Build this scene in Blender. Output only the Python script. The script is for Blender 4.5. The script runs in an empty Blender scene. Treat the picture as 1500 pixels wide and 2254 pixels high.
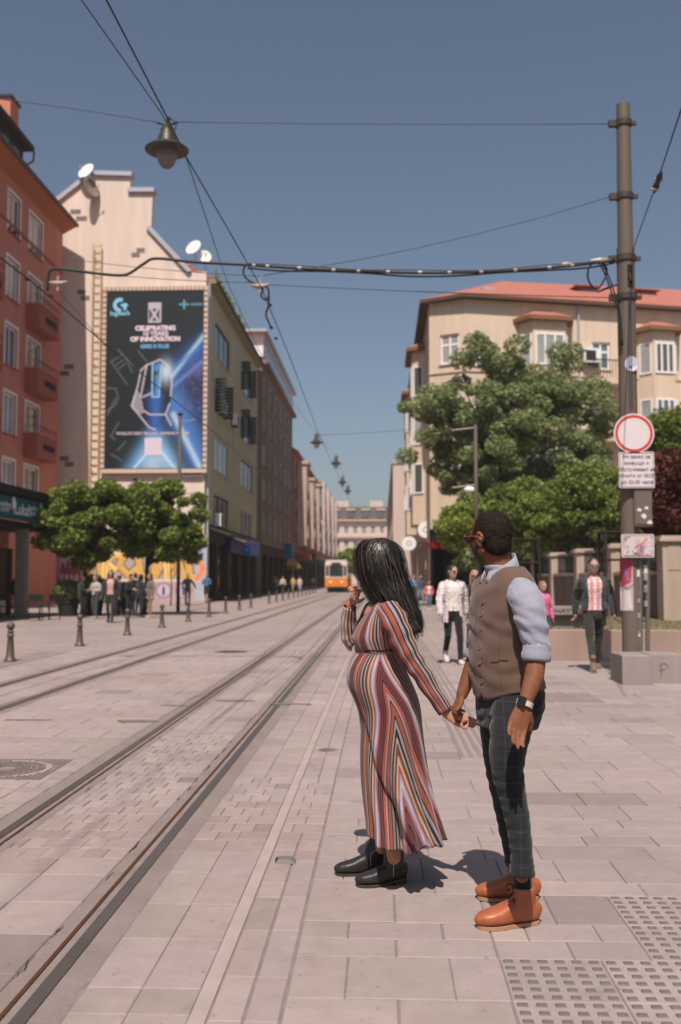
import bpy, bmesh, math, random
import numpy as np
from mathutils import Vector, Matrix, Euler
R = math.radians
random.seed(7); rng = np.random.default_rng(7)
S = bpy.context.scene
COL = S.collection

# ------------------------------------------------------------------ camera
H = 1.5; FPX = 35 / 36 * 2254
PITCH = math.atan((1273 - 1127) / FPX); YAW = math.atan(90 / FPX * math.cos(PITCH))
cam_d = bpy.data.cameras.new('camera'); cam = bpy.data.objects.new('camera', cam_d); COL.objects.link(cam)
cam.location = (0, 0, H); cam.rotation_euler = (math.pi / 2 + PITCH, 0, YAW)
cam_d.sensor_fit = 'VERTICAL'; cam_d.sensor_height = 36; cam_d.lens = 35
cam_d.clip_start = 0.05; cam_d.clip_end = 3000
cam_d.dof.use_dof = True; cam_d.dof.focus_distance = 4.75; cam_d.dof.aperture_fstop = 2.5
S.camera = cam
CM = cam.rotation_euler.to_matrix()
def ray(px, py): return CM @ Vector(((px - 750) / FPX, -(py - 1127) / FPX, -1))
def U(px, py, Y):
    d = ray(px, py); return Vector((0, 0, H)) + d * (Y / d.y)
def G(px, py, z=0.0):
    d = ray(px, py); return Vector((0, 0, H)) + d * ((z - H) / d.z)
def onX(px, py, X):
    d = ray(px, py); return Vector((0, 0, H)) + d * (X / d.x)
def proj(p):
    q = CM.transposed() @ (Vector(p) - Vector((0, 0, H)))
    return 750 + FPX * q.x / -q.z, 1127 - FPX * q.y / -q.z

# ------------------------------------------------------------------ light
SUN_R = 0.06; SUN_EL = R(58)
w = bpy.data.worlds.new('World'); S.world = w; w.use_nodes = True
nt = w.node_tree; nt.nodes.clear()
sky = nt.nodes.new('ShaderNodeTexSky'); sky.sky_type = 'NISHITA'; sky.sun_disc = False
sky.sun_elevation = SUN_EL; sky.sun_rotation = math.atan2(-SUN_R, -1)
sky.altitude = 550; sky.air_density = 1.0; sky.dust_density = 3.0; sky.ozone_density = 1.0
hs = nt.nodes.new('ShaderNodeHueSaturation'); hs.inputs['Saturation'].default_value = 0.90; hs.inputs['Value'].default_value = 1.0
tn = nt.nodes.new('ShaderNodeMix'); tn.data_type = 'RGBA'; tn.blend_type = 'MULTIPLY'; tn.inputs[0].default_value = 1
tn.inputs[7].default_value = (0.985, 0.985, 0.97, 1)
bg = nt.nodes.new('ShaderNodeBackground'); bg.inputs['Strength'].default_value = 0.073
wo = nt.nodes.new('ShaderNodeOutputWorld')
nt.links.new(sky.outputs[0], hs.inputs['Color']); nt.links.new(hs.outputs[0], tn.inputs[6])
nt.links.new(tn.outputs[2], bg.inputs[0]); nt.links.new(bg.outputs[0], wo.inputs[0])
sd = bpy.data.lights.new('sun', 'SUN'); sun = bpy.data.objects.new('sun', sd); COL.objects.link(sun)
sd.energy = 5.0; sd.angle = R(0.5); sd.color = (1.0, 0.90, 0.82)
hz = Vector((SUN_R, 1, 0)).normalized() * math.cos(SUN_EL)
SUN_DIR = Vector((hz.x, hz.y, -math.sin(SUN_EL)))
sun.rotation_euler = SUN_DIR.to_track_quat('-Z', 'Y').to_euler(); sun.location = (0, -10, 30)
S.view_settings.view_transform = 'Standard'; S.view_settings.look = 'None'
S.view_settings.exposure = 0.25; S.view_settings.gamma = 1.0; S.view_settings.use_curve_mapping = False
S.cycles.max_bounces = 6; S.cycles.caustics_reflective = False; S.cycles.caustics_refractive = False
S.cycles.sample_clamp_indirect = 4.0; S.cycles.use_denoising = True

# ------------------------------------------------------------------ helpers
def lin(r, g, b, k=1.0):
    f = lambda c: ((c / 255 + 0.055) / 1.055) ** 2.4 if c / 255 > 0.04045 else c / 255 / 12.92
    return (f(r) * k, f(g) * k, f(b) * k)
class NT:
    def __init__(s, name):
        s.m = bpy.data.materials.new(name); s.m.use_nodes = True; s.t = s.m.node_tree; s.b = s.t.nodes['Principled BSDF']
    def n(s, ty, **kw):
        q = s.t.nodes.new('ShaderNode' + ty)
        for k, v in kw.items():
            if hasattr(q, k): setattr(q, k, v)
            else: q.inputs[k.replace('_', ' ')].default_value = v
        return q
    def l(s, a, b): s.t.links.new(a, b)
    def mix(s, fac, a, b, mode='MIX'):
        q = s.t.nodes.new('ShaderNodeMix'); q.data_type = 'RGBA'; q.blend_type = mode
        for i, v in ((0, fac), (6, a), (7, b)):
            if isinstance(v, (int, float)): q.inputs[i].default_value = v
            elif isinstance(v, tuple): q.inputs[i].default_value = (*v[:3], 1)
            else: s.l(v, q.inputs[i])
        return q.outputs[2]
    def math(s, op, a, b=None, c=None):
        q = s.t.nodes.new('ShaderNodeMath'); q.operation = op
        for i, v in enumerate((a, b, c)):
            if v is None: continue
            if isinstance(v, (int, float)): q.inputs[i].default_value = v
            else: s.l(v, q.inputs[i])
        return q.outputs[0]
    def ramp(s, fac, stops, interp='LINEAR'):
        q = s.t.nodes.new('ShaderNodeValToRGB'); q.color_ramp.interpolation = interp
        e = q.color_ramp.elements
        while len(e) < len(stops): e.new(0.5)
        for el, (p, c) in zip(e, stops):
            el.position = p; el.color = (*c[:3], 1) if isinstance(c, tuple) else (c, c, c, 1)
        s.l(fac, q.inputs[0]); return q.outputs[0]
    def pos(s): return s.n('NewGeometry').outputs['Position']
    def noise(s, scale, detail=4, vec=None, rough=0.55):
        q = s.n('TexNoise'); q.inputs['Scale'].default_value = scale; q.inputs['Detail'].default_value = detail; q.inputs['Roughness'].default_value = rough
        s.l(vec if vec is not None else s.pos(), q.inputs['Vector']); return q.outputs['Fac']
    def bump(s, h, strength=0.2, dist=0.01):
        q = s.n('Bump'); q.inputs['Strength'].default_value = strength; q.inputs['Distance'].default_value = dist
        s.l(h, q.inputs['Height']); s.l(q.outputs[0], s.b.inputs['Normal'])
    def set(s, **kw):
        for k, v in kw.items():
            i = s.b.inputs[k.replace('_', ' ')]
            if isinstance(v, (int, float)): i.default_value = v
            elif isinstance(v, tuple): i.default_value = (*v[:3], 1) if len(i.default_value) == 4 else v
            else: s.l(v, i)
MATS = {}
def mat(name, col, rough=0.8, var=0.18, scale=1.5, bump=0.15, bscale=60, metal=0.0, spec=0.3, fine=0.08, streak=0.0):
    if name in MATS: return MATS[name]
    t = NT(name); p = t.pos()
    a = t.noise(scale, 6); f = t.noise(bscale, 3)
    v = t.math('MULTIPLY_ADD', a, 2 * var, 1 - var)
    v = t.math('ADD', v, t.math('MULTIPLY_ADD', f, 2 * fine, -fine))
    if streak:
        mp = t.n('Mapping'); mp.inputs['Scale'].default_value = (1.6, 1.6, 0.12); t.l(p, mp.inputs[0])
        s_ = t.noise(1.2, 5, mp.outputs[0]); v = t.math('MULTIPLY', v, t.math('MULTIPLY_ADD', t.ramp(s_, [(0.35, 0.0), (0.7, 1.0)]), streak, 1 - streak))
    cc = t.n('CombineColor'); [t.l(v, cc.inputs[i]) for i in range(3)]
    t.set(Base_Color=t.mix(1.0, col, cc.outputs[0], 'MULTIPLY'), Roughness=rough, Metallic=metal, Specular_IOR_Level=spec)
    if bump: t.bump(f, bump, 0.01)
    MATS[name] = t.m; return t.m
def glass(name, col, rough=0.06):
    if name in MATS: return MATS[name]
    t = NT(name); n = t.noise(0.6, 2)
    t.set(Base_Color=t.mix(n, tuple(c * 0.5 for c in col), tuple(c * 1.5 for c in col)), Roughness=rough, Specular_IOR_Level=0.6)
    t.bump(t.noise(1.2, 1), 0.05, 0.05)
    MATS[name] = t.m; return t.m

class MB:
    def __init__(s): s.v = []; s.f = []; s.mi = []; s.cur = 0
    def add(s, vs, fs):
        o = len(s.v); s.v += [tuple(v) for v in vs]; s.f += [tuple(o + i for i in f) for f in fs]; s.mi += [s.cur] * len(fs); return s
    def box(s, a, b):
        x0, y0, z0 = a; x1, y1, z1 = b
        return s.add([(x0, y0, z0), (x1, y0, z0), (x1, y1, z0), (x0, y1, z0), (x0, y0, z1), (x1, y0, z1), (x1, y1, z1), (x0, y1, z1)],
                     [(0, 3, 2, 1), (4, 5, 6, 7), (0, 1, 5, 4), (1, 2, 6, 5), (2, 3, 7, 6), (3, 0, 4, 7)])
    def obox(s, F, s0, s1, d0, d1, z0, z1):
        P = lambda a, d, z: F.p(a, d, z)
        return s.add([P(s0, d0, z0), P(s1, d0, z0), P(s1, d1, z0), P(s0, d1, z0), P(s0, d0, z1), P(s1, d0, z1), P(s1, d1, z1), P(s0, d1, z1)],
                     [(0, 3, 2, 1), (4, 5, 6, 7), (0, 1, 5, 4), (1, 2, 6, 5), (2, 3, 7, 6), (3, 0, 4, 7)])
    def prism(s, poly, ext):
        n = len(poly); ext = Vector(ext); a = [Vector(p) for p in poly]; b = [p + ext for p in a]
        return s.add(a + b, [tuple(range(n))[::-1], tuple(range(n, 2 * n))] + [(i, (i + 1) % n, n + (i + 1) % n, n + i) for i in range(n)])
    def rings(s, rs, cap=True, closed=True):
        n = len(rs[0]); vs = [p for r in rs for p in r]; fs = []
        for k in range(len(rs) - 1):
            for i in range(n if closed else n - 1):
                j = (i + 1) % n; fs.append((k * n + i, k * n + j, (k + 1) * n + j, (k + 1) * n + i))
        if cap and closed: fs.append(tuple(range(n))[::-1]); fs.append(tuple((len(rs) - 1) * n + i for i in range(n)))
        return s.add(vs, fs)
    def tube(s, pts, r, n=8, cap=True):
        pts = [Vector(p) for p in pts]; rr = r if isinstance(r, (list, tuple)) else [r] * len(pts)
        rs = []; up = None
        for i, p in enumerate(pts):
            d = (pts[min(i + 1, len(pts) - 1)] - pts[max(i - 1, 0)]).normalized()
            if up is None: up = Vector((0, 0, 1)) if abs(d.z) < 0.9 else Vector((1, 0, 0))
            a = d.cross(up).normalized(); b = a.cross(d).normalized(); up = b
            rs.append([p + (a * math.cos(2 * math.pi * k / n) + b * math.sin(2 * math.pi * k / n)) * rr[i] for k in range(n)])
        return s.rings(rs, cap)
    def lathe(s, c, prof, n=16):
        c = Vector(c)
        return s.rings([[c + Vector((r * math.cos(2 * math.pi * k / n), r * math.sin(2 * math.pi * k / n), z)) for k in range(n)] for r, z in prof])
    def ringband(s, c, prof, n=24):
        c = Vector(c); return s.rings([[c + Vector((r * math.cos(2 * math.pi * k / n), r * math.sin(2 * math.pi * k / n), z)) for k in range(n)] for r, z in prof], cap=False)
    def build(s, name, m, parent=None, smooth=False):
        me = bpy.data.meshes.new(name); me.from_pydata(s.v, [], s.f)
        for q in (m if isinstance(m, list) else [m]): me.materials.append(q)
        if isinstance(m, list): me.polygons.foreach_set('material_index', s.mi)
        bm = bmesh.new(); bm.from_mesh(me); bmesh.ops.recalc_face_normals(bm, faces=bm.faces); bm.to_mesh(me); bm.free()
        if smooth: me.polygons.foreach_set('use_smooth', [True] * len(me.polygons))
        return link(name, me, parent)
def link(name, me, parent=None):
    o = bpy.data.objects.new(name, me); COL.objects.link(o); o.parent = parent
    if parent is not None and parent.matrix_basis != Matrix.Identity(4):
        o.matrix_parent_inverse = parent.matrix_basis.inverted()
    return o
def soft(o, ang=40):
    me = o.data; me.polygons.foreach_set('use_smooth', [True] * len(me.polygons)); me.set_sharp_from_angle(angle=R(ang)); return o
def tag(o, label, cat, group=None):
    o['label'] = label; o['category'] = cat
    if group: o['group'] = group
    return o
def thing(name, label, cat, loc=(0, 0, 0), group=None):
    o = bpy.data.objects.new(name, None); COL.objects.link(o); o.location = loc; o.empty_display_size = 0.2
    return tag(o, label, cat, group)
def struct(o): o['kind'] = 'structure'; return o
class Frame:
    def __init__(s, O, u, n): s.O = Vector(O); s.u = Vector(u).normalized(); s.n = Vector(n).normalized()
    def p(s, a, d, z): return s.O + s.u * a + s.n * d + Vector((0, 0, z))
def wall(F, length, z0, z1, ops, m, parent, reveal=0.18, name='wall', s_start=0.0):
    ss = sorted({s_start, length} | {round(v, 4) for o in ops for v in o[:2] if s_start < v < length}); zs = sorted({z0, z1} | {round(v, 4) for o in ops for v in o[2:4] if z0 < v < z1})
    mb = MB()
    for a, b in zip(ss, ss[1:]):
        for c, d in zip(zs, zs[1:]):
            x, y = (a + b) / 2, (c + d) / 2
            if any(o[0] < x < o[1] and o[2] < y < o[3] for o in ops): continue
            mb.add([F.p(a, 0, c), F.p(b, 0, c), F.p(b, 0, d), F.p(a, 0, d)], [(0, 1, 2, 3)])
    for o in ops:
        a, b, c, d = o[:4]; r = -reveal
        for q in ([(a, c), (a, d)], [(a, d), (b, d)], [(b, d), (b, c)], [(b, c), (a, c)]):
            mb.add([F.p(q[0][0], 0, q[0][1]), F.p(q[1][0], 0, q[1][1]), F.p(q[1][0], r, q[1][1]), F.p(q[0][0], r, q[0][1])], [(0, 1, 2, 3)])
    me = bpy.data.meshes.new(name); me.from_pydata(mb.v, [], mb.f); me.materials.append(m)
    bm = bmesh.new(); bm.from_mesh(me); bmesh.ops.remove_doubles(bm, verts=bm.verts, dist=1e-4); bmesh.ops.recalc_face_normals(bm, faces=bm.faces); bm.to_mesh(me); bm.free()
    return link(name, me, parent)
def window(F, a, b, c, d, parent, fm, pm, cols=2, transom=0.0, inset=0.10, fw=0.07, sill=None, name='window', surround=None):
    mb = MB(); i0, i1 = -inset - 0.06, -inset
    e = 0.004
    mb.obox(F, a + e, a + fw, i0, i1, c + e, d - e); mb.obox(F, b - fw, b - e, i0, i1, c + e, d - e)
    mb.obox(F, a + fw, b - fw, i0, i1, c + e, c + fw); mb.obox(F, a + fw, b - fw, i0, i1, d - fw, d - e)
    for k in range(1, cols):
        x = a + (b - a) * k / cols; mb.obox(F, x - fw / 2, x + fw / 2, i0, i1 - 0.003, c + fw, d - fw)
    if transom: z = d - (d - c) * transom; mb.obox(F, a + fw, b - fw, i0, i1 - 0.006, z - fw / 2, z + fw / 2)
    o = mb.build(name, fm, parent)
    MB().obox(F, a + fw * 0.5, b - fw * 0.5, i0 + 0.015, i0 + 0.03, c + fw * 0.5, d - fw * 0.5).build('pane', pm, o)
    if sill: MB().obox(F, a - 0.08, b + 0.08, -inset, 0.09, c - 0.07, c - 0.003).build('sill', sill, o)
    if surround:
        q = MB(); t = 0.16
        q.obox(F, a - t, a - .003, .002, 0.03, c - .003, d + t); q.obox(F, b + .003, b + t, .002, 0.03, c - .003, d + t); q.obox(F, a, b, .002, 0.03, d + .003, d + t); q.build('surround', surround, o)
    return o
def text_mesh(s, size, F=None, name='lettering', m=None, parent=None, origin=None, u=None, up=None, align='CENTER', depth=0.002, bold=0.0, sx=1.0):
    cu = bpy.data.curves.new('t', 'FONT'); cu.body = s; cu.size = size; cu.align_x = align; cu.align_y = 'CENTER'; cu.extrude = depth; cu.offset = bold
    o = bpy.data.objects.new('t', cu); COL.objects.link(o); dg = bpy.context.evaluated_depsgraph_get(); dg.update()
    me = bpy.data.meshes.new_from_object(o.evaluated_get(dg)); bpy.data.objects.remove(o)
    u = Vector(u).normalized(); up = Vector(up).normalized(); n = u.cross(up)
    M = Matrix.Translation(origin) @ Matrix((( u.x, up.x, n.x, 0), (u.y, up.y, n.y, 0), (u.z, up.z, n.z, 0), (0, 0, 0, 1))) @ Matrix.Diagonal((sx, 1, 1, 1))
    me.transform(M); me.materials.clear(); me.materials.append(m)
    return link(name, me, parent)
# painted print / graffiti rasters carried as vertex colours of a fine grid
class Ras:
    def __init__(s, w, h, bg):
        s.w, s.h = w, h; s.a = np.ones((h, w, 3)) * np.array(bg); s.x, s.y = np.meshgrid((np.arange(w) + .5) / w, (np.arange(h) + .5) / h); s.asp = h / w
    def blend(s, mask, col): mask = np.clip(mask, 0, 1)[..., None]; s.a = s.a * (1 - mask) + np.array(col) * mask
    def dist(s, pts):
        D = np.full(s.x.shape, 9.0)
        for (x0, y0), (x1, y1) in zip(pts, pts[1:]):
            dx, dy = x1 - x0, (y1 - y0) * s.asp; L = dx * dx + dy * dy + 1e-9
            t = np.clip(((s.x - x0) * dx + (s.y - y0) * s.asp * dy) / L, 0, 1)
            D = np.minimum(D, np.hypot(s.x - x0 - t * dx, (s.y - y0) * s.asp - t * dy))
        return D
    def line(s, pts, w, col, alpha=1.0, soft=0.004): s.blend((w / 2 + soft - s.dist(pts)) / (soft * 2) * alpha if soft else (s.dist(pts) < w / 2) * alpha, col) if alpha == 1 else s.blend(np.clip((w / 2 + soft - s.dist(pts)) / (soft * 2), 0, 1) * alpha, col)
    def glow(s, pts, w, col, alpha=1.0): s.blend(np.exp(-(s.dist(pts) / w) ** 2) * alpha, col)
    def poly(s, pts, col, alpha=1.0):
        ins = np.zeros(s.x.shape, bool); n = len(pts)
        for i in range(n):
            x0, y0 = pts[i]; x1, y1 = pts[(i + 1) % n]
            c = ((y0 > s.y) != (y1 > s.y)) & (s.x < (x1 - x0) * (s.y - y0) / (y1 - y0 + 1e-12) + x0); ins ^= c
        s.blend(ins * alpha, col)
    def mesh(s, name, O, uvec, vvec, m, parent):   # O top-left corner, uvec to the right, vvec downwards
        h, w = s.h, s.w; U_, V_ = np.meshgrid(np.arange(w + 1) / w, np.arange(h + 1) / h)
        P = np.array(O)[None, None] + U_[..., None] * np.array(uvec) + V_[..., None] * np.array(vvec)
        idx = np.arange((h + 1) * (w + 1)).reshape(h + 1, w + 1)
        f = np.stack([idx[:-1, :-1], idx[1:, :-1], idx[1:, 1:], idx[:-1, 1:]], -1).reshape(-1, 4)
        me = bpy.data.meshes.new(name); me.from_pydata(P.reshape(-1, 3).tolist(), [], f.tolist())
        at = me.color_attributes.new('Col', 'FLOAT_COLOR', 'CORNER')
        c = np.concatenate([s.a.reshape(-1, 3), np.ones((h * w, 1))], 1); at.data.foreach_set('color', np.repeat(c, 4, 0).astype(np.float32).ravel())
        me.materials.append(m); return link(name, me, parent)
def vcol_mat(name, rough=0.6, dirt=0.15, spec=0.3, bump=0.0):
    if name in MATS: return MATS[name]
    t = NT(name); a = t.n('Attribute', attribute_name='Col')
    n = t.noise(3, 5); v = t.math('MULTIPLY_ADD', n, dirt * 2, 1 - dirt); cc = t.n('CombineColor'); [t.l(v, cc.inputs[i]) for i in range(3)]
    t.set(Base_Color=t.mix(1.0, a.outputs['Color'], cc.outputs[0], 'MULTIPLY'), Roughness=rough, Specular_IOR_Level=spec)
    if bump: t.bump(t.noise(50, 3), bump, 0.01)
    MATS[name] = t.m; return t.m
# ------------------------------------------------------------------ ground, paving, rails
def paving_mat(name, obj):
    t = NT(name); p = t.pos()
    if obj: c = t.n('ObjectInfo').outputs['Color']
    else: c = t.n('Attribute', attribute_name='Col').outputs['Color']
    v = t.math('MULTIPLY_ADD', t.noise(0.55, 5), 0.44, 0.78)
    v = t.math('MULTIPLY', v, t.math('MULTIPLY_ADD', t.noise(7, 6, rough=0.7), 0.46, 0.77))
    f = t.noise(260, 2); v = t.math('MULTIPLY', v, t.math('MULTIPLY_ADD', f, 0.22, 0.89))
    st = t.ramp(t.noise(2.3, 5, rough=0.65), [(0.60, 1.0), (0.74, 0.74)]); v = t.math('MULTIPLY', v, st)
    sp2 = t.ramp(t.noise(21, 3, rough=0.6), [(0.64, 1.0), (0.74, 0.66)]); v = t.math('MULTIPLY', v, sp2)
    sx = t.n('SeparateXYZ'); t.l(p, sx.inputs[0]); big = t.noise(1.1, 4)
    def band(x0, wd, amt):
        d = t.math('DIVIDE', t.math('ADD', sx.outputs[0], -x0), wd); g_ = t.math('POWER', 2.718, t.math('MULTIPLY', t.math('MULTIPLY', d, d), -1.0))
        return t.math('SUBTRACT', 1.0, t.math('MULTIPLY', t.math('MULTIPLY', g_, t.math('MULTIPLY_ADD', big, 1.4, -.1)), amt))
    for x0, wd, amt in ((-1.76, .045, .30), (-1.235, .24, .26), (-2.235, .24, .24), (-4.36, .24, .2), (-5.36, .24, .2), (-4.85, .05, .25)): v = t.math('MULTIPLY', v, band(x0, wd, amt))
    cc = t.n('CombineColor'); [t.l(v, cc.inputs[i]) for i in range(3)]
    t.set(Base_Color=t.mix(1.0, c, cc.outputs[0], 'MULTIPLY'), Roughness=0.78, Specular_IOR_Level=0.3)
    t.bump(t.math('ADD', f, t.noise(30, 4)), 0.35, 0.004); return t.m
PAVE_C = np.array(lin(172, 157, 152)) * 0.68
m_slab = paving_mat('stone_slab', True); m_pave = paving_mat('stone_paving', False)
# ground sheet: joint colour near, slab pattern far
t = NT('street_ground'); p = t.pos()
bk = t.n('TexBrick'); bk.offset = 0.5
for k, v in (('Scale', 1.0), ('Mortar Size', 0.012), ('Brick Width', 0.6), ('Row Height', 0.4), ('Bias', 0.0)): bk.inputs[k].default_value = v
bk.inputs['Color1'].default_value = (*(PAVE_C * 1.05), 1); bk.inputs['Color2'].default_value = (*(PAVE_C * 0.88), 1); bk.inputs['Mortar'].default_value = (*(PAVE_C * 0.55), 1)
t.l(p, bk.inputs['Vector'])
v = t.math('MULTIPLY', t.math('MULTIPLY_ADD', t.noise(0.3, 5), 0.34, 0.83), t.math('MULTIPLY_ADD', t.noise(5, 5), 0.25, 0.87))
cc = t.n('CombineColor'); [t.l(v, cc.inputs[i]) for i in range(3)]
sp = t.n('SeparateXYZ'); t.l(p, sp.inputs[0])
far = t.math('GREATER_THAN', sp.outputs[1], 20.5)
near_c = t.mix(t.noise(8, 4), tuple(PAVE_C * 0.42), tuple(PAVE_C * 0.95))
t.set(Base_Color=t.mix(far, near_c, t.mix(1.0, bk.outputs[0], cc.outputs[0], 'MULTIPLY')), Roughness=0.85, Specular_IOR_Level=0.25)
t.bump(t.noise(40, 4), 0.3, 0.005); m_ground = t.m
gr = MB()
xs = [-900, -60, -12, -6, 0, 6, 12, 60, 900]; ys = [-60, 0, 20.5, 60, 300, 1500]
gr.add([(x, y, 0) for y in ys for x in xs], [(j * 9 + i, j * 9 + i + 1, (j + 1) * 9 + i + 1, (j + 1) * 9 + i) for j in range(len(ys) - 1) for i in range(8)])
gr.v = [(x, y, -0.006) for x, y, z in gr.v]
ground = struct(gr.build('ground', m_ground))
pavement = bpy.data.objects.new('pavement', None); COL.objects.link(pavement); struct(pavement)

RAILX = [-1.235, -2.235, -4.36, -5.36]     # running rails of the two tracks
slabs = []
def lay(x0, x1, y0, y1, rows, widths, tint=(1, 1, 1), var=0.09, skip=None, shift=True):
    y = y0; k = 0
    while y < y1 - 0.05:
        d = min(random.choice(rows), y1 - y)
        if y1 - y - d < 0.08: d = y1 - y
        x = x0; first = True
        while x < x1 - 0.02:
            wd = random.choice(widths)
            if first and shift and k % 2: wd *= 0.5
            first = False
            wd = min(wd, x1 - x)
            if x1 - x - wd < 0.1: wd = x1 - x
            cx, cy = x + wd / 2, y + d / 2
            if not (skip and skip(cx, cy)):
                tt = PAVE_C * np.array(tint if not callable(tint) else tint(cx, cy)) * random.gauss(1, var * .75)
                if random.random() < .06: tt = tt * random.uniform(.8, .92)
                tt = tt * np.array([1, 1 + random.gauss(0, .010), 1 + random.gauss(0, .012)])
                slabs.append((cx, cy, wd, d, tuple(np.clip(tt, .02, .8)), random.gauss(0, .0012)))
            x += wd
        y += d; k += 1
PADS = [(0.46 + .4 * i, 3.27 + .4 * j) for i in range(3) for j in range(2)] + [(1.06 + .4 * i, 4.07 + .4 * j) for i in range(2) for j in range(2)]
def on_pad(x, y): return (0.46 < x < 1.66 and 3.27 < y < 4.07) or (1.06 < x < 1.86 and 4.07 < y < 4.87)
def reddish_shaded(cx, cy):
    if 5.3 < cy + .25 * math.sin(cx * 2) < 6.6: return (1.0, .95, .935)
    if cy < 4.2 and cx < -1.5: return (.74, .74, .74)  # patch of shade painted into the near left slab colours
    if 14 < cy < 15.2 and cx < -2: return (1.0, .95, .935)
    return (1.03, 1.02, 1.02)
# plaza right of the tracks
yy = 2.47
lay(-.345, .46, 2.47, 4.07, [.4], [.4, .4, .42], var=.05)
lay(.46, 3.2, 2.47, 3.27, [.4], [.4]); lay(1.66, 3.2, 3.27, 4.07, [.4], [.4])
lay(.46, 1.06, 4.07, 4.87, [.2, .4], [.3]); lay(1.86, 3.4, 4.07, 4.87, [.4], [.4])
lay(-.345, 3.6, 4.87 - .8 + .8, 7.6, [.3, .4, .2], [.4, .6, .3], var=.05)
lay(-.345, .46, 4.07, 4.87, [.2, .4], [.4, .4], var=.05)
lay(-.345, 4.6, 7.6, 13.2, [.4, .4, .3], [.6, .4, .4], var=.05)
lay(-.345, 5.6, 13.2, 20.5, [.5], [.6, .5], var=.05)
# strips along the tracks
for a, b, ws in ((-.60, -.35, [.125]), (-1.09, -.665, [.21])):
    lay(a, b, 2.47, 5.8, [.44, .38, .5, .22], ws, reddish_shaded, .05, shift=False); lay(a, b, 5.8, 7.6, [.2], [.13], reddish_shaded, .07); lay(a, b, 7.6, 20.5, [.44, .38, .5, .22], ws, reddish_shaded, .05, shift=False)
lay(-2.085, -1.39, 3.0, 5.4, [.42], [.35], reddish_shaded, .05, shift=False); lay(-2.085, -1.39, 5.4, 9.6, [.2], [.115], reddish_shaded, .07); lay(-2.085, -1.39, 9.6, 20.5, [.22, .42, .42], [.22], reddish_shaded, .05, shift=False)
lay(-4.215, -2.38, 4.0, 8.2, [.2], [.23, .115, .23], reddish_shaded, .06); lay(-4.215, -2.38, 8.2, 11.5, [.42], [.44], reddish_shaded, .05); lay(-4.215, -2.38, 11.5, 20.5, [.22, .42, .42], [.22, .44, .44], reddish_shaded, .055)
lay(-5.21, -4.51, 8, 20.5, [.42], [.32], reddish_shaded, .05, shift=False)
lay(-6.35, -5.50, 9, 20.5, [.42], [.4], (1, 1, 1), .05)
lay(-7.0, -6.42, 12, 20.5, [.5], [.29], (.78, .78, .8), .05, shift=False)
lay(-11.5, -7.0, 15, 20.5, [.5], [.5, .75], (1.03, .95, .93), .05)
JT = 0.004
def slab_geo(wd, d):
    a, b = wd / 2 - JT / 2, d / 2 - JT / 2; e = 0.004
    return [(-a, -b, -.012), (a, -b, -.012), (a, b, -.012), (-a, b, -.012), (-a, -b, -.004), (a, -b, -.004), (a, b, -.004), (-a, b, -.004), (-a + e, -b + e, 0), (a - e, -b + e, 0), (a - e, b - e, 0), (-a + e, b - e, 0)], \
        [(0, 1, 5, 4), (1, 2, 6, 5), (2, 3, 7, 6), (3, 0, 4, 7), (4, 5, 9, 8), (5, 6, 10, 9), (6, 7, 11, 10), (7, 4, 8, 11), (8, 9, 10, 11)]
def area(s):
    q = proj((s[0], s[1], 0)); vis = -30 < q[0] < 1530 and 1273 < q[1] < 2300
    return (s[2] * s[3] / s[1] ** 3) if vis else 0
slabs.sort(key=area, reverse=True)
cache = {}
for s in slabs[:290]:
    k = (round(s[2], 2), round(s[3], 2))
    if k not in cache:
        v_, f_ = slab_geo(*k); me = bpy.data.meshes.new('paving_slab'); me.from_pydata(v_, [], f_); me.materials.append(m_slab); cache[k] = me
    o = bpy.data.objects.new('paving_slab', cache[k]); COL.objects.link(o); o.parent = pavement
    o.location = (s[0], s[1], s[5]); o.color = (*s[4], 1); o.rotation_euler.z = random.gauss(0, .0015)
pv, pf, pc = [], [], []
for s in slabs[290:]:
    v_, f_ = slab_geo(s[2], s[3]); o_ = len(pv); pv += [(x + s[0], y + s[1], z + s[5]) for x, y, z in v_]; pf += [tuple(i + o_ for i in f) for f in f_]; pc += [s[4]] * 36
me = bpy.data.meshes.new('distant_paving'); me.from_pydata(pv, [], pf); me.materials.append(m_pave)
at = me.color_attributes.new('Col', 'FLOAT_COLOR', 'CORNER'); at.data.foreach_set('color', np.concatenate([np.array(pc), np.ones((len(pc), 1))], 1).astype(np.float32).ravel())
o = link('distant_paving', me, pavement); o['kind'] = 'stuff'
# pale mortar strip between the track paving and the plaza
MB().box((-.662, 2.4, -.0105), (-.603, 20.5, -.001)).build('mortar_strip', mat('mortar', tuple(PAVE_C * 1.12), .9, .2, 6), pavement)
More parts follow.
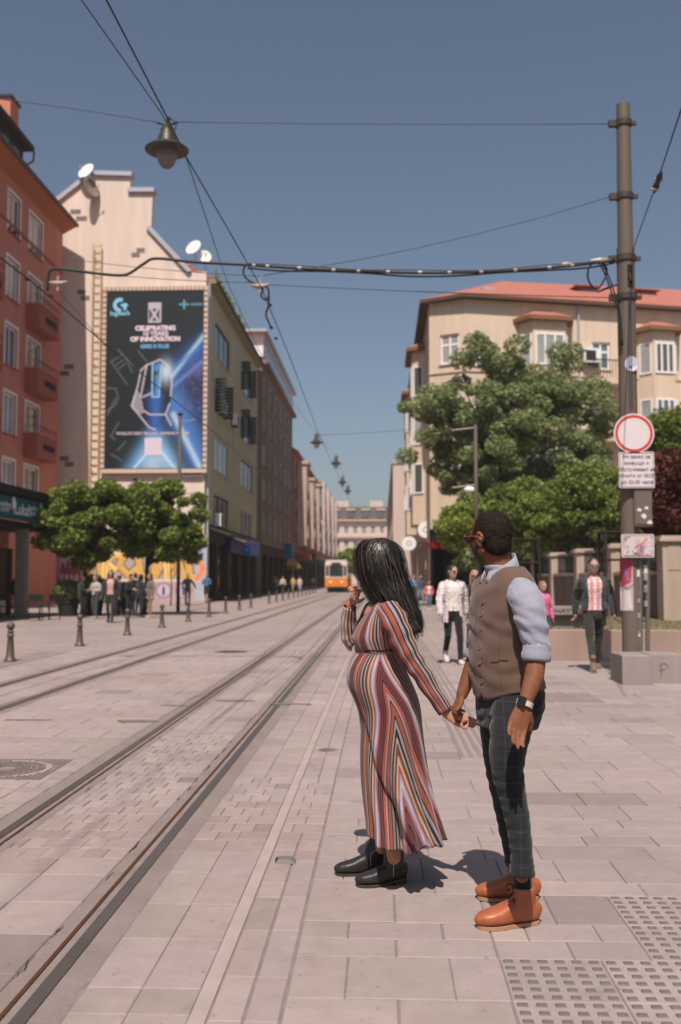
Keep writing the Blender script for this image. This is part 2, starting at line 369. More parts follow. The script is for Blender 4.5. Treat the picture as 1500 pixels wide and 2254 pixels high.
# tactile pads with studs
m_stud = mat('tactile_stud', lin(112, 105, 102, .8), .75, .25, 20, .3, 200)
pad_v, pad_f = slab_geo(.4, .4); pad_me = bpy.data.meshes.new('tactile_pad'); pad_me.from_pydata(pad_v, [], pad_f); pad_me.materials.append(m_slab)
sv = [(-.0195, -.0145, 0), (.0195, -.0145, 0), (.0195, .0145, 0), (-.0195, .0145, 0), (-.0165, -.0115, .0045), (.0165, -.0115, .0045), (.0165, .0115, .0045), (-.0165, .0115, .0045)]
sf = [(0, 1, 5, 4), (1, 2, 6, 5), (2, 3, 7, 6), (3, 0, 4, 7), (4, 5, 6, 7)]
stud_me = bpy.data.meshes.new('stud'); stud_me.from_pydata(sv, [], sf); stud_me.materials.append(m_stud)
for i, (x, y) in enumerate(PADS):
    o = bpy.data.objects.new('tactile_pad', pad_me); COL.objects.link(o); o.parent = pavement; o.location = (x + .2, y + .2, 0); o.color = (*(PAVE_C * random.gauss(1.06, .04)), 1)
    for a in range(6):
        for b in range(6):
            q = bpy.data.objects.new('stud', stud_me); COL.objects.link(q); q.parent = o
            q.location = (-.2 + .4 / 6 * (a + .5), -.2 + .4 / 6 * (b + .5), 0); q.rotation_euler.z = random.gauss(0, .02)
# guide strips further off
m_ridge = mat('guide_ridge', tuple(PAVE_C * .72), .8, .15, 5)
for k in range(5): MB().box((.66 + k * .075, 8.5, -.003), (.695 + k * .075, 42, .004)).build('guide_ridge', m_ridge, pavement)
for k in range(13):
    MB().box((1.95 + k * .06, 12.3, -.003), (1.985 + k * .06, 13.3, .004)).build('guide_ridge', m_ridge, pavement)
# rails
m_rail = mat('rail_steel', lin(138, 128, 122, .62), .36, .3, 2, .2, 90, metal=.6, spec=.5)
m_rust = mat('rail_rust', lin(104, 66, 44, .5), .8, .5, 6, .4, 120)
m_groove = mat('rail_groove_dirt', lin(50, 42, 38, .6), .95, .4, 8)
m_bed = mat('rail_bed_concrete', lin(150, 136, 130, .64), .9, .3, 3, .5, 60, fine=.15)
m_crack = mat('rail_seal', lin(84, 74, 68, .6), .95, .4, 5)
names = ['right-hand rail of the near track beside the couple', 'left-hand rail of the near tram track', 'inner rail of the far tram track', 'outer rail of the far tram track by the bollards']
for i, x in enumerate(RAILX):
    sgn = 1 if i % 2 else -1        # groove lies on the inner side of each track
    y0, y1 = 1.5, 320
    r = thing('tram_rail', 'grooved steel tram rail, ' + names[i], 'rail', (x, y0, 0), 'tram rails set in the street')
    def strip(n, a, b, z0, z1, m): 
        lo, hi = min(x + sgn * a, x + sgn * b), max(x + sgn * a, x + sgn * b)
        return MB().box((lo, y0, z0), (hi, y1, z1)).build(n, m, r)
    strip('rail_head', -.028, .028, -.05, .002, m_rail); strip('flangeway', .028, .066, -.05, -.024, m_groove); strip('guard_lip', .066, .084, -.05, .000, m_rust)
    for a, b, tag_ in ((-.14, -.030, 'bed_edge'), (.086, .150, 'bed_edge')):
        # cast strip with a broken outer edge
        mb = MB(); L = []; 
        yv = list(np.concatenate([np.arange(y0, 22, .07), np.arange(22, y1 + 1, 8)]))
        for yv_ in yv:
            j = (random.random() - .5) * (.03 if yv_ < 22 else 0)
            in_, out = (b, a + j) if a < 0 else (a, b + j)
            L.append([(x + sgn * in_, yv_, -.0035 + random.gauss(0, .001)), (x + sgn * (in_ + (out - in_) * .5), yv_, -.0025 + random.gauss(0, .0015)), (x + sgn * out, yv_, -.005), (x + sgn * (out + (.004 if out > in_ else -.004)), yv_, -.02)])
        mb.rings(L, cap=False, closed=False); o = mb.build(tag_, m_bed, r); soft(o, 60)
    # cracks in the cast strip of the near rails
    if i < 2:
        yy = 3.2; 
        while yy < 11:
            if random.random() < .7:
                pts = []; L_ = random.uniform(.06, .28); off = random.uniform(.140, .156)
                for q in range(9): pts.append((x + sgn * (off + random.gauss(0, .0045)), yy + L_ * q / 8, .0))
                wv = [max(.0015, .0042 * math.sin(math.pi * q / 8) * random.uniform(.5, 1.3)) for q in range(9)]
                mb = MB(); mb.rings([[(p_[0] - w_, p_[1], .0012), (p_[0] + w_, p_[1], .0012)] for p_, w_ in zip(pts, wv)], cap=False, closed=False); mb.build('crack', m_crack, r)
            yy += random.uniform(.25, .6)
# small things let into the ground
m_iron = mat('cast_iron', lin(150, 137, 131, .66), .6, .3, 10, .4, 150, metal=.4)
def cover(name, label, c, rad, n=28):
    r = thing(name, label, 'manhole', c)
    MB().ringband(c, [(rad, -.012), (rad, .002), (rad * .88, .002), (rad * .88, -.003)], n).build('rim', m_iron, r)
    mb = MB(); mb.lathe(c, [(rad * .86, -.012), (rad * .86, -.001)], n); mb.build('lid', mat('cover_lid', lin(150, 136, 130, .7), .7, .25, 8), r)
    mb = MB()
    for q in range(3): mb.ringband(c, [(rad * (.25 + .2 * q), -.001), (rad * (.25 + .2 * q), .0025), (rad * (.32 + .2 * q), .0025), (rad * (.32 + .2 * q), -.001)], n)
    mb.build('raised_pattern', m_iron, r); return r
c = G(722, 1651); cover('manhole_cover', 'small round pavement cover behind the woman in the striped dress', (c.x, c.y, 0.001), .085)
c = G(20, 1692); r = cover('manhole_cover', 'large patterned manhole cover in a square between the tram tracks', (c.x - .02, c.y, 0.002), .3)
mb = MB()
for q in range(26):
    for k in range(4):
        a = 2 * math.pi * q / 26 + k * .12; rr = .12 + .045 * k; cx, cy = c.x - .02 + rr * math.cos(a), c.y + rr * math.sin(a); mb.box((cx - .013, cy - .013, .001), (cx + .013, cy + .013, .006))
mb.build('stud_pattern', m_iron, r)
mb = MB()
for i in range(22):
    for j in range(22):
        x_, y_ = c.x - .42 + i * .038, c.y - .40 + j * .038
        if math.hypot(x_ - c.x, y_ - c.y) > .34: mb.box((x_ - .012, y_ - .012, .0), (x_ + .012, y_ + .012, .004))
mb.build('square_surround', m_iron, r)
c = G(630, 1897); r = thing('road_stud', 'small silver road stud on the paving left of the woman\'s boots', 'road stud', (c.x, c.y, 0))
m_al = mat('cast_aluminium', lin(176, 166, 160, .7), .45, .15, 30, .2, 100, metal=.6)
mb = MB(); mb.rings([[(c.x - .055, c.y - .04, 0), (c.x + .055, c.y - .04, 0), (c.x + .055, c.y + .04, 0), (c.x - .055, c.y + .04, 0)], [(c.x - .04, c.y - .036, .022), (c.x + .03, c.y - .036, .022), (c.x + .03, c.y + .036, .022), (c.x - .04, c.y + .036, .022)]]); mb.build('casting', m_al, r)
for k in range(4): MB().box((c.x - .0545, c.y - .034 + k * .018, .004), (c.x - .0455, c.y - .024 + k * .018, .017)).build('reflector', m_groove, r)
# stains and worn patches with their own outlines
m_stain = mat('damp_stain', tuple(PAVE_C * .55), .7, .3, 8)
for px, py, a, b in ((300, 1588, .26, .12), (60, 1585, .3, .06), (520, 1543, .3, .12), (640, 1550, .28, .1), (380, 1553, .2, .06)):
    c = G(px, py); mb = MB(); n = 26
    ph = [random.uniform(.55, 1.15) for _ in range(n)]; ph = [(ph[i] + ph[i - 1]) / 2 for i in range(n)]
    mb.add([(c.x + a * ph[i] * math.cos(2 * math.pi * i / n), c.y + b * ph[i] * math.sin(2 * math.pi * i / n), .0035) for i in range(n)], [tuple(range(n))]); mb.build('stain_patch', m_stain, pavement)
# ------------------------------------------------------------------ buildings
def onF(F, px, py):
    d = ray(px, py); o = Vector((0, 0, H)); k = (F.O - o).dot(F.n) / d.dot(F.n); q = o + d * k
    return (q - F.O).dot(F.u), q.z
m_red = mat('red_render', lin(204, 130, 110, .9), .9, .12, .7, .2, 40, streak=.12)
m_redtrim = mat('dark_red_trim', lin(170, 94, 80, .8), .85, .12, 1)
m_cream = mat('cream_render', lin(228, 208, 194, .90), .9, .10, .5, .15, 40, streak=.13)
m_green = mat('yellow_green_render', lin(208, 204, 170, .92), .9, .12, .5, .2, 40, streak=.2)
m_brown = mat('dark_brown_render', lin(152, 132, 114, .78), .9, .2, .5, .2, 40, streak=.2)
m_stone = mat('pinkish_stone', lin(212, 182, 164, .78), .9, .15, .5, .2, 30, streak=.15)
m_brick = mat('orange_brick', lin(182, 122, 96, .74), .9, .15, .6, .2, 30)
m_yel = mat('yellow_render', lin(228, 206, 182, .82), .9, .10, .5, .15, 40, streak=.14)
m_white = mat('white_paint', (.72, .70, .68), .6, .06, 3, .05)
m_whitewall = mat('pale_wall', lin(224, 200, 190, .75), .9, .08, .4, .1, 30, streak=.1)
m_dark = mat('dark_metal', (.022, .024, .024), .6, .2, 5, .1)
m_darkin = mat('dark_interior', (.012, .013, .013), .9, .3, 2)
m_tile = None
t = NT('red_roof_tiles'); wv = t.n('TexWave', wave_type='BANDS', bands_direction='X'); mp = t.n('Mapping'); mp.inputs['Scale'].default_value = (1, 1, 1); t.l(t.pos(), mp.inputs[0]); t.l(mp.outputs[0], wv.inputs[0]); wv.inputs['Scale'].default_value = 1.2; wv.inputs['Distortion'].default_value = .6
wz = t.n('TexWave', wave_type='BANDS', bands_direction='Z'); t.l(t.pos(), wz.inputs[0]); wz.inputs['Scale'].default_value = 1.6; wz.inputs['Distortion'].default_value = .5
hgt = t.math('ADD', wv.outputs[1], t.math('MULTIPLY', wz.outputs[1], 1.2))
t.set(Base_Color=t.mix(t.noise(1.3, 6, rough=.7), lin(172, 102, 88, .7), lin(204, 136, 120, .74)), Roughness=.85, Specular_IOR_Level=.2); t.bump(hgt, .8, .06); m_tile = t.m
g_dark = glass('window_glass', (.03, .035, .04)); g_curt = glass('curtained_glass', (.30, .30, .29), .25); g_blue = glass('sky_glass', (.10, .13, .17), .08); g_mid = glass('dim_glass', (.09, .09, .085), .12)
GL = [g_dark, g_mid, g_curt, g_blue]
def gl(*wts): return random.choices(GL, wts or (4, 3, 2, 1))[0]

# --- red apartment house on the left
XR, YC = -19.94, 60.5
FR = Frame((XR, 0, 0), (0, 1, 0), (1, 0, 0))
red = thing('apartment_house', 'red rendered apartment house with white framed windows and deep orange eaves', 'building', (XR, 46, 0))
zt = [onX(61.6, y, XR).z for y in (455, 595, 737, 880, 1020)]
y2a, y2b = onX(63, 500, XR).y, onX(96, 500, XR).y; y1a, y1b = onX(15, 500, XR).y, onX(46, 500, XR).y
pit = (y2a - y1a) * 1.55
cols_ = [(y2a, y2b), (y1a, y1b), (y1a - pit, y1b - pit), (y1a - 2 * pit, y1b - 2 * pit)]
ops = []
for a, b in cols_:
    for k, z in enumerate(zt): ops.append((a + .16, b - .16, z - 2.35, z - .16))
zw = onX(118, 492, XR).z
wall(FR, YC, 3.6, zw, ops, m_red, red, s_start=28)
wall(FR, YC, -.02, 3.6, [], m_red, red, s_start=28, name='ground_floor_wall')
for o_ in ops: window(FR, *o_, red, m_white, gl(2, 3, 4, 1), cols=2, inset=.10, fw=.12, sill=m_redtrim, surround=m_white)
mb = MB(); mb.add([(XR, 28, 0), (XR - 12, 28, 0), (XR - 12, 28, zw), (XR, 28, zw)], [(0, 1, 2, 3)]); mb.add([(XR, YC, 0), (XR - 12, YC, 0), (XR - 12, YC, zw), (XR, YC, zw)], [(0, 1, 2, 3)]); mb.add([(XR - 12, 28, 0), (XR - 12, YC, 0), (XR - 12, YC, zw), (XR - 12, 28, zw)], [(0, 1, 2, 3)]); mb.build('side_wall', m_red, red)
for k in (0, 1, 2, 3):   # string courses
    z = (zt[k] + zt[k + 1]) / 2 + .9
    MB().obox(FR, 28, YC - .01, .002, .07, z - 1.1, z - .95).build('string_course', m_redtrim, red) if k == 0 else None
EAVE = .85
so = MB(); so.prism([(XR, 27.5, zw - .02), (XR + EAVE, 27.5, zw + .45), (XR + EAVE, 27.5, zw + .6), (XR - .5, 27.5, zw + .6), (XR - .5, 27.5, zw - .02)], (0, YC - 27.5 + .05, 0)); so.build('eaves', mat('orange_soffit', lin(206, 124, 88, .66), .9, .08, 1), red)
MB().box((XR + EAVE + .002, 27.5, zw + .42), (XR + EAVE + .13, YC + .07, zw + .62)).build('gutter', mat('olive_gutter', lin(120, 104, 74, .5), .6, .1), red)
rf = MB(); rf.prism([(XR + EAVE + .05, 27.4, zw + .62), (XR - 6, 27.4, zw + 4.8), (XR - 12.8, 27.4, zw + .62)], (0, YC - 27.3, 0)); rf = rf.build('roof', m_tile, red)
m_dorm = mat('dark_dormer_board', lin(58, 50, 46, .5), .8, .2, 2)
yd = onX(57, 350, -20.3).y; zd = onX(70, 325, -20.0).z
MB().box((-25, 34, zw + .3), (-20.45, yd, zd - .05)).build('dormer', m_dorm, red)
MB().box((-25.2, 33.5, zd - .05), (-20.0, yd + .55, zd + .25)).build('dormer_roof', m_dorm, red)
for k in range(9): MB().box((-20.452, yd - 1.6 - k * 1.5, zd - 2.2), (-20.41, yd - .7 - k * 1.5, zd - .6)).build('dormer_window', g_blue, red)
a = onX(42, 237, -21.2); MB().box((-22.3, a.y - 1.3, zd - 2), (-21.2, a.y, a.z)).build('chimney', m_red, red); MB().box((-22.4, a.y - 1.4, a.z), (-21.1, a.y + .1, a.z + .15)).build('chimney_cap', m_dark, red)
MB().tube([(-20.0, yd + .5, zd - .05), (-20.05, yd + .55, zd - .6), (-20.4, yd + .2, zd - 1.0)], .06).build('downpipe', m_dark, red)
for ci in (0, 2, 3):
    for k in (1, 2, 3):
        a, b = cols_[ci]; z = zt[k] - 1.85
        mb = MB(); F2 = FR; mb.obox(F2, a - .15, b + .75, 0, .8, z - 1.45, z - .15)
        bal = mb.build('balcony', m_redtrim, red)
        MB().obox(F2, a + .9, b + .3, .802, .83, z - .95, z - .6).build('slot', m_darkin, bal)
        MB().obox(F2, a - .2, b + .8, -.0, .86, z - .148, z - .05).build('coping', m_red, bal)
        q = MB()
        for i in range(9): q.obox(F2, a - .1 + i * (b - a + .75) / 8, a - .07 + i * (b - a + .75) / 8, .78, .80, z - .05, z + .3)
        q.obox(F2, a - .15, b + .75, .77, .81, z + .3, z + .34); q.build('railing', m_dark, bal)
F2 = FR; a, b = cols_[1]
ac = MB(); ac.obox(F2, a - .2, a + .7, .003, .35, zt[4] - 2.2, zt[4] - 1.5); ac = ac.build('air_conditioner', m_white, red)

# --- cream house with the painted gable and the billboard
YG, XG = 61.7, onX(455, 1000, -10.84).x
FG = Frame((0, YG, 0), (1, 0, 0), (0, -1, 0))
cream = thing('gabled_house', 'cream house with stepped blank gable, its yellow-green side facing the street', 'building', (-16, YG, 0))
prof = [(40, 560), (127, 447), (190, 398), (204, 387), (288, 389), (286, 424), (337, 424), (333, 503), (326, 506), (413, 600), (455, 598)]
pts = [U(x, y, YG) for x, y in prof]; XL = pts[0].x
poly = [Vector((XL, YG, -.02))] + pts + [Vector((pts[-1].x, YG, -.02))]
XB = pts[-1].x
wobj = MB(); wobj.prism([p_ for p_ in poly], (0, .45, 0)); wobj = wobj.build('gable_wall', m_cream, cream)
m_flash = mat('zinc_flashing', lin(196, 196, 206, .75), .4, .1, 3, .1, 40, metal=.3)
def cap(i0, i1, th=.28):
    a, b = pts[i0], pts[i1]; d = (b - a).normalized(); n = Vector((-d.z, 0, d.x)); n = n if n.z > 0 else -n
    mb = MB(); mb.prism([a - d * .1 + n * .003 + Vector((0, -.2, 0)), b + d * .1 + n * .003 + Vector((0, -.2, 0)), b + d * .1 + n * th + Vector((0, -.2, 0)), a - d * .1 + n * th + Vector((0, -.2, 0))], (0, .85, 0)); mb.build('coping', m_flash, cream)
for i0, i1 in ((1, 2), (3, 4), (5, 6), (8, 9)): cap(i0, i1)
FS = Frame((XB, 0, 0), (0, 1, 0), (1, 0, 0)); YE = 88.0
zev = pts[-1].z - .6
gops = []
for (pa, pb) in ((473, 506), (531, 558)):
    ya, yb = onX(pa, 900, XB).y, onX(pb, 900, XB).y
    for py in (703, 830, 958, 1088):
        z = onX(473, py, XB).z; gops.append((ya, yb, z - 2.3, z))
wall(FS, YE, 5.0, zev, gops, m_green, cream, s_start=YG + .45)
for i, o_ in enumerate(gops): window(FS, *o_, cream, m_white if i % 3 else mat('brown_frame', lin(80, 60, 44, .5), .7), [g_dark, g_curt, g_mid, g_mid, g_mid, g_dark, g_curt, g_mid][i % 8], cols=3, inset=.1, fw=.12, sill=m_green)
# open dark shutters
m_shut = mat('dark_green_shutter', lin(46, 56, 46, .5), .7)
for i in (1, 4, 5):
    a, b, c, d = gops[i]
    for q in (a - .02, (a + b) / 2): 
        mb = MB(); 
        for k in range(10): mb.obox(FS, q, q + .06, .03, .75, c + (d - c) * k / 10, c + (d - c) * (k + .8) / 10)
        mb.build('shutter', m_shut, cream)
MB().obox(FS, YG + .46, YE, -.3, .55, zev, zev + .18).build('eaves', mat('cream_eaves', lin(196, 190, 150, .6), .8), cream)
MB().obox(FS, YG + .46, YE, .552, .68, zev + .05, zev + .2).build('gutter', m_dark, cream)
rr = MB(); rr.prism([(XB + .5, YG + .47, zev + .2), ((XL + XB) / 2, YG + .47, zev + 4.2), (XL, YG + .47, zev + .2)], (0, YE - YG - .5, 0)); rr.build('roof', m_tile, cream)
MB().add([(XB, YE, 0), (XL, YE, 0), (XL, YE, zev), (XB, YE, zev)], [(0, 1, 2, 3)]).build('back_wall', m_green, cream)
MB().tube([(XB + .15, YG + .3, zev - .1), (XB + .15, YG + .3, 1.0)], .08).build('downpipe', m_flash, cream)
# shop floor below: openings, piers, door panes
sops = [(62.6, 66.5, .3, 3.9), (67.3, 71.5, .3, 3.9), (72.4, 77.0, .3, 3.9), (78.0, 82.5, .3, 3.9), (83.3, 87.3, .3, 3.9)]
wall(FS, YE, -.02, 5.0, sops, mat('shop_surround', lin(92, 86, 76, .5), .8, .2), cream, s_start=YG + .45, name='shop_front_wall', reveal=.4)
for i, o_ in enumerate(sops): window(FS, *o_, cream, [m_dark, mat('red_pier', lin(110, 50, 44, .5), .7), m_dark, m_dark, m_dark][i], g_dark, cols=3, inset=.3, fw=.16, name='shop_window')
for i, (ya, yb, z, col) in enumerate(((62.5, 69.5, 4.35, lin(74, 66, 58, .6)), (69.8, 76.5, 4.2, lin(150, 136, 118, .6)))):
    mb = MB(); mb.prism([(XB + .01, ya, z + .5), (XB + 1.5, ya, z - .05), (XB + 1.5, ya, z - .2), (XB + .01, ya, z + .35)], (0, yb - ya, 0)); mb.build('awning', mat('awning_%d' % i, col, .8), cream)
# grey painted brick patches, pairs of bricks
m_gb = mat('grey_painted_brick', lin(150, 134, 128, .62), .9, .1, 3)
for px, py, wpx in ((167, 466, 24), (180, 481, 25), (310, 551, 19), (299, 561, 19), (180, 643, 19), (188, 656, 20), (152, 807, 22), (141, 822, 24), (142, 1009, 20), (153, 1022, 20), (240, 940, 1)):
    if wpx < 5: continue
    q = U(px, py, YG); wd = wpx * YG / FPX; MB().obox(FG, q.x - wd / 2, q.x + wd / 2, .0, .015, q.z - .15, q.z + .15).build('painted_brick', m_gb, cream)
q = U(425, 1043, YG); MB().obox(FG, q.x - .6, q.x + .62, .0, .25, q.z - .16, q.z + .1).build('vent_louvre', m_flash, cream); MB().obox(FG, q.x - .56, q.x + .58, .252, .27, q.z - .1, q.z + .02).build('vent_slot', m_dark, cream)
q = U(298, 1055, YG); MB().obox(FG, q.x - .12, q.x + .12, .0, .06, q.z - .05, q.z + .05).build('vent_block', m_dark, cream)
# --- billboard
bb = thing('billboard', 'tall dark blue advertising banner laced to the blank gable wall', 'billboard', (XB - 3, YG - .2, 0))
tl, br = U(237, 642, YG - .3), U(445, 1030, YG - .3)
Wd, Hh = br.x - tl.x, tl.z - br.z
ra = Ras(110, 200, lin(22, 32, 36, .9))
bl, pl, wh = lin(70, 128, 190), lin(120, 170, 220), lin(196, 214, 232)
ra.blend(np.exp(-((ra.x - 1.0) ** 2 / .10 + (ra.y - .55) ** 2 / .035)) * .75, lin(44, 62, 110))
ra.glow([(.62, .52), (1.02, .30)], .10, lin(48, 92, 160), .8); ra.glow([(.66, .50), (1.02, .245)], .022, lin(150, 190, 214), .9); ra.glow([(.70, .54), (1.0, .40)], .02, lin(90, 140, 205), .8); ra.glow([(.64, .46), (.95, .33)], .02, lin(60, 110, 180), .7)
ra.blend(np.exp(-((ra.x - .93) ** 2 / .012 + (ra.y - .56) ** 2 / .006)) * .9, lin(40, 36, 62)); ra.blend(np.exp(-((ra.x - .95) ** 2 / .006 + (ra.y - .45) ** 2 / .002)) * .6, lin(110, 84, 150))
ra.glow([(.70, .62), (1.0, .98)], .13, lin(70, 120, 190), .85); ra.glow([(.70, .70), (.98, 1.0)], .03, lin(170, 200, 225), .85); ra.glow([(.50, .84), (.28, 1.02)], .09, lin(90, 150, 205), .8); ra.glow([(.52, .84), (.72, 1.02)], .09, lin(120, 170, 215), .9); ra.glow([(.5, .97), (.5, 1.03)], .14, lin(170, 200, 225), .8); ra.glow([(.46, .9), (.30, 1.0)], .012, wh, .8); ra.glow([(.57, .9), (.72, 1.0)], .012, wh, .8)
# wireframe fragments
for ptl in ([(.05, .40), (.22, .53)], [(.12, .33), (.32, .45)], [(.05, .40), (.16, .36)], [(.1, .42), (.2, .38), (.27, .46)], [(.13, .44), (.22, .40)], [(.33, .34), (.42, .40)], [(.0, .55), (.1, .55), (.13, .61), (.09, .65), (.0, .68)], [(.06, .82), (.14, .74)], [(.06, .82), (.1, .84)], [(.13, .90), (.21, .85)], [(.07, .92), (.18, .96)], [(.02, .70), (.10, .61)]):
    ra.line(ptl, .010, lin(104, 108, 116), .8, .005)
# pointing device outline
ra.poly([(.27, .64), (.36, .45), (.43, .41), (.55, .39), (.64, .42), (.68, .50), (.68, .60), (.62, .72), (.55, .77), (.47, .775), (.38, .72)], lin(16, 24, 34))
ra.glow([(.52, .60), (.52, .78)], .07, lin(50, 96, 170), .9)
ra.blend(np.exp(-((ra.x - .62) ** 2 / .004 + (ra.y - .46) ** 2 / .0035)) * .95, lin(186, 204, 226))
ra.poly([(.32, .56), (.36, .585), (.40, .68), (.37, .70), (.27, .66), (.285, .60)], lin(150, 144, 150), .85)
for ptl in ([(.27, .65), (.33, .54), (.36, .45), (.42, .42), (.56, .39), (.65, .43), (.68, .52), (.67, .60)], [(.27, .65), (.36, .71), (.45, .77), (.52, .785)], [(.40, .68), (.46, .70), (.62, .70), (.66, .64)], [(.62, .70), (.68, .76)], [(.42, .42), (.36, .60)], [(.385, .60), (.47, .58)]):
    ra.line(ptl, .014, lin(196, 190, 202), .9, .006)
ra.line([(.48, .41), (.48, .60), (.55, .60), (.57, .42)], .016, lin(150, 190, 226), .9, .005); ra.poly([(.50, .415), (.555, .41), (.555, .45), (.50, .455)], lin(60, 126, 186)); ra.poly([(.505, .48), (.55, .475), (.54, .59), (.505, .59)], lin(76, 140, 196), .8)
for _ in range(60):
    x_, y_ = random.uniform(.78, .99), random.uniform(.45, .68); ra.glow([(x_, y_), (x_ + .005, y_)], .006, lin(120, 110, 170), .5)
# badge, plus and minus, plain white card at the foot
ra.line([(.80, .055), (.80, .10)], .018, lin(96, 150, 178)); ra.line([(.755, .0775), (.845, .0775)], .018, lin(96, 150, 178)); ra.line([(.88, .0775), (.98, .0775)], .018, lin(96, 150, 178), .8)
th = [(.135 + .055 * math.cos(a), .077 + .055 / ra.asp * math.sin(a)) for a in np.linspace(math.pi * 1.55, math.pi * .55, 14)]
ra.line(th, .040, lin(128, 190, 220)); ra.line([(.155, .078), (.20, .078)], .030, lin(128, 190, 220)); ra.line([(.185, .074), (.185, .100)], .030, lin(128, 190, 220))
ra.poly([(.425, .065), (.56, .065), (.56, .178), (.425, .178)], lin(178, 170, 178)); ra.poly([(.44, .098), (.545, .098), (.545, .172), (.44, .172)], lin(60, 70, 80)); ra.line([(.455, .102), (.53, .166)], .018, lin(196, 186, 194)); ra.line([(.53, .102), (.455, .166)], .018, lin(196, 186, 194))
ra.poly([(.41, .83), (.58, .83), (.58, .925), (.41, .925)], lin(206, 192, 204))
ra.mesh('printed_banner', tl, (Wd, 0, 0), (0, 0, -Hh), vcol_mat('banner_print', .55, .05), bb)
def bt(s, u, v, size, col, bold=.0, sx=1.0):
    nm = 'lettering_%d_%d_%d' % col
    text_mesh(s, size, m=mat(nm, lin(*col), .6, .02), parent=bb, origin=tl + Vector((Wd * u, -.012, -Hh * v)), u=(1, 0, 0), up=(0, 0, 1), bold=bold, sx=sx)
bt('logitech', .135, .125, .40, (128, 190, 220), .01); bt('CELEBRATING', .505, .212, .40, (226, 206, 214), .02); bt('10 YEARS', .505, .243, .40, (206, 190, 206), .02); bt('OF INNOVATION', .505, .274, .40, (226, 206, 214), .02)
bt('G502 X PLUS', .50, .315, .32, (96, 158, 206), .02); bt("WORLD'S BEST SELLING GAMING MOUSE", .49, .806, .25, (196, 180, 186), .006); 
m_bbf = mat('billboard_frame', lin(216, 190, 172, .8), .8, .1)
for n_, a, b in (('frame_bar', (tl.x - .3, YG - .33, tl.z + .05), (br.x + .3, YG - .12, tl.z + .3)), ('frame_bar', (tl.x - .3, YG - .33, br.z - .3), (br.x + .3, YG - .12, br.z - .05)), ('frame_bar', (tl.x - .3, YG - .33, br.z - .049), (tl.x - .04, YG - .12, tl.z + .049)), ('frame_bar', (br.x + .04, YG - .33, br.z - .049), (br.x + .3, YG - .12, tl.z + .049))):
    MB().box(a, b).build(n_, m_bbf, bb)
MB().box((tl.x - .03, YG - .28, br.z - .03), (br.x + .03, YG - .001, tl.z + .03)).build('backing', m_dark, bb)
lace = MB()
for k in range(24): x_ = tl.x + Wd * k / 23; lace.box((x_ - .02, YG - .36, tl.z - .02), (x_ + .02, YG - .331, tl.z + .28))
for k in range(34):
    z_ = br.z + Hh * k / 33
    for x_ in (tl.x, br.x): s_ = -1 if x_ == tl.x else 1; lace.box((min(x_, x_ + s_ * .28), YG - .36, z_ - .018), (max(x_, x_ + s_ * .28), YG - .331, z_ + .018))
lace.build('lacing', mat('lacing_cord', lin(70, 62, 56), .8), bb)['kind'] = 'stuff'
# --- wall ladder
lad = thing('wall_ladder', 'narrow yellow-cream fixed ladder on the gable left of the billboard', 'ladder', U(201, 800, YG)[:])
m_lad = mat('ladder_paint', lin(206, 180, 128, .8), .7, .1)
la, lb = U(206, 535, YG - .25), U(197, 1072, YG - .25); xl_ = (la.x + lb.x) / 2
for dx in (0, .52): MB().box((xl_ + dx - .035, YG - .28, lb.z), (xl_ + dx + .035, YG - .22, la.z)).build('rail', m_lad, lad)
n_ = 30
rung_me = None
for k in range(n_):
    z = lb.z + .2 + (la.z - lb.z - .4) * k / (n_ - 1); MB().box((xl_ + .036, YG - .27, z - .03), (xl_ + .484, YG - .23, z + .03)).build('rung', m_lad, lad)
for z in (lb.z + 1, (la.z + lb.z) / 2, la.z - 1): MB().box((xl_ + .1, YG - .23, z), (xl_ + .16, YG + .01, z + .05)).build('bracket', m_lad, lad)
# --- graffiti at the foot of the gable
g0, g1 = U(95, 1180, YG), U(455, 1330, YG)
gw, gh = g1.x - g0.x, g0.z + .02
gf = thing('graffiti_mural', 'bright yellow and red graffiti letters along the foot of the gable', 'graffiti', ((g0.x + g1.x) / 2, YG - .02, 0))
ra = Ras(190, 80, lin(196, 176, 168, .75))
Yl, Rd, Wt, Bk, Bu, Gn = lin(226, 186, 110, .8), lin(160, 60, 62, .75), lin(226, 214, 206, .85), lin(34, 32, 34), lin(128, 140, 176, .8), lin(90, 110, 70, .7)
ra.poly([(0, .15), (.10, .15), (.10, .95), (0, .95)], lin(190, 110, 84, .8)); ra.poly([(.02, .3), (.06, .3), (.06, .8), (.02, .8)], Bu); ra.line([(.02, .35), (.06, .5), (.02, .7), (.07, .85)], .02, lin(206, 90, 66))
ra.poly([(.10, .3), (.22, .25), (.22, .75), (.10, .75)], lin(178, 160, 166)); 
for k in range(4): ra.line([(.11 + .03 * k, .66), (.125 + .03 * k, .42 - .03 * (k % 2)), (.14 + .03 * k, .68)], .016, Rd); ra.glow([(.12 + .03 * k, .6), (.12 + .03 * k, .64)], .008, Wt, .9)
let = [[(.24, .22), (.28, .62), (.32, .22)], [(.34, .2), (.36, .62)], [(.39, .25), (.38, .6), (.44, .5), (.39, .4), (.44, .28), (.48, .3)], [(.50, .28), (.47, .45), (.53, .6), (.57, .5)], [(.58, .25), (.60, .6), (.66, .6)], [(.67, .3), (.69, .6), (.74, .35)], [(.76, .25), (.76, .62)], [(.78, .6), (.82, .3), (.86, .62)], [(.88, .3), (.9, .62), (.95, .62)]]
for l_ in let: ra.line(l_, .052, Bk); 
for i, l_ in enumerate(let): ra.line(l_, .040, Yl if i % 4 != 2 else lin(240, 214, 140, .85)); ra.line([(x_, y_ + .03) for x_, y_ in l_], .012, lin(226, 150, 60, .85), .7)
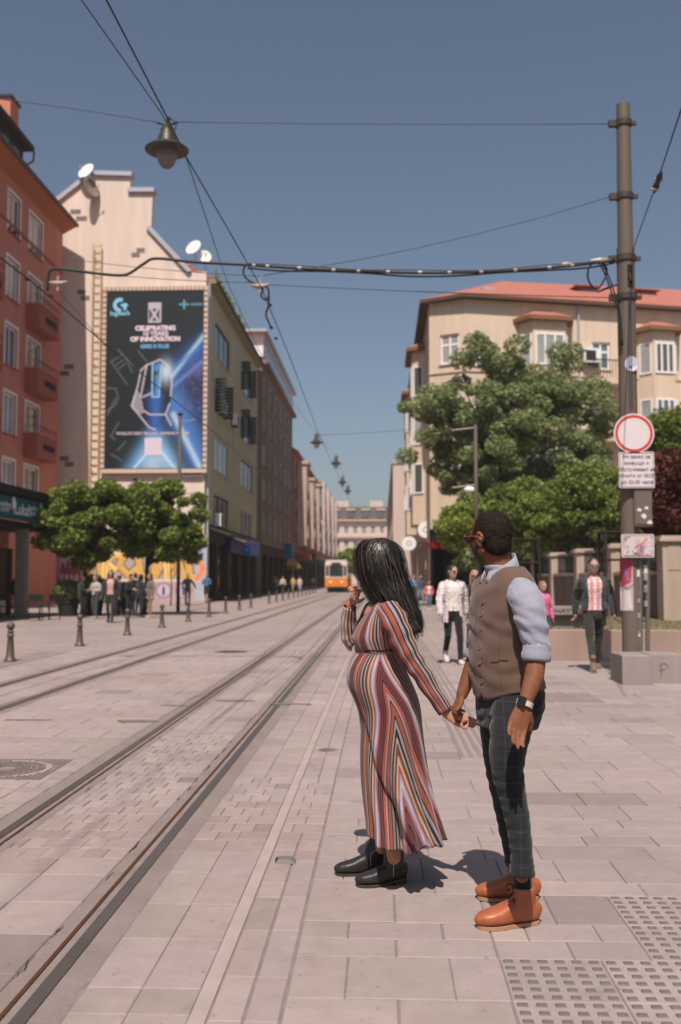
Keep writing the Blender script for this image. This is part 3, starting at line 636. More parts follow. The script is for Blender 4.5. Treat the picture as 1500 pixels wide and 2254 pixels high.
ra.line([(.2, .67), (1.0, .67)], .018, Wt, .8)
for k in range(5): ra.line([(.16 + .07 * k, .72), (.2 + .07 * k, .92)], .05, Gn, .8); ra.line([(.18 + .07 * k, .75), (.185 + .07 * k, .9)], .02, lin(190, 170, 80, .7))
for cx in (.62, .74, .86):
    th = [(cx + .045 * math.cos(a), .82 + .11 * math.sin(a)) for a in np.linspace(0, 2 * math.pi, 20)]; ra.poly(th, lin(206, 196, 206, .8)); ra.line(th, .012, lin(150, 110, 140)); ra.line([(cx, .78), (cx, .88)], .014, Bk)
ra.poly([(.93, 0), (1, 0), (1, .96), (.93, .96)], lin(196, 200, 214, .7)); ra.line([(.94, .35), (.98, .5), (.94, .65)], .03, lin(226, 130, 76)); ra.line([(.95, .1), (.97, .3)], .02, Bu)
ra.mesh('painted_letters', (g0.x, YG - .012, gh), (gw, 0, 0), (0, 0, -gh), vcol_mat('graffiti_paint', .75, .12), gf)
# --- satellite dishes
def dish(px, py, Y, dia, label, yaw, tilt, m=None, wallz=None):
    c = U(px, py, Y); r = thing('satellite_dish', label, 'dish', c[:], 'satellite dishes')
    prof_ = [(dia / 2 * k / 6, .12 * dia * (k / 6) ** 2) for k in range(7)]
    Mx = Matrix.Translation(c) @ Euler((0, 0, yaw)).to_matrix().to_4x4() @ Euler((math.pi / 2 - tilt, 0, 0)).to_matrix().to_4x4()
    mb = MB(); mb.rings([[(q[0] * math.cos(2 * math.pi * k / 24), q[0] * math.sin(2 * math.pi * k / 24), q[1]) for k in range(24)] for q in [(max(a, .005), b) for a, b in prof_]] + [[(q[0] * math.cos(2 * math.pi * k / 24), q[0] * math.sin(2 * math.pi * k / 24), q[1] - .02) for k in range(24)] for q in [(max(a, .005), b) for a, b in prof_[::-1]]])
    mb.v = [tuple(Mx @ Vector(v)) for v in mb.v]; mb.build('reflector', m or m_white, r, True)
    a = Mx @ Vector((0, -dia * .45, .1 * dia)); b = Mx @ Vector((0, -.1 * dia, .55 * dia)); mb = MB(); mb.tube([a, b], .02, 6); mb.tube([b - Vector((0, 0, .06)), b + Vector((0, 0, .06))], .05, 8); mb.build('feed_arm', m_flash, r)
    mb = MB(); mb.tube([c, c + Vector((0, .25, 0)), c + Vector((0, .45, -.9))], .035, 6); mb.build('mast', m_flash, r); return r
dish(192, 379, YG - .35, 1.15, 'white satellite dish at the top of the sloping gable edge', R(-25), R(25))
dish(199, 416, YG - .55, 1.35, 'grey satellite dish just below the gable top', R(62), R(20), mat('grey_dish', lin(150, 136, 120, .6), .6))
dish(428, 547, YG + 1.0, 1.1, 'larger white satellite dish on the low right gable shoulder', R(-25), R(25))
dish(451, 566, YG + 1.2, .85, 'smaller white satellite dish beside the larger one on the shoulder', R(20), R(15))
def acunit(F, s, z, label):
    r = thing('air_conditioner', label, 'air conditioner', F.p(s, 0, z)[:], 'air conditioning units')
    MB().obox(F, s, s + 1.1, .12, .5, z, z + .85).build('casing', m_white, r); q = F.p(s - .005, .31, z + .42)
    MB().obox(F, s + .1, s + .75, .503, .52, z + .1, z + .72).build('fan_grille', m_dark, r); MB().obox(F, s + .1, s + 1.0, .002, .5, z - .08, z - .003).build('bracket', m_dark, r)
for px, py, lb_ in ((478, 908, 'white air conditioner below the open shuttered window of the yellow-green side'), (508, 935, 'white air conditioner between the shuttered windows of the yellow-green side'), (470, 1158, 'white air conditioner above the shop awning beside the trees')):
    q = onX(px, py, XB); acunit(FS, q.y, q.z, lb_)
# plants along the eaves
def leaf_mesh(name, pts_, size, m, parent, up=.4, jitter=.5):
    n = len(pts_); N = rng.normal(size=(n, 3)); N[:, 2] = np.abs(N[:, 2]) + up; N /= np.linalg.norm(N, axis=1)[:, None]
    A = np.cross(N, rng.normal(size=(n, 3))); A /= np.linalg.norm(A, axis=1)[:, None]; B = np.cross(N, A)
    sz = size * rng.uniform(1 - jitter, 1 + jitter, n)[:, None]
    P = np.asarray(pts_); V = np.stack([P - A * sz * .6, P + B * sz * .36 + N * sz * .08, P + A * sz * .6 - N * sz * .12, P - B * sz * .36 + N * sz * .08], 1).reshape(-1, 3)
    me = bpy.data.meshes.new(name); me.vertices.add(4 * n); me.vertices.foreach_set('co', V.astype(np.float32).ravel())
    me.loops.add(4 * n); me.loops.foreach_set('vertex_index', np.arange(4 * n, dtype=np.int32)); me.polygons.add(n); me.polygons.foreach_set('loop_start', np.arange(0, 4 * n, 4, dtype=np.int32)); me.polygons.foreach_set('loop_total', np.full(n, 4, np.int32)); me.update(); me.validate()
    at = me.attributes.new('rnd', 'FLOAT', 'FACE'); at.data.foreach_set('value', rng.random(n).astype(np.float32))
    me.materials.append(m); return link(name, me, parent)
def leaf_mat(name, c1, c2, trans=.35):
    t = NT(name); a = t.n('Attribute', attribute_name='rnd'); n = t.noise(1.1, 3)
    f = t.math('ADD', t.math('MULTIPLY', a.outputs['Fac'], .6), t.math('MULTIPLY', n, .5))
    c = t.mix(f, c1, c2); t.set(Base_Color=c, Roughness=.65, Specular_IOR_Level=.12)
    tr = t.n('BsdfTranslucent'); t.l(c, tr.inputs[0]); mx = t.n('MixShader'); mx.inputs[0].default_value = trans
    t.l(t.b.outputs[0], mx.inputs[1]); t.l(tr.outputs[0], mx.inputs[2]); t.l(mx.outputs[0], t.t.nodes['Material Output'].inputs[0]); return t.m
m_lf1 = leaf_mat('maple_leaf', lin(78, 94, 40, .9), lin(150, 164, 86, .9)); m_lf2 = leaf_mat('dark_leaf', lin(92, 106, 66, .95), lin(164, 174, 120, .98)); m_lf3 = leaf_mat('purple_leaf', lin(72, 40, 36, .7), lin(128, 76, 64, .8)); m_lf4 = leaf_mat('fresh_leaf', lin(86, 104, 38, .9), lin(164, 178, 84, .9))
gp = thing('roof_plant', 'green weeds sprouting along the eaves behind the gable', 'plant', (XB, 66, zev), None)
P = np.array([(XB + rng.normal(.45, .12), rng.uniform(YG + .6, 76), zev + .25 + abs(rng.normal(0, .35)) * (1 if rng.random() < .3 else .3)) for _ in range(1400)]); leaf_mesh('foliage', P, .16, m_lf2, gp)
MB().tube([(XB + .4, YG + .8, zev + .15), (XB + .42, YG + 1.0, zev + .8)], .02).build('stem', m_dark, gp)

# --- generic street-side house
def street_house(name, label, X, n, y0, y1, z1, rows, ncol, m, zfirst, pitch, wh_, fm, side=1, cols=2, roofm=None, shopm=None):
    r = thing(name, label, 'building', (X, (y0 + y1) / 2, 0)); F = Frame((X, 0, 0), (0, 1, 0), (side, 0, 0)); W_ = (y1 - y0) / ncol
    ops = []
    for i in range(ncol):
        for k in range(rows):
            a = y0 + W_ * (i + .22); ops.append((a, a + W_ * .56, zfirst + pitch * k, zfirst + pitch * k + wh_))
    wall(F, y1, 4.6, z1, ops, m, r, s_start=y0)
    for o_ in ops: window(F, *o_, r, fm, gl(3, 4, 3, 1), cols=cols, inset=.14, fw=.13, sill=m)
    so_ = [(y0 + W_ * (i + .12), y0 + W_ * (i + .88), .2, 3.7) for i in range(ncol)]
    wall(F, y1, -.02, 4.6, so_, shopm or mat('dark_shopfront', lin(70, 62, 56, .45), .8, .3), r, s_start=y0, name='shop_front_wall', reveal=.5)
    for o_ in so_: window(F, *o_, r, m_dark, g_dark, cols=3, inset=.35, fw=.15, name='shop_window')
    dx = -side * 11
    MB().add([(X, y0, 0), (X + dx, y0, 0), (X + dx, y0, z1), (X, y0, z1)], [(0, 1, 2, 3)]).build('side_wall', m, r); mb = MB(); mb.add([(X, y1, 0), (X + dx, y1, 0), (X + dx, y1, z1), (X, y1, z1)], [(0, 1, 2, 3)]); mb.build('side_wall', m, r)
    MB().obox(F, y0 - .05, y1 + .05, -.2, .5, z1, z1 + .35).build('cornice', m, r)
    rf = MB(); rf.prism([(X + side * .45, y0, z1 + .352), (X + dx / 2, y0, z1 + 4), (X + dx, y0, z1 + .352)], (0, y1 - y0, 0)); rf.build('roof', roofm or m_tile, r)
    return r, F
XC = -10.7
brown, FB = street_house('apartment_house', 'dark brown apartment house with a glazed attic beyond the yellow-green side', XC, None, 88.3, 119, 20.8, 5, 6, m_brown, 5.4, 3.15, 2.1, m_white, cols=2)
att = MB().obox(FB, 88.3, 119, -1.2, .1, 21.16, 23.6).build('attic', m_white, brown)
for k in range(11): MB().obox(FB, 88.9 + k * 2.7, 91.0 + k * 2.7, .102, .13, 21.6, 23.2).build('attic_window', g_blue, brown)
MB().obox(FB, 87.6, 119.4, -1.6, .5, 23.602, 23.85).build('attic_roof', m_flash, brown)
org, FO = street_house('town_house', 'orange brick town house with pale stone bays and red roof further down the street', -10.5, None, 119.3, 160, 16.6, 4, 6, m_brick, 5.4, 2.9, 1.9, m_white, cols=2)
for y_, a_, b_ in ((124, -1.1, 15.8), (137, -1.2, 15.0), (150, -1.2, 15.4)):
    MB().obox(FO, y_, y_ + 4, .0, 1.15, 5.6, b_).build('stone_bay', m_stone, org); MB().obox(FO, y_ - .2, y_ + 4.2, .0, 1.4, b_ + .003, b_ + .4).build('bay_cornice', m_stone, org)
    for k in range(3): MB().obox(FO, y_ + .5, y_ + 3.5, 1.153, 1.2, 6.4 + 3 * k, 8.4 + 3 * k).build('bay_window', g_mid, org)
for k in range(3):
    for y_ in (130, 143, 156): MB().obox(FO, y_, y_ + 3, .0, .9, 5.0 + k * 2.9, 5.55 + k * 2.9).build('balcony', mat('orange_balcony', lin(200, 110, 60, .7), .7), org)
MB().box((-12.6, 121, 18), (-11.6, 122.6, 22.5)).build('chimney', m_brick, org)
tan, FT = street_house('town_house', 'tan stone town house with white bay strips at the far end of the left row', -10.4, None, 160.3, 222, 17.0, 4, 9, m_stone, 5.4, 2.95, 1.9, m_white, cols=2)
for y_ in (164, 178, 194, 208):
    MB().obox(FT, y_, y_ + 4, .0, 1.1, 5.6, 17.4).build('stone_bay', m_whitewall, tan)
    for k in range(4): MB().obox(FT, y_ + .5, y_ + 3.5, 1.103, 1.13, 6.4 + 2.9 * k, 8.2 + 2.9 * k).build('bay_window', g_mid, tan)
# far end of the street
FE = Frame((0, 262, 0), (1, 0, 0), (0, -1, 0)); endb = thing('corner_block', 'pale grey stone block with mansard roof closing the far end of the street', 'building', (-4, 262, 0))
ops = [(-19.2 + i * 2.35, -18.0 + i * 2.35, 2.4 + k * 3.6, 4.4 + k * 3.6) for i in range(17) for k in range(4)]
wall(FE, 21, -.02, 16.5, ops, m_whitewall, endb, s_start=-20, reveal=.4)
for o_ in ops: window(FE, *o_, endb, m_white, g_mid, cols=2, inset=.2, fw=.12)
for z_, d_ in ((12.1, .7), (16.5, .9)): MB().obox(FE, -20.3, 21.3, -.3, d_, z_ + .002, z_ + .45).build('cornice', m_stone, endb)
MB().obox(FE, -19.8, 20.8, -4, -.1, 16.96, 20.3).build('mansard', mat('grey_mansard', lin(128, 118, 116, .6), .8, .2, .4), endb)
for k in range(9): MB().obox(FE, -17 + k * 4, -15.2 + k * 4, -.098, .1, 17.5, 19.4).build('dormer_window', g_mid, endb); MB().obox(FE, -17.3 + k * 4, -14.9 + k * 4, -.3, .3, 19.41, 19.8).build('dormer_roof', m_whitewall, endb)
for x_ in (-12, -3, 3): MB().obox(FE, x_, x_ + 3.5, -4, -1, 20.31, 22).build('roof_house', m_whitewall, endb)
# pale block on the right of the street
YP = 100.0; XP = U(866, 1200, YP).x; zp = U(866, 1021, YP).z
pale = thing('corner_block', 'pale pinkish blank-ended block on the right side of the street', 'building', (XP + 5, YP, 0))
FP = Frame((0, YP, 0), (1, 0, 0), (0, -1, 0)); wall(FP, XP + 12, -.02, zp, [], m_whitewall, pale, s_start=XP)
FP2 = Frame((XP, 0, 0), (0, 1, 0), (-1, 0, 0)); po = [(YP + 4 + i * 8, YP + 7.5 + i * 8, 3.2 + k * 3.2, 5.2 + k * 3.2) for i in range(12) for k in range(3)]
wall(FP2, 200, -.02, zp, po, m_whitewall, pale, s_start=YP)
for o_ in po: window(FP2, *o_, pale, m_white, g_mid, cols=2)
MB().box((XP - .15, YP - .1, zp + .002), (XP + 12, 200, zp + .4)).build('roof', m_flash, pale)

# --- corner house on the right
YK = 60.5; P0 = onX(945, 700, 2.9); P0 = Vector((2.9, P0.y, 0)); zE = onX(945, 668, 2.9).z
P1 = U(1022, 700, P0.y * .983); P1 = Vector((P1.x, P1.y, 0)); P2 = U(1500, 700, P0.y * .983 * 1.06); P2 = Vector((P2.x, P2.y, 0))
corner = thing('corner_house', 'yellow rendered corner house with red tiled roof and oriel bays behind the trees', 'building', (P1.x, P1.y, 0))
u1 = (P1 - P0).normalized(); FCh = Frame(P0, u1, (u1.y, -u1.x, 0)); L1 = (P1 - P0).length
u2 = (P2 - P1).normalized(); FM = Frame(P1, u2, (u2.y, -u2.x, 0)); L2 = (P2 - P1).length + 9
FSt = Frame((2.9, 0, 0), (0, 1, 0), (-1, 0, 0)); YS0, YS1 = P0.y, 97.0
def rect(F, x0, x1, yt, yb):
    a, z1_ = onF(F, x0, yt); b, _ = onF(F, x1, yt); _, z0_ = onF(F, x0, yb); return (a, b, z0_, z1_)
pit2 = rect(FM, 1303, 1343, 752, 812); dz = 3.42
co = [rect(FCh, 969, 1011, 738, 803), rect(FCh, 969, 1011, 851, 915)]
co += [(co[0][0], co[0][1], co[0][2] - dz * k, co[0][3] - dz * k) for k in (2, 3)]
wall(FCh, L1, 4.4, zE, co, m_yel, corner); [window(FCh, *o_, corner, m_white, [g_curt, g_dark, g_mid, g_dark][i], cols=2, transom=.35, fw=.12, sill=m_yel) for i, o_ in enumerate(co)]
wall(FCh, L1, -.02, 4.4, [(.2, L1 - .2, .1, 4.0)], mat('black_shop', (.015, .015, .016), .6), corner, name='shop_front_wall', reveal=1.2)
MB().obox(FCh, .2, L1 - .2, -1.22, -1.19, .1, 4.0).build('shop_window', g_dark, corner)
mo = []
for x0, x1 in ((1042, 1072), (1303, 1343)):
    for k in range(4): q = rect(FM, x0, x1, 738 if x0 < 1100 else 752, 803 if x0 < 1100 else 812); mo.append((q[0], q[1], q[2] - dz * k, q[3] - dz * k))
bays = [(onF(FM, 1142, 760)[0], onF(FM, 1250, 760)[0]), (onF(FM, 1403, 760)[0], onF(FM, 1486, 760)[0])]
more = [(bays[1][1] + 2.2, bays[1][1] + 3.6, mo[0][2] - dz * k, mo[0][3] - dz * k) for k in range(4)]; mo += more
wall(FM, L2, 4.4, zE, mo, m_yel, corner); [window(FM, *o_, corner, m_white, gl(2, 3, 3, 2), cols=2, transom=.35, fw=.12, sill=m_yel) for o_ in mo]
wall(FM, L2, -.02, 4.4, [(.6 + 4.2 * k, 4.2 + 4.2 * k, .1, 3.9) for k in range(5)], mat('black_shop', (0, 0, 0)), corner, name='shop_front_wall', reveal=.8)
for k in range(5): MB().obox(FM, .6 + 4.2 * k, 4.2 + 4.2 * k, -.82, -.79, .1, 3.9).build('shop_window', g_dark, corner)
def oriel(a, b, zb, zt_, zwin, parent, F, dep=.95, ch=.55):
    pl_ = [(a, 0), (a + ch, dep), (b - ch, dep), (b, 0)]
    o = MB(); o.prism([F.p(s_, d_, zb) for s_, d_ in pl_], (0, 0, zt_ - zb)); o = o.build('oriel', m_yel, parent)
    MB().prism([F.p(s_ + (-.35 if i < 2 else .35), d_ + (.35 if d_ else 0), zt_ + .003) for i, (s_, d_) in enumerate(pl_)], (0, 0, .25)).build('oriel_cornice', mat('brown_cornice', lin(150, 110, 76, .6), .8), o)
    cs = [F.p(s_ + (-.3 if i < 2 else .3), d_ + (.3 if d_ else 0), zt_ + .255) for i, (s_, d_) in enumerate(pl_)]; ap = [F.p(a + 1.0, .01, zt_ + .85), F.p(b - 1.0, .01, zt_ + .85)]
    MB().add(cs + ap, [(0, 1, 4), (1, 2, 5, 4), (2, 3, 5)]).build('oriel_roof', m_tile, o)
    Fa = Frame(F.p(0, dep, 0), F.u, F.n)
    pl2 = [(F.p(*pl_[0], 0), F.p(*pl_[1], 0)), (F.p(*pl_[2], 0), F.p(*pl_[3], 0))]
    for z0_, z1_ in zwin:
        window(Fa, a + ch + .08, b - ch - .08, z0_, z1_, o, m_white, gl(1, 2, 3, 3), cols=3, transom=.0, inset=-.07, fw=.12, name='bay_window')
        for qa, qb in pl2:
            uu = (qb - qa).normalized(); Fq = Frame(qa, uu, (uu.y, -uu.x, 0)); Lq = (qb - qa).length
            if Fq.n.dot(F.n) < 0: Fq.n = -Fq.n
            window(Fq, .15, Lq - .12, z0_, z1_, o, m_white, gl(1, 2, 3, 3), cols=1, inset=-.07, fw=.1, name='bay_window')
for i, (a, b) in enumerate(bays):
    zc = onF(FM, 1142 if i == 0 else 1403, 712 if i == 0 else 735)[1]; zt0 = onF(FM, 1142 if i == 0 else 1410, 735 if i == 0 else 756)[1]
    oriel(a, b, 4.6, zc, [(zt0 - 2.0 - dz * k, zt0 - .1 - dz * k) for k in range(4)], corner, FM)
for z0_, yA in ((5.0, 64.5), (5.0, 80)): oriel(yA, yA + 5.5, z0_, 16.4, [(7 + 3.2 * k, 9 + 3.2 * k) for k in range(3)], corner, FSt, dep=.85)
so_ = [(72.5, 74.5, 6.5 + 3.3 * k, 8.6 + 3.3 * k) for k in range(4)] + [(76.5, 78.5, 6.5 + 3.3 * k, 8.6 + 3.3 * k) for k in range(4)] + [(88, 90, 6.5 + 3.3 * k, 8.6 + 3.3 * k) for k in range(4)]
wall(FSt, YS1, 4.4, zE, so_, m_yel, corner, s_start=YS0); [window(FSt, *o_, corner, m_white, g_mid, cols=2, fw=.12) for o_ in so_]
wall(FSt, YS1, -.02, 4.4, [(62 + 5 * k, 66 + 5 * k, .1, 3.8) for k in range(7)], m_stone, corner, s_start=YS0, name='shop_front_wall', reveal=.8)
for k in range(7): MB().obox(FSt, 62 + 5 * k, 66 + 5 * k, -.82, -.79, .1, 3.8).build('shop_window', g_dark, corner)
# string course, eaves, roof
for F, L, s0 in ((FCh, L1, 0), (FM, L2, 0)):
    MB().obox(F, s0, L, .002, .07, co[0][2] - .55, co[0][2] - .40).build('string_course', m_yel, corner)
ev = [Vector((2.9, YS1, 0)), P0, P1, FM.p(L2, 0, 0)]
def off(d): return [Vector((2.9 - d, YS1, 0)), P0 + Vector((-d, -d * .35, 0)), P1 + Vector((-d * .1, -d, 0)), FM.p(L2 + d, d, 0)]
o1 = off(.55); o0 = off(-.3)
for i in range(3): MB().add([o1[i] + Vector((0, 0, zE)), o1[i + 1] + Vector((0, 0, zE)), o1[i + 1] + Vector((0, 0, zE + .2)), o1[i] + Vector((0, 0, zE + .2)), o0[i] + Vector((0, 0, zE)), o0[i + 1] + Vector((0, 0, zE))], [(0, 1, 2, 3), (0, 4, 5, 1)]).build('eaves', mat('brown_eaves', lin(120, 92, 70, .5), .8), corner)
rg = [Vector((8.9, YS1, zE + 3.5)), Vector((P0.x + 5.2, P0.y + 7.2, zE + 3.5)), Vector((P0.x + 5.2, P0.y + 7.2, zE + 3.5)), FM.p(L2, -6.2, zE + 3.5)]
el = [p_ + Vector((0, 0, zE + .205)) for p_ in o1]
MB().add(el + rg, [(0, 1, 5, 4), (1, 2, 5), (2, 3, 7, 5)]).build('roof', m_tile, corner)
for px, py in ((1296, 648), (1428, 656)):
    s_, z_ = onF(Frame(FM.p(0, -3, 0), FM.u, FM.n), px, py); F3 = Frame(FM.p(0, -3, 0), FM.u, FM.n)
    d_ = MB().obox(F3, s_ - .75, s_ + .55, -2.2, .0, z_ - .9, z_ + .45).build('roof_dormer', mat('dormer_red', lin(170, 90, 70, .6), .8), corner); MB().obox(F3, s_ - .5, s_ + .45, .003, .06, z_ - .45, z_ + .33).build('dormer_pane', g_blue, d_); MB().obox(F3, s_ - .95, s_ + .7, -2.3, .25, z_ + .453, z_ + .55).build('dormer_roof', m_tile, d_)
s_, z_ = onF(Frame(FM.p(0, -2, 0), FM.u, FM.n), 1075, 637); MB().obox(Frame(FM.p(0, -2, 0), FM.u, FM.n), s_ - .35, s_ + .35, -.6, .1, z_ - .2, z_ + .12).build('skylight', m_flash, corner)
s_, _ = onF(FM, 1272, 700); MB().tube([FM.p(s_, .12, 4.5), FM.p(s_, .12, zE - .1)], .07).build('downpipe', m_flash, corner)
q = rect(FM, 1290, 1360, 838, 850)
for k in range(3):
    bo = MB().obox(FM, q[0], q[1] + .6, .0, 1.1, q[2] - dz * k, q[3] - dz * k).build('balcony', m_yel, corner); r_ = MB()
    for j in range(14): r_.obox(FM, q[0] + .03 + j * (q[1] + .5 - q[0]) / 13, q[0] + .06 + j * (q[1] + .5 - q[0]) / 13, 1.03, 1.06, q[3] - dz * k, q[3] - dz * k + 1.05)
    r_.obox(FM, q[0], q[1] + .6, 1.02, 1.07, q[3] - dz * k + 1.05, q[3] - dz * k + 1.12); r_.build('railing', m_dark, bo)
s_, z_ = onF(FM, 1279, 800); acunit(FM, s_, z_, 'white air conditioner beside the balcony door of the yellow corner house')
# shop sign and round signs at the corner house foot
sg = thing('shop_sign', 'red lettered sign on the black shop front of the corner house', 'sign', FCh.p(1, .3, 4)[:])
a, z_ = onF(FCh, 958, 1193); b, _ = onF(FCh, 1001, 1193)
MB().obox(FCh, .1, L1 - .1, .02, .35, 3.3, 4.35).build('fascia', mat('black_shop', (0, 0, 0)), sg)
text_mesh('ON! ROCKS', .62, m=mat('red_letters', lin(210, 44, 34), .5, .02), parent=sg, origin=FCh.p((a + b) / 2, .37, z_ - .25), u=FCh.u, up=(0, 0, 1), bold=.02, sx=.55)
for px, py, d_, lb_ in ((938, 1166, 1.05, 'round white sign hanging on the side of the corner house'), (901, 1196, .9, 'lower round white sign over the right pavement')):
    c = U(px, py, 64); r = thing('round_sign', lb_, 'sign', c[:]); mb = MB(); mb.rings([[(c.x + rr_ * math.cos(2 * math.pi * k / 24), 64 + yy_, c.z + rr_ * math.sin(2 * math.pi * k / 24)) for k in range(24)] for rr_, yy_ in ((d_ / 2, .1), (d_ / 2, -.1))]); mb.build('disc', m_white, r); MB().box((c.x, 63.98, c.z - .03), (c.x + 1.4, 64.02, c.z + .03)).build('bracket', m_dark, r)
    MB().rings([[(c.x + rr_ * math.cos(2 * math.pi * k / 24), 64 - .105, c.z + rr_ * math.sin(2 * math.pi * k / 24)) for k in range(24)] for rr_ in (d_ * .18, d_ * .14)], cap=False).build('emblem', m_dark, r)
# --- shop pavilion with the teal sign
XQ = -13.4; pav = thing('shop_pavilion', 'low shop pavilion with dark flat roof in front of the red house', 'kiosk', (XQ - 2, 36, 0))
yq1 = onX(118, 1140, XQ).y
m_pv = mat('grey_column', lin(150, 144, 132, .55), .85, .12, 2)
MB().box((XQ - 5, 26, onX(0, 1082, XQ).z), (XQ + .25, yq1 + .2, onX(0, 1082, XQ).z + .28)).build('flat_roof', mat('dark_fascia', lin(40, 36, 34, .6), .8), pav)
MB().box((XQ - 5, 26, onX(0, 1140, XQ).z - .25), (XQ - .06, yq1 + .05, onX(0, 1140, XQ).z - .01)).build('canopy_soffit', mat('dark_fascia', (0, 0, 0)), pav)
for px in (59, -40):
    c = onX(px, 1250, XQ); MB().box((XQ - .38, c.y - .19, -.02), (XQ + .0, c.y + .19, onX(0, 1140, XQ).z - .25)).build('column', m_pv, pav)
F4 = Frame((XQ - 1.6, 0, 0), (0, 1, 0), (1, 0, 0)); yb_ = onX(46, 1250, XQ - 1.6).y
wall(F4, yq1 - .6, -.02, 3.4, [(yb_ - 3.2, yb_ - .9, .0, 2.7), (28, 33, .5, 2.7)], m_red, pav, s_start=26)
window(F4, yb_ - 3.2, yb_ - .9, .02, 2.7, pav, mat('olive_door', lin(96, 84, 50, .5), .7), g_dark, cols=2, name='shop_door'); window(F4, 28, 33, .5, 2.7, pav, m_dark, g_dark, cols=3, name='shop_window')
ts = thing('shop_sign', 'teal shop sign board with white lettering and a small tree emblem', 'sign', (XQ, yq1 - 3, 4))
z1s, z0s = onX(0, 1087, XQ).z - .02, onX(0, 1138, XQ).z
FQ = Frame((XQ, 0, 0), (0, 1, 0), (1, 0, 0)); MB().obox(FQ, 27, yq1, -.05, .12, z0s, z1s).build('board', mat('teal_board', lin(18, 84, 96, .9), .5, .06), ts)
mw = mat('white_letters', (.7, .7, .7), .6, .02)
def st(s, px, py, size, **k): q = onX(px, py, XQ + .125); text_mesh(s, size, m=mw, parent=ts, origin=q, u=(0, 1, 0), up=(0, 0, 1), **k)
st('Lukah', 52, 1123, .62, bold=.006, sx=1.15); st('wedding', 11, 1109, .30, sx=1.2); st('store', 11, 1120, .30, sx=1.2); st('wedding', 74, 1119, .26, sx=1.1); st('store', 74, 1130, .26, sx=1.1)
for px, py, k in ((31, 1112, 1.0), (91, 1123, .85)):
    q = onX(px, py, XQ + .122); mb = MB(); n = 14
    mb.add([(q.x, q.y + .16 * k * math.cos(2 * math.pi * i / n), q.z + .08 + .24 * k * math.sin(2 * math.pi * i / n)) for i in range(n)], [tuple(range(n))]); mb.box((q.x - .001, q.y - .02, q.z - .34 * k), (q.x + .002, q.y + .02, q.z - .1)); mb.build('tree_emblem', mw, ts)
# --- blue box sign down the street
bs = thing('shop_sign', 'bright blue box sign projecting over the left-hand shops', 'sign', (-10.6, 80, 4))
z1s, z0s = U(535, 1187, 78).z, U(535, 1221, 78).z; xa, xb = U(521, 1200, 78).x, U(551, 1200, 78).x
m_blue = mat('blue_sign', lin(40, 110, 210, .9), .4, .05); m_blue2 = mat('blue_fascia', lin(30, 60, 160, .8), .4, .05)
MB().box((max(xa, XB + .01), 78, z0s), (xb, 84, z1s)).build('box', m_blue, bs); MB().obox(FS, 70.5, 77.9, .02, .35, z0s, z1s - .1).build('fascia', m_blue2, bs)
text_mesh('БАНКОВ', .36, m=mw, parent=bs, origin=Vector(((xa + xb) / 2, 77.985, z1s - .38)), u=(1, 0, 0), up=(0, 0, 1), sx=.62); text_mesh('КЛОН', .36, m=mw, parent=bs, origin=Vector(((xa + xb) / 2, 77.985, z1s - .85)), u=(1, 0, 0), up=(0, 0, 1), sx=.75)
# small projecting signs and awnings further down
for y_, x_, z_, w_, h_, col, lb_ in ((106, -9.9, 3.6, 1.0, 1.6, (30, 80, 110), 'dark blue-green projecting shop sign on the brown house'), (128, -9.6, 3.9, 1.2, .7, (150, 96, 40), 'amber projecting sign beyond the brown house'), (140, -9.4, 4.2, 1.4, .8, (66, 54, 48), 'dark hanging sign among the far left shops')):
    r = thing('shop_sign', lb_, 'sign', (x_, y_, z_)); MB().box((x_ - w_ / 2, y_ - .12, z_), (x_ + w_ / 2, y_ + .12, z_ + h_)).build('panel', mat('sign_%d' % y_, lin(*col), .5, .1), r); MB().box((-10.7, y_ - .03, z_ + h_ * .5), (x_ - w_ / 2 - .001, y_ + .03, z_ + h_ * .5 + .06)).build('bracket', m_dark, r)
aw = thing('awning', 'mustard dome awning over a far left shop door', 'awning', (-10.5, 116, 2.8)); mb = MB(); mb.rings([[(-10.7 + 1.4 * math.sin(a) * (1 if True else 0), 112 + 4.5 * k / 8, 2.7 + 1.1 * math.cos(a) * math.sin(math.pi * (k + .5) / 9.0)) for a in np.linspace(0, math.pi / 2, 8)] for k in range(9)], cap=False, closed=False); mb.build('canopy', mat('mustard_canvas', lin(190, 150, 70, .8), .8), aw); MB().box((-10.69, 112, 2.62), (-9.3, 116.5, 2.69)).build('valance', mat('mustard_canvas', (0, 0, 0)), aw)
# ------------------------------------------------------------------ street furniture
m_bol = mat('bollard_iron', lin(112, 100, 86, .6), .5, .2, 12, .2, 80, metal=.35, spec=.4)
bprof = [(.115, -.02), (.115, .02), (.095, .05), (.075, .08), (.062, .28), (.05, .44), (.066, .455), (.066, .475), (.05, .49), (.045, .515), (.06, .53), (.06, .545), (.03, .56), (.045, .575), (.066, .60), (.074, .635), (.066, .67), (.04, .70), (.008, .708)]
bm_ = MB().lathe((0, 0, 0), bprof, 16); 
bol_post = MB().lathe((0, 0, 0), bprof[:13], 16).build('post', m_bol, None, True); bol_ball = MB().lathe((0, 0, 0), bprof[12:], 16).build('ball_finial', m_bol, None, True)
pm_, bm2_ = bol_post.data, bol_ball.data; bpy.data.objects.remove(bol_post); bpy.data.objects.remove(bol_ball)
ords = ['nearest', 'second', 'third', 'fourth', 'fifth', 'sixth', 'seventh', 'eighth', 'ninth', 'tenth', 'eleventh', 'twelfth', 'thirteenth', 'fourteenth', 'fifteenth', 'sixteenth', 'seventeenth', 'eighteenth', 'nineteenth', 'twentieth']
kk = 0
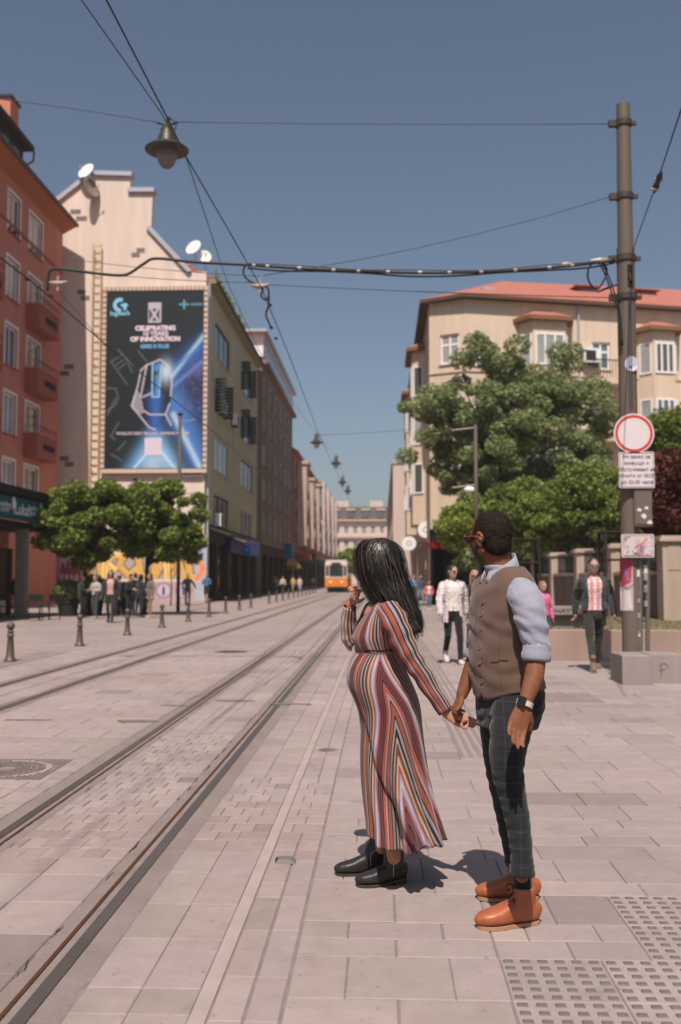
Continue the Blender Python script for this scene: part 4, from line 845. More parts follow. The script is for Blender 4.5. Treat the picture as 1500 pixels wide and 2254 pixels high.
for i in range(21):
    if i == 9: continue
    Y = 17.9 + 4.17 * i; kk += 1
    r = thing('bollard', 'iron bollard with ball top along the far track, %s one from the camera' % ords[kk - 1], 'bollard', (-6.72, Y, 0), 'bollards along the left pavement')
    for n_, me_ in (('post', pm_), ('ball_finial', bm2_)):
        o = bpy.data.objects.new(n_, me_); COL.objects.link(o); o.parent = r
# --- tall pole with its signs
YPO = 15.6; pb = U(1392, 1440, YPO); pt = U(1372, 230, YPO)
m_pole = mat('pole_paint', lin(128, 114, 102, .62), .6, .1, 2, .1, 60, streak=.15)
pole = thing('utility_pole', 'tall grey steel pole carrying wires and road signs behind the concrete cubes', 'pole', (pb.x, YPO, 0))
def polept(z): k = z / pt.z; return Vector((pb.x + (pt.x - pb.x) * k, YPO, z))
zz = [U(1385, y, YPO).z for y in (560, 690)]
mb = MB(); mb.tube([polept(-.05), polept(zz[1])], [.150, .140], 24); mb.build('lower_shaft', m_pole, pole, True); mb = MB(); mb.tube([polept(zz[1] - .05), polept(zz[0] + .1)], [.139, .138], 24); mb.build('middle_shaft', m_pole, pole, True); mb = MB(); mb.tube([polept(zz[0]), polept(pt.z)], [.122, .105], 24); mb.build('upper_shaft', m_pole, pole, True)
for o in pole.children: soft(o, 50)
m_clamp = mat('clamp_iron', lin(92, 82, 74, .55), .6, .25, 20, .2, 80, metal=.3)
clz = [U(1372, y, YPO).z for y in (272, 433, 570, 655)]
for z, rr_ in zip(clz, (.112, .118, .142, .146)):
    c = polept(z); o = MB().lathe((c.x, c.y, c.z), [(rr_ + .0, -.05), (rr_ + .02, -.045), (rr_ + .02, .045), (rr_ + .0, .05)], 20).build('clamp_band', m_clamp, pole, True); soft(o)
    mb = MB(); mb.box((c.x - rr_ - .12, c.y - .04, c.z - .05), (c.x - rr_ - .01, c.y + .04, c.z + .05)); mb.box((c.x + rr_ + .01, c.y - .03, c.z - .03), (c.x + rr_ + .09, c.y + .03, c.z + .03)); mb.build('clamp_lug', m_clamp, o)
q = polept(U(1385, 610, YPO).z); MB().box((q.x - .01, YPO - .1435, q.z - .2), (q.x + .075, YPO - .10, q.z + .16)).build('inspection_hole', m_darkin, pole); MB().tube([(q.x + .02, YPO - .15, q.z + .02), (q.x + .04, YPO - .16, q.z - .1)], .025, 6).build('loose_fitting', m_clamp, pole)
for px in (1384, 1389): a, b = U(px, 640, YPO - .16), U(px + 3, 900, YPO - .165); MB().tube([a, b], .006, 5).build('cable', m_dark, pole)
c = U(1392, 800, YPO - .16); mb = MB(); n = 24; mb.rings([[(c.x + r_ * math.cos(2 * math.pi * k / n), YPO - .152 + y_ + .035 * (math.cos(2 * math.pi * k / n) * r_ / .1) ** 2 * .6, c.z + r_ * 1.15 * math.sin(2 * math.pi * k / n)) for k in range(n)] for r_, y_ in ((.105, .01), (.105, 0))]); st_o = mb.build('round_sticker', mat('sticker_white', lin(196, 198, 214, .85), .5, .2, 30), pole)
# round sign
YSg = YPO - .24
m_sback = mat('sign_back', lin(150, 140, 134, .6), .5, .1, 5, metal=.3); m_swhite = mat('sign_white', lin(222, 210, 212, .82), .45, .04, 4); m_sred = mat('sign_red', lin(206, 58, 54, .85), .45, .05, 4)
c = U(1396, 954, YSg); rad = 44 * YSg / FPX
rs_ = thing('road_sign', 'round white no-vehicles road sign with a red ring on the pole', 'sign', c[:])
def disc(r0, r1, y0, y1, m, name, par, n=48):
    mb = MB()
    if r0 == 0: mb.rings([[(c.x + r1 * math.cos(2 * math.pi * k / n), YSg + y, c.z + r1 * math.sin(2 * math.pi * k / n)) for k in range(n)] for y in (y1, y0)])
    else:
        mb.rings([[(c.x + r_ * math.cos(2 * math.pi * k / n), YSg + y_, c.z + r_ * math.sin(2 * math.pi * k / n)) for k in range(n)] for r_, y_ in ((r1, y1), (r1, y0), (r0, y0), (r0, y1))], cap=False)
    return mb.build(name, m, par)
disc(0, rad, 0, .02, m_swhite, 'plate', rs_); disc(rad * .80, rad * .93, -.004, -.001, m_sred, 'red_ring', rs_); MB().box((c.x - .05, YSg + .021, c.z - .04), (c.x + .05, YPO - .1, c.z + .04)).build('bracket', m_clamp, rs_)
# text plate
def rplate(name, label, px0, py0, px1, py1, Y, m, border=None, rim=.0):
    a, b = U(px0, py0, Y), U(px1, py1, Y); r = thing(name, label, 'sign', ((a.x + b.x) / 2, Y, b.z)); rr_ = .025
    def rp(x0, x1, z0, z1, r_): return [(x + sx * r_ + r_ * math.cos(t_), z + sz * r_ + r_ * math.sin(t_)) for x, z, sx, sz, t0 in ((x1, z1, -1, -1, 0), (x0, z1, 1, -1, 90), (x0, z0, 1, 1, 180), (x1, z0, -1, 1, 270)) for t_ in (R(t0), R(t0 + 30), R(t0 + 60), R(t0 + 90))]
    MB().prism([(x, Y, z) for x, z in rp(a.x, b.x, b.z, a.z, rr_)], (0, .015, 0)).build('plate', m, r)
    if border:
        o_, i_ = rp(a.x + .014, b.x - .014, b.z + .014, a.z - .014, rr_ * .8), rp(a.x + .021, b.x - .021, b.z + .021, a.z - .021, rr_ * .7); n_ = len(o_)
        MB().add([(x, Y - .003, z) for x, z in o_] + [(x, Y - .003, z) for x, z in i_], [(k, (k + 1) % n_, n_ + (k + 1) % n_, n_ + k) for k in range(n_)]).build('border_line', border, r)
    MB().box(((a.x + b.x) / 2 - .05, Y + .016, (a.z + b.z) / 2 - .03), ((a.x + b.x) / 2 + .05, YPO - .09, (a.z + b.z) / 2 + .03)).build('bracket', m_clamp, r)
    return r, a, b
mk = mat('black_letters', (.03, .03, .035), .5, .02)
r, a, b = rplate('notice_plate', 'white plate with five lines of black Cyrillic text under the round sign', 1362, 995, 1442, 1074, YSg, m_swhite, mk)
for k, s in enumerate(('Не важи за', 'живущи и', 'обслужване на', 'обекти от 00.00', 'до 05.00 часа')): text_mesh(s, .078, m=mk, parent=r, origin=Vector(((a.x + b.x) / 2, YSg - .004, a.z - .075 - k * .098)), u=(1, 0, 0), up=(0, 0, 1), sx=1.02, depth=.001)
# switch box and scribbled plate
a, b = U(1397, 1076, YSg), U(1438, 1158, YSg); bx = thing('switch_box', 'grey metal switch box with torn stickers below the text plate', 'box', ((a.x + b.x) / 2, YPO, b.z))
MB().box((a.x, YSg + .03, b.z), (b.x, YPO + .05, a.z)).build('casing', m_pole, bx); MB().box((a.x + .02, YSg + .018, b.z + .03), (b.x - .02, YSg + .028, a.z - .03)).build('door', m_pole, bx)
for px, py, s_ in ((1408, 1122, .04), (1424, 1118, .035), (1418, 1136, .05), (1432, 1150, .045)):
    q = U(px, py, YSg + .01); mb = MB(); n = 9; mb.add([(q.x + s_ * random.uniform(.6, 1.2) * math.cos(2 * math.pi * k / n), YSg + .014, q.z + s_ * .8 * random.uniform(.6, 1.2) * math.sin(2 * math.pi * k / n)) for k in range(n)], [tuple(range(n))]); mb.build('torn_sticker', m_swhite, bx)
r, a, b = rplate('graffiti_plate', 'small white plate scrawled over with black and red marker', 1368, 1176, 1441, 1227, YSg, m_swhite, m_sback)
ra = Ras(60, 40, lin(206, 190, 192, .85))
for k in range(26):
    x_, y_ = random.random(), random.random(); pts_ = [(x_, y_)]
    for _ in range(4): x_ += random.gauss(0, .09); y_ += random.gauss(0, .13); pts_.append((x_, y_))
    ra.line(pts_, random.choice((.012, .02, .03)), lin(60, 54, 56) if k % 4 else lin(120, 110, 116), .75, .01)
ra.line([(.4, .62), (.55, .5), (.66, .38), (.82, .12)], .06, lin(200, 70, 60), .85, .01); ra.line([(.5, .92), (.7, .88)], .06, lin(200, 90, 80), .8, .01)
ra.mesh('scribble', (a.x + .03, YSg - .006, a.z - .03), (b.x - a.x - .06, 0, 0), (0, 0, b.z - a.z + .06), vcol_mat('scribble_ink', .5, .05), r)
# thin poles and posters beside
for px, rad_, lb_ in ((1408, .04, 'slim grey pipe post with peeling stickers right of the thick pole'), (1425, .035, 'thinner pipe post carrying the scribbled plate')):
    c = U(px, 1430, YPO - .1); c2 = U(px + 1, 1225, YPO - .1); r = thing('sign_post', lb_, 'post', (c.x, YPO - .1, 0)); o = MB().tube([(c.x, YPO - .1, -.03), (c2.x, YPO - .1, c2.z)], rad_, 12).build('pipe', mat('galvanised_pipe', lin(140, 128, 120, .6), .5, .3, 9, .2, 60, metal=.3), r, True); soft(o)
    for k in range(5):
        z_ = random.uniform(.6, c2.z - .1); MB().lathe((c.x, YPO - .1, z_), [(rad_ + .002, 0), (rad_ + .002, random.uniform(.05, .14))], 12).build('sticker', m_swhite if k % 2 else mat('sticker_grey', lin(170, 160, 160, .7), .6, .3, 20), r)
q0, q1 = U(1370, 1230, YPO - .17), U(1396, 1345, YPO - .17)
ra = Ras(30, 110, lin(190, 170, 172, .8)); ra.poly([(0, 0), (1, 0), (.8, .45), (0, .55)], lin(176, 70, 84, .85)); ra.line([(.3, .2), (.6, .4)], .2, lin(130, 110, 170), .8, .05); ra.line([(.0, .5), (.5, .58), (1, .5)], .12, lin(90, 84, 86), .7, .03); ra.poly([(0, .62), (.7, .6), (.9, .95), (.1, 1)], lin(214, 200, 200, .85))
h_, w_ = 110, 30; ph = thing('torn_poster', 'torn pink and white posters wrapped round the thick pole', 'poster', (q0.x, YPO - .16, q1.z))
o = ra.mesh('poster_sheet', (q0.x, YPO - .16, q0.z), (q1.x - q0.x, 0, 0), (0, 0, q1.z - q0.z), vcol_mat('poster_print', .7, .1), ph)
pc_ = polept((q0.z + q1.z) / 2)
for v in o.data.vertices: d_ = v.co.x - polept(v.co.z).x; v.co.y = YPO - math.sqrt(max(.151 ** 2 - d_ ** 2, 0)) - .004
# --- concrete cubes
m_conc = mat('fair_concrete', lin(178, 166, 160, .62), .85, .16, 2, .25, 50, streak=.18)
def bev_box(name, m, par, a, b, bev=.012):
    o = MB().box(a, b).build(name, m, par); bm = bmesh.new(); bm.from_mesh(o.data); bmesh.ops.bevel(bm, geom=bm.edges[:], offset=bev, segments=2, affect='EDGES', profile=.6); bm.to_mesh(o.data); bm.free(); return o
a = G(1371, 1508); b = G(1335, 1497); c = G(1431, 1505)
zt_ = U(1371, 1443, a.y).z
o = bev_box('concrete_cube', m_conc, None, (a.x, a.y, -.01), (c.x - .012, b.y + .06, zt_)); tag(o, 'left concrete seating cube at the foot of the pole', 'concrete block', 'concrete cubes by the pole')
d_ = G(1492, 1501); o = bev_box('concrete_cube', m_conc, None, (c.x + .006, c.y + .03, -.01), (d_.x, b.y + .1, zt_ + .005)); tag(o, 'right concrete seating cube marked with a scratched letter', 'concrete block', 'concrete cubes by the pole')
q = U(1462, 1470, c.y + .02); mb = MB(); 
mb.tube([(q.x + .06 * math.cos(t_), c.y + .028, q.z + .06 * math.sin(t_)) for t_ in np.linspace(-.3, 4.2, 14)], .004, 5); mb.tube([(q.x - .03, c.y + .028, q.z + .03), (q.x - .04, c.y + .028, q.z - .14)], .004, 5); mb.tube([(q.x - .035, c.y + .028, q.z - .03), (q.x + .02, c.y + .028, q.z - .02)], .004, 5)
mb.build('scratched_letter', mat('scratch', lin(110, 100, 96, .6), .9), o)
# --- planter with low wall
xa, ya = 2.55, G(1300, 1455).y; zpl = U(1300, 1388, ya).z
pln = thing('planter_wall', 'low concrete planter wall running behind the walking man and the pole', 'planter', (xa, ya, 0))
m_pln = mat('planter_concrete', lin(186, 160, 146, .66), .9, .2, 1.2, .3, 40, streak=.2)
for k in range(6):
    x0 = xa + k * 1.45; bev_box('wall_segment', m_pln, pln, (x0, ya, -.02), (x0 + 1.442, ya + .38, zpl + random.gauss(0, .003)), .01)
for k in range(5): bev_box('wall_segment', m_pln, pln, (xa + .001, ya + .385 + k * 1.5, -.02), (xa + .38, ya + .385 + k * 1.5 + 1.492, zpl), .01)
m_soil = mat('dry_soil', lin(128, 112, 82, .6), .95, .3, 3, .6, 60)
o = MB().box((xa + .385, ya + .385, -.02), (11, 26.5, zpl - .06)).build('planting_bed', m_soil, pln)
gt = []
for _ in range(700):
    x_, y_ = rng.uniform(xa + .4, 8.0), rng.uniform(ya + .4, 26); gt.append((x_, y_, zpl - .045 + rng.uniform(0, .03)))
leaf_mesh('grass_tufts', np.array(gt), .05, m_lf2, pln, .1)['kind'] = 'stuff'
# --- garden fence: pillars, wall, ironwork
XF = 7.05; m_pil = mat('fence_pillar_render', lin(206, 184, 166, .7), .9, .15, 1.5, .3, 40, streak=.2); m_fw = mat('fence_wall_render', lin(150, 132, 120, .6), .9, .22, .8, .3, 40, streak=.25)
ys_ = [24.6, 30.0, 35.2, 40.4, 45.4, 50.4, 55]
fen = thing('garden_fence', 'rendered garden wall with square pillars and dark iron railings beside the planter', 'fence', (XF, 40, 0))
for k, y_ in enumerate(ys_):
    o = bev_box('pillar', m_pil, fen, (XF - .27, y_ - .27, 0), (XF + .27, y_ + .27, 2.38), .015); bev_box('pillar_cap', m_pil, o, (XF - .36, y_ - .36, 2.384), (XF + .36, y_ + .36, 2.47), .01); MB().prism([(XF - .3, y_ - .3, 2.472), (XF + .3, y_ - .3, 2.472), (XF + .3, y_ + .3, 2.472), (XF - .3, y_ + .3, 2.472)], (0, 0, .06)).build('cap_top', m_pil, o)
    MB().box((XF - .15, y_ - .285, 1.7), (XF + .15, y_ - .272, 2.3)).build('face_panel', m_pil, o)
    if k < len(ys_) - 1:
        y2 = ys_[k + 1]; bev_box('wall_panel', m_fw, fen, (XF - .16, y_ + .275, 0), (XF + .16, y2 - .275, 1.58), .01); bev_box('wall_coping', m_pil, fen, (XF - .22, y_ + .275, 1.584), (XF + .22, y2 - .275, 1.68), .01)
        mb = MB(); 
        for j in range(26): yy_ = y_ + .35 + j * (y2 - y_ - .7) / 25; mb.box((XF - .012, yy_ - .012, 1.68), (XF + .012, yy_ + .012, 2.45))
        for z_ in (1.78, 2.3): mb.box((XF - .015, y_ + .275, z_), (XF + .015, y2 - .275, z_ + .03))
        mb.build('iron_railing', m_dark, fen)
# graffiti scrawls on the fence wall and bench
m_spray = mat('spray_paint', lin(70, 62, 74, .7), .7)
for y_, sd_ in ((27.2, 1), (32.5, 2)):
    random.seed(sd_); mb = MB()
    for _ in range(4):
        yy_, z_ = y_ + random.uniform(-1.2, 1.2), random.uniform(.7, 1.3); pts_ = []
        for _ in range(7): pts_.append((XF - .163, yy_, z_)); yy_ += random.gauss(.06, .18); z_ = min(1.5, max(.5, z_ + random.gauss(0, .16)))
        mb.tube(pts_, .012, 4)
    mb.build('spray_scrawl', m_spray, fen)
c = U(1232, 1388, 20.5); be = thing('concrete_bench', 'low concrete bench block with black scrawl inside the planter', 'bench', (c.x, 20.5, 0))
bev_box('seat_slab', m_conc, be, (c.x - .55, 20.6, .75), (c.x + .9, 21.3, .92)); bev_box('plinth', m_conc, be, (c.x - .4, 20.75, zpl - .1), (c.x + .75, 21.2, .749))
o = be.children[0]; text_mesh('SNAY', .10, name='scrawl', m=mk, parent=be, origin=Vector((c.x + .05, 20.594, .835)), u=(1, 0, 0), up=(0, 0, 1), sx=1.6, depth=.001)
# tree guard frames
m_wood = mat('guard_stake', lin(56, 44, 38, .6), .85, .2, 8)
for (x_, y_, lb_) in ((5.15, 22.0, 'dark timber tree guard behind the walking man'), (3.7, 26.0, 'dark timber tree guard beyond the girl in pink')):
    r = thing('tree_guard', lb_, 'tree guard', (x_, y_, zpl), 'timber tree guards')
    for dx, dy in ((-.35, -.35), (.35, -.35), (.35, .35), (-.35, .35)): MB().tube([(x_ + dx * 1.1, y_ + dy * 1.1, zpl - .1), (x_ + dx * .9, y_ + dy * .9, 2.55)], .035, 8).build('stake', m_wood, r)
    for z_ in (1.9, 2.5):
        for i, ((ax, ay), (bx_, by_)) in enumerate((((-.33, -.33), (.33, -.33)), ((.33, -.33), (.33, .33)), ((.33, .33), (-.33, .33)), ((-.33, .33), (-.33, -.33)))): MB().tube([(x_ + ax, y_ + ay, z_ + .003 * i), (x_ + bx_, y_ + by_, z_ + .003 * i)], .025, 6).build('rail', m_wood, r)
# --- hanging lamps
m_lamp = mat('lamp_green_grey', lin(92, 88, 78, .5), .45, .15, 8, .1, 60, metal=.3); m_lampin = mat('lamp_reflector', lin(188, 164, 150, .7), .4, .05)
tg = NT('lamp_glass'); tg.set(Base_Color=(.8, .74, .70), Roughness=.12, Transmission_Weight=.82, IOR=1.2); m_lg = tg.m
def lamp(c, label, k=1.0, simple=False):
    r = thing('hanging_lamp', label, 'lamp', c[:], 'lamps hung over the tracks'); c = Vector(c)
    S_ = lambda prof: [(a * k, b * k) for a, b in prof]
    mb = MB(); mb.lathe(c, S_([(.345, -.03), (.35, -.015), (.30, .03), (.20, .085), (.165, .10), (.15, .16), (.125, .24), (.105, .27), (.105, .32), (.085, .34), (.05, .40), (.02, .42)]), 28); o = mb.build('hood', m_lamp, r, True); soft(o, 35)
    mb = MB(); mb.lathe(c, S_([(.335, -.028), (.18, .06), (.02, .075)]), 28); mb.build('inner_reflector', m_lamp, r, True)
    mb = MB(); mb.lathe(c, S_([(.175, .03), (.172, -.06), (.155, -.16), (.12, -.25), (.06, -.31), (.01, -.325)]), 24); mb.build('glass_globe', m_lg, r, True)
    mb = MB(); mb.lathe(c, S_([(.17, -.03), (.13, .02), (.02, .03)]), 20); mb.build('reflector_ring', m_lampin, r, True)
    mb = MB(); mb.tube([c + Vector((-.17, 0, .44)) * k, c + Vector((-.06, 0, .40)) * k, c + Vector((.06, 0, .40)) * k, c + Vector((.17, 0, .44)) * k], .018 * k, 6); mb.tube([c + Vector((0, 0, .38)) * k, c + Vector((.02, 0, .52)) * k], .03 * k, 6); mb.tube([c + Vector((.12, 0, .30)) * k, c + Vector((.15, 0, .42)) * k, c + Vector((.05, 0, .50)) * k], .012 * k, 5); mb.build('hanger', m_dark, r)
YL = 15.3; lampc = U(368, 328, YL)
lamp(lampc, 'large bell-shaped street lamp hanging from crossing wires over the near street')
fl = [(697, 974, 50, 'bell lamp down the street, largest of the far lamps'), (740, 1020, 59, 'second bell lamp down the street'), (754, 1062, 70, 'third small bell lamp down the street'), (766, 1081, 80, 'farthest small bell lamp down the street')]
for px, py, Y, lb_ in fl: lamp(U(px, py, Y), lb_, .95)
# --- wires
m_wire = mat('black_wire', (.018, .02, .02), .5, .05, 5, 0); m_wire2 = mat('grey_wire', (.06, .06, .06), .5, .05, 5, 0); m_ins = mat('insulator', lin(186, 170, 160, .62), .4, .1, 9)
def sagline(a, b, sag=.0, n=12): a, b = Vector(a), Vector(b); return [a.lerp(b, t_) - Vector((0, 0, sag * 4 * t_ * (1 - t_))) for t_ in np.linspace(0, 1, n)]
def wire(label, pts_, r_=.009, m=None, name='overhead_wire'):
    o = MB().tube(pts_, r_, 6).build(name, m or m_wire, None, True); tag(o, label, 'wire', 'overhead wires'); return o
def smooth(pts_, n=6):
    P = [Vector(p_) for p_ in pts_]; out = []
    for i in range(len(P) - 1):
        p0, p1, p2, p3 = P[max(i - 1, 0)], P[i], P[i + 1], P[min(i + 2, len(P) - 1)]
        for k in range(n):
            t_ = k / n; out.append(.5 * ((2 * p1) + (p2 - p0) * t_ + (2 * p0 - 5 * p1 + 4 * p2 - p3) * t_ * t_ + (3 * p1 - p0 - 3 * p2 + p3) * t_ ** 3))
    return out + [P[-1]]
def zc(px, py, z): d = ray(px, py); return Vector((0, 0, H)) + d * ((z - H) / d.z)
cw = [zc(222, -25, 5.7), zc(235, 0, 5.7), zc(370, 262, 5.7), zc(410, 345, 5.7), zc(500, 500, 5.7), zc(575, 632, 5.7), zc(640, 790, 5.7), zc(700, 950, 5.75)]
wire('contact wire over the near track passing in front of the lamp', cw + [Vector((-1.75, 60, 5.8)), Vector((-1.7, 120, 5.8))], .008)
cw2 = [zc(-40, 537, 5.7), zc(60, 612, 5.7), zc(115, 657, 5.7), zc(235, 760, 5.7)]
wire('contact wire over the far track crossing the red house', cw2 + [Vector((-4.85, 30, 5.75)), Vector((-4.85, 120, 5.8))], .011)
wire('thin lamp feeder cable running beside the contact wire', [zc(160, -28, 6.6), zc(180, 0, 6.6), zc(355, 248, 6.6), zc(412, 352, 6.6), zc(500, 620, 6.6), zc(570, 770, 6.6), U(640, 880, 40), U(697, 955, 50), U(740, 1005, 59), U(766, 1070, 80)], .007, m_wire2)
pl = lambda i, dx=-.24: polept(clz[i]) + Vector((dx, 0, 0))
wire('thin span wire from the pole top to the hanging lamp', sagline(pl(0), lampc + Vector((.17, 0, .44)), .02), .007, m_wire2)
wire('thin span wire from the lamp to the upper left edge', sagline(lampc + Vector((-.17, 0, .44)), U(-60, 212, 15.6), -.03), .007, m_wire2)
joint = U(575, 628, YL)
wire('slanting stay wire from the pole down to the wire joint', sagline(pl(1), U(580, 606, YL), .12), .007, m_wire2)
wire('lower level span wire from the pole to the wire joint', sagline(pl(3), U(560, 625, YL), .02), .007, m_wire2)
wire('faint span wire crossing the gable towards the wire joint', sagline(U(555, 622, YL), U(110, 590, YL + 2), .05), .006, m_wire2)
wire('faint upper wire across the billboard house', sagline(U(570, 608, YL), U(-20, 540, YL + 6), .1), .006, m_wire2)
wire('faint stay from the left wire joint', sagline(U(130, 640, YL), U(240, 770, YL + 5), .0), .006, m_wire2)
wire('far thin span wire between the distant lamp and the trees', sagline(U(700, 957, 50), U(905, 945, 50), .05), .012, m_wire2)
wire('taut guy wire at the upper right leading towards the camera', [polept(clz[2] + .1) + Vector((.1, 0, 0)), U(1440, 420, 12.2), U(1452, 385, 11.8), U(1512, 205, 9.2)], .008)
gi = thing('insulator', 'brown insulator on the taut guy wire at upper right', 'insulator', U(1448, 402, 12)[:]); mb = MB(); mb.tube([U(1440, 425, 12.15), U(1444, 412, 12.1), U(1448, 402, 12.0), U(1452, 390, 11.9), U(1456, 376, 11.8)], [.012, .045, .03, .04, .012], 10); mb.build('body', m_clamp, gi, True)
for k, (px, py) in enumerate(((1441, 417), (1450, 395))): q = U(px, py, 12.05 - .1 * k); MB().tube([q + Vector((-.05, 0, 0)), q + Vector((.05, 0, 0))], .016, 6).build('bolt', m_ins, gi)
# cable bundle
bun = [(1352, 573), (1290, 581), (1200, 590), (1100, 597), (1000, 600), (900, 600), (800, 597), (700, 593), (620, 588), (545, 583), (430, 577), (345, 569), (318, 580), (285, 602), (260, 606), (215, 602), (160, 595), (122, 592), (108, 602), (105, 640)]
bc = thing('cable_bundle', 'bundle of black power cables with pale clips strung from the pole across the street', 'cable', U(750, 595, YL)[:])
bpts = smooth([U(x, y, YL) for x, y in bun], 5)
MB().tube(bpts, .024, 8).build('main_cable', m_wire, bc, True)
MB().tube(smooth([U(x, y + 6 + 3 * math.sin(i * 1.7), YL + .02) for i, (x, y) in enumerate(bun[:10])], 5), .014, 6).build('second_cable', m_wire, bc, True)
MB().tube(smooth([U(x, y - 5 + 2 * math.sin(i * 2.3), YL - .02) for i, (x, y) in enumerate(bun[:10])], 5), .009, 6).build('third_cable', m_wire2, bc, True)
for px in (560, 590, 660, 735, 790, 855, 925, 990, 1060, 1135, 1210, 1260):
    py = np.interp(px, [b_[0] for b_ in bun[::-1]], [b_[1] for b_ in bun[::-1]]); q = U(px, py, YL); MB().tube([q + Vector((-.03, 0, 0)), q + Vector((.025, 0, 0))], .031, 8).build('clip', m_ins, bc)
for px0, px1, py in ((1232, 1262, 583), (1300, 1345, 574)): MB().tube([U(px0, py, YL), U((px0 + px1) / 2, py - 1, YL), U(px1, py - 2, YL)], [.02, .045, .02], 8).build('strain_insulator', m_ins, bc)
lp = [(1355, 574), (1320, 572), (1300, 585), (1294, 605), (1300, 625), (1315, 637), (1328, 620), (1336, 600), (1332, 583), (1318, 575)]
MB().tube(smooth([U(x, y, YPO - .2) for x, y in lp], 5), .016, 6).build('loop', m_wire, bc, True)
for d_ in (0, 6): MB().tube(smooth([U(1318 + d_, 576, YPO - .2), U(1335 + d_, 610, YPO - .2), U(1350 + d_, 655, YPO - .2), U(1362 + d_ * .5, 690, YPO - .17), U(1368 + d_ * .5, 760, YPO - .16)], 4), .013, 6).build('down_lead', m_wire, bc, True)
MB().tube([polept(U(1370, 625, YPO).z) + Vector((-.12, 0, 0)), U(1316, 642, YPO - .1)], .02, 6).build('stay_arm', m_clamp, bc)
for pts_ in ([(540, 584), (536, 600), (545, 615), (565, 625), (588, 632), (592, 650), (585, 660), (575, 650), (580, 636)], [(592, 645), (592, 670), (586, 690), (590, 705), (598, 722)]): MB().tube(smooth([U(x, y, YL) for x, y in pts_], 5), .017, 6).build('feed_loop', m_wire, bc, True)
for (px, py, lb_) in ((573, 630, 'white section insulator where the wires meet over the near track'), (128, 624, 'white section insulator hanging in front of the red house')):
    r = thing('section_insulator', lb_, 'insulator', U(px, py, YL)[:]); q = U(px, py, YL); MB().tube([q + Vector((-.14, 0, .02)), q + Vector((-.05, 0, 0)), q + Vector((.05, 0, 0)), q + Vector((.15, 0, .03))], [.02, .045, .04, .02], 8).build('porcelain_bar', m_ins, r, True); MB().tube([q + Vector((0, 0, -.12)), q, q + Vector((0, 0, .12))], .02, 6).build('hanger_rod', m_ins, r)
for (px, py, z) in ((595, 672, 5.7), (598, 722, 5.7), (608, 745, 5.7), (112, 652, 5.7), (60, 615, 5.7)):
    q = zc(px, py, z); o = MB().tube([q + Vector((0, -.05, -.01)), q + Vector((0, .05, .015))], .028, 8).build('wire_clamp', m_clamp, None); tag(o, {672: 'small clamp on the contact wire just under the cable loop', 722: 'small clamp on the contact wire where the feed loop ends', 745: 'lowest small clamp on the near contact wire', 652: 'clamp on the far contact wire at the red house corner', 615: 'clamp on the far contact wire across the red windows'}[py], 'clamp', 'clamps on the contact wires')
# mid-distance poles (right by the tree, left by the billboard)
for px, pyt, Y, rd, lb_, lamp_ in ((1047, 930, 38, .07, 'slim dark pole standing in front of the large tree', True), (397, 912, 45, .085, 'slim grey pole in front of the billboard', False)):
    a = U(px, pyt, Y); r = thing('street_pole', lb_, 'pole', (a.x, Y, 0)); MB().tube([(a.x, Y, -.03), (a.x, Y, a.z)], rd, 12).build('shaft', mat('slim_pole_paint', lin(104, 94, 84, .55), .6, .15), r, True); MB().tube([(a.x, Y, a.z - .02), (a.x, Y, a.z + .06)], rd * 1.5, 10).build('cap', m_clamp, r)
    for dz_ in (.2, 2.4) if lamp_ else (.25, 3.6): MB().tube([(a.x - (.9 if lamp_ else 0), Y, a.z - dz_ - .1), (a.x + (0 if lamp_ else .7), Y, a.z - dz_)], .025, 6).build('arm', m_ins, r)
    if lamp_: q = U(1033, 1078, Y); MB().tube([q + Vector((-.18, 0, 0)), q + Vector((-.05, 0, .02)), q + Vector((.18, 0, 0))], [.05, .12, .09], 10).build('floodlight', m_white, r)
# --- chairs by the pavilion
m_ch = mat('chair_frame', lin(36, 40, 38, .6), .6)
for i, (px, py, yaw) in enumerate(((75, 1366, 10), (108, 1364, -25), (10, 1362, 40))):
    c = G(px, py); r = thing('cafe_chair', 'dark metal cafe chair by the pavilion, %s' % ('beside the grey column', 'farther right under the tree edge', 'partly out of frame on the left')[i], 'chair', (c.x, c.y, 0), 'cafe chairs by the pavilion'); 
    M_ = Matrix.Translation((c.x, c.y, 0)) @ Matrix.Rotation(R(yaw), 4, 'Z')
    def tb(nm, pts_, rr_): MB().tube([M_ @ Vector(p_) for p_ in pts_], rr_, 6).build(nm, m_ch, r)
    for sx in (-.24, .24):
        for sy, lean in ((-.22, -.05), (.22, .08)): tb('leg', [(sx, sy + lean, -.01), (sx, sy, .46)], .018)
        tb('back_post', [(sx, .22, .46), (sx, .30, .92)], .018)
    mb = MB(); mb.box((-.26, -.24, .45), (.26, .24, .485)); mb.v = [tuple(M_ @ Vector(v)) for v in mb.v]; mb.build('seat', m_ch, r)
    mb = MB(); mb.box((-.25, .26, .68), (.25, .29, .92)); mb.v = [tuple(M_ @ Vector(v)) for v in mb.v]; mb.build('backrest', m_ch, r)
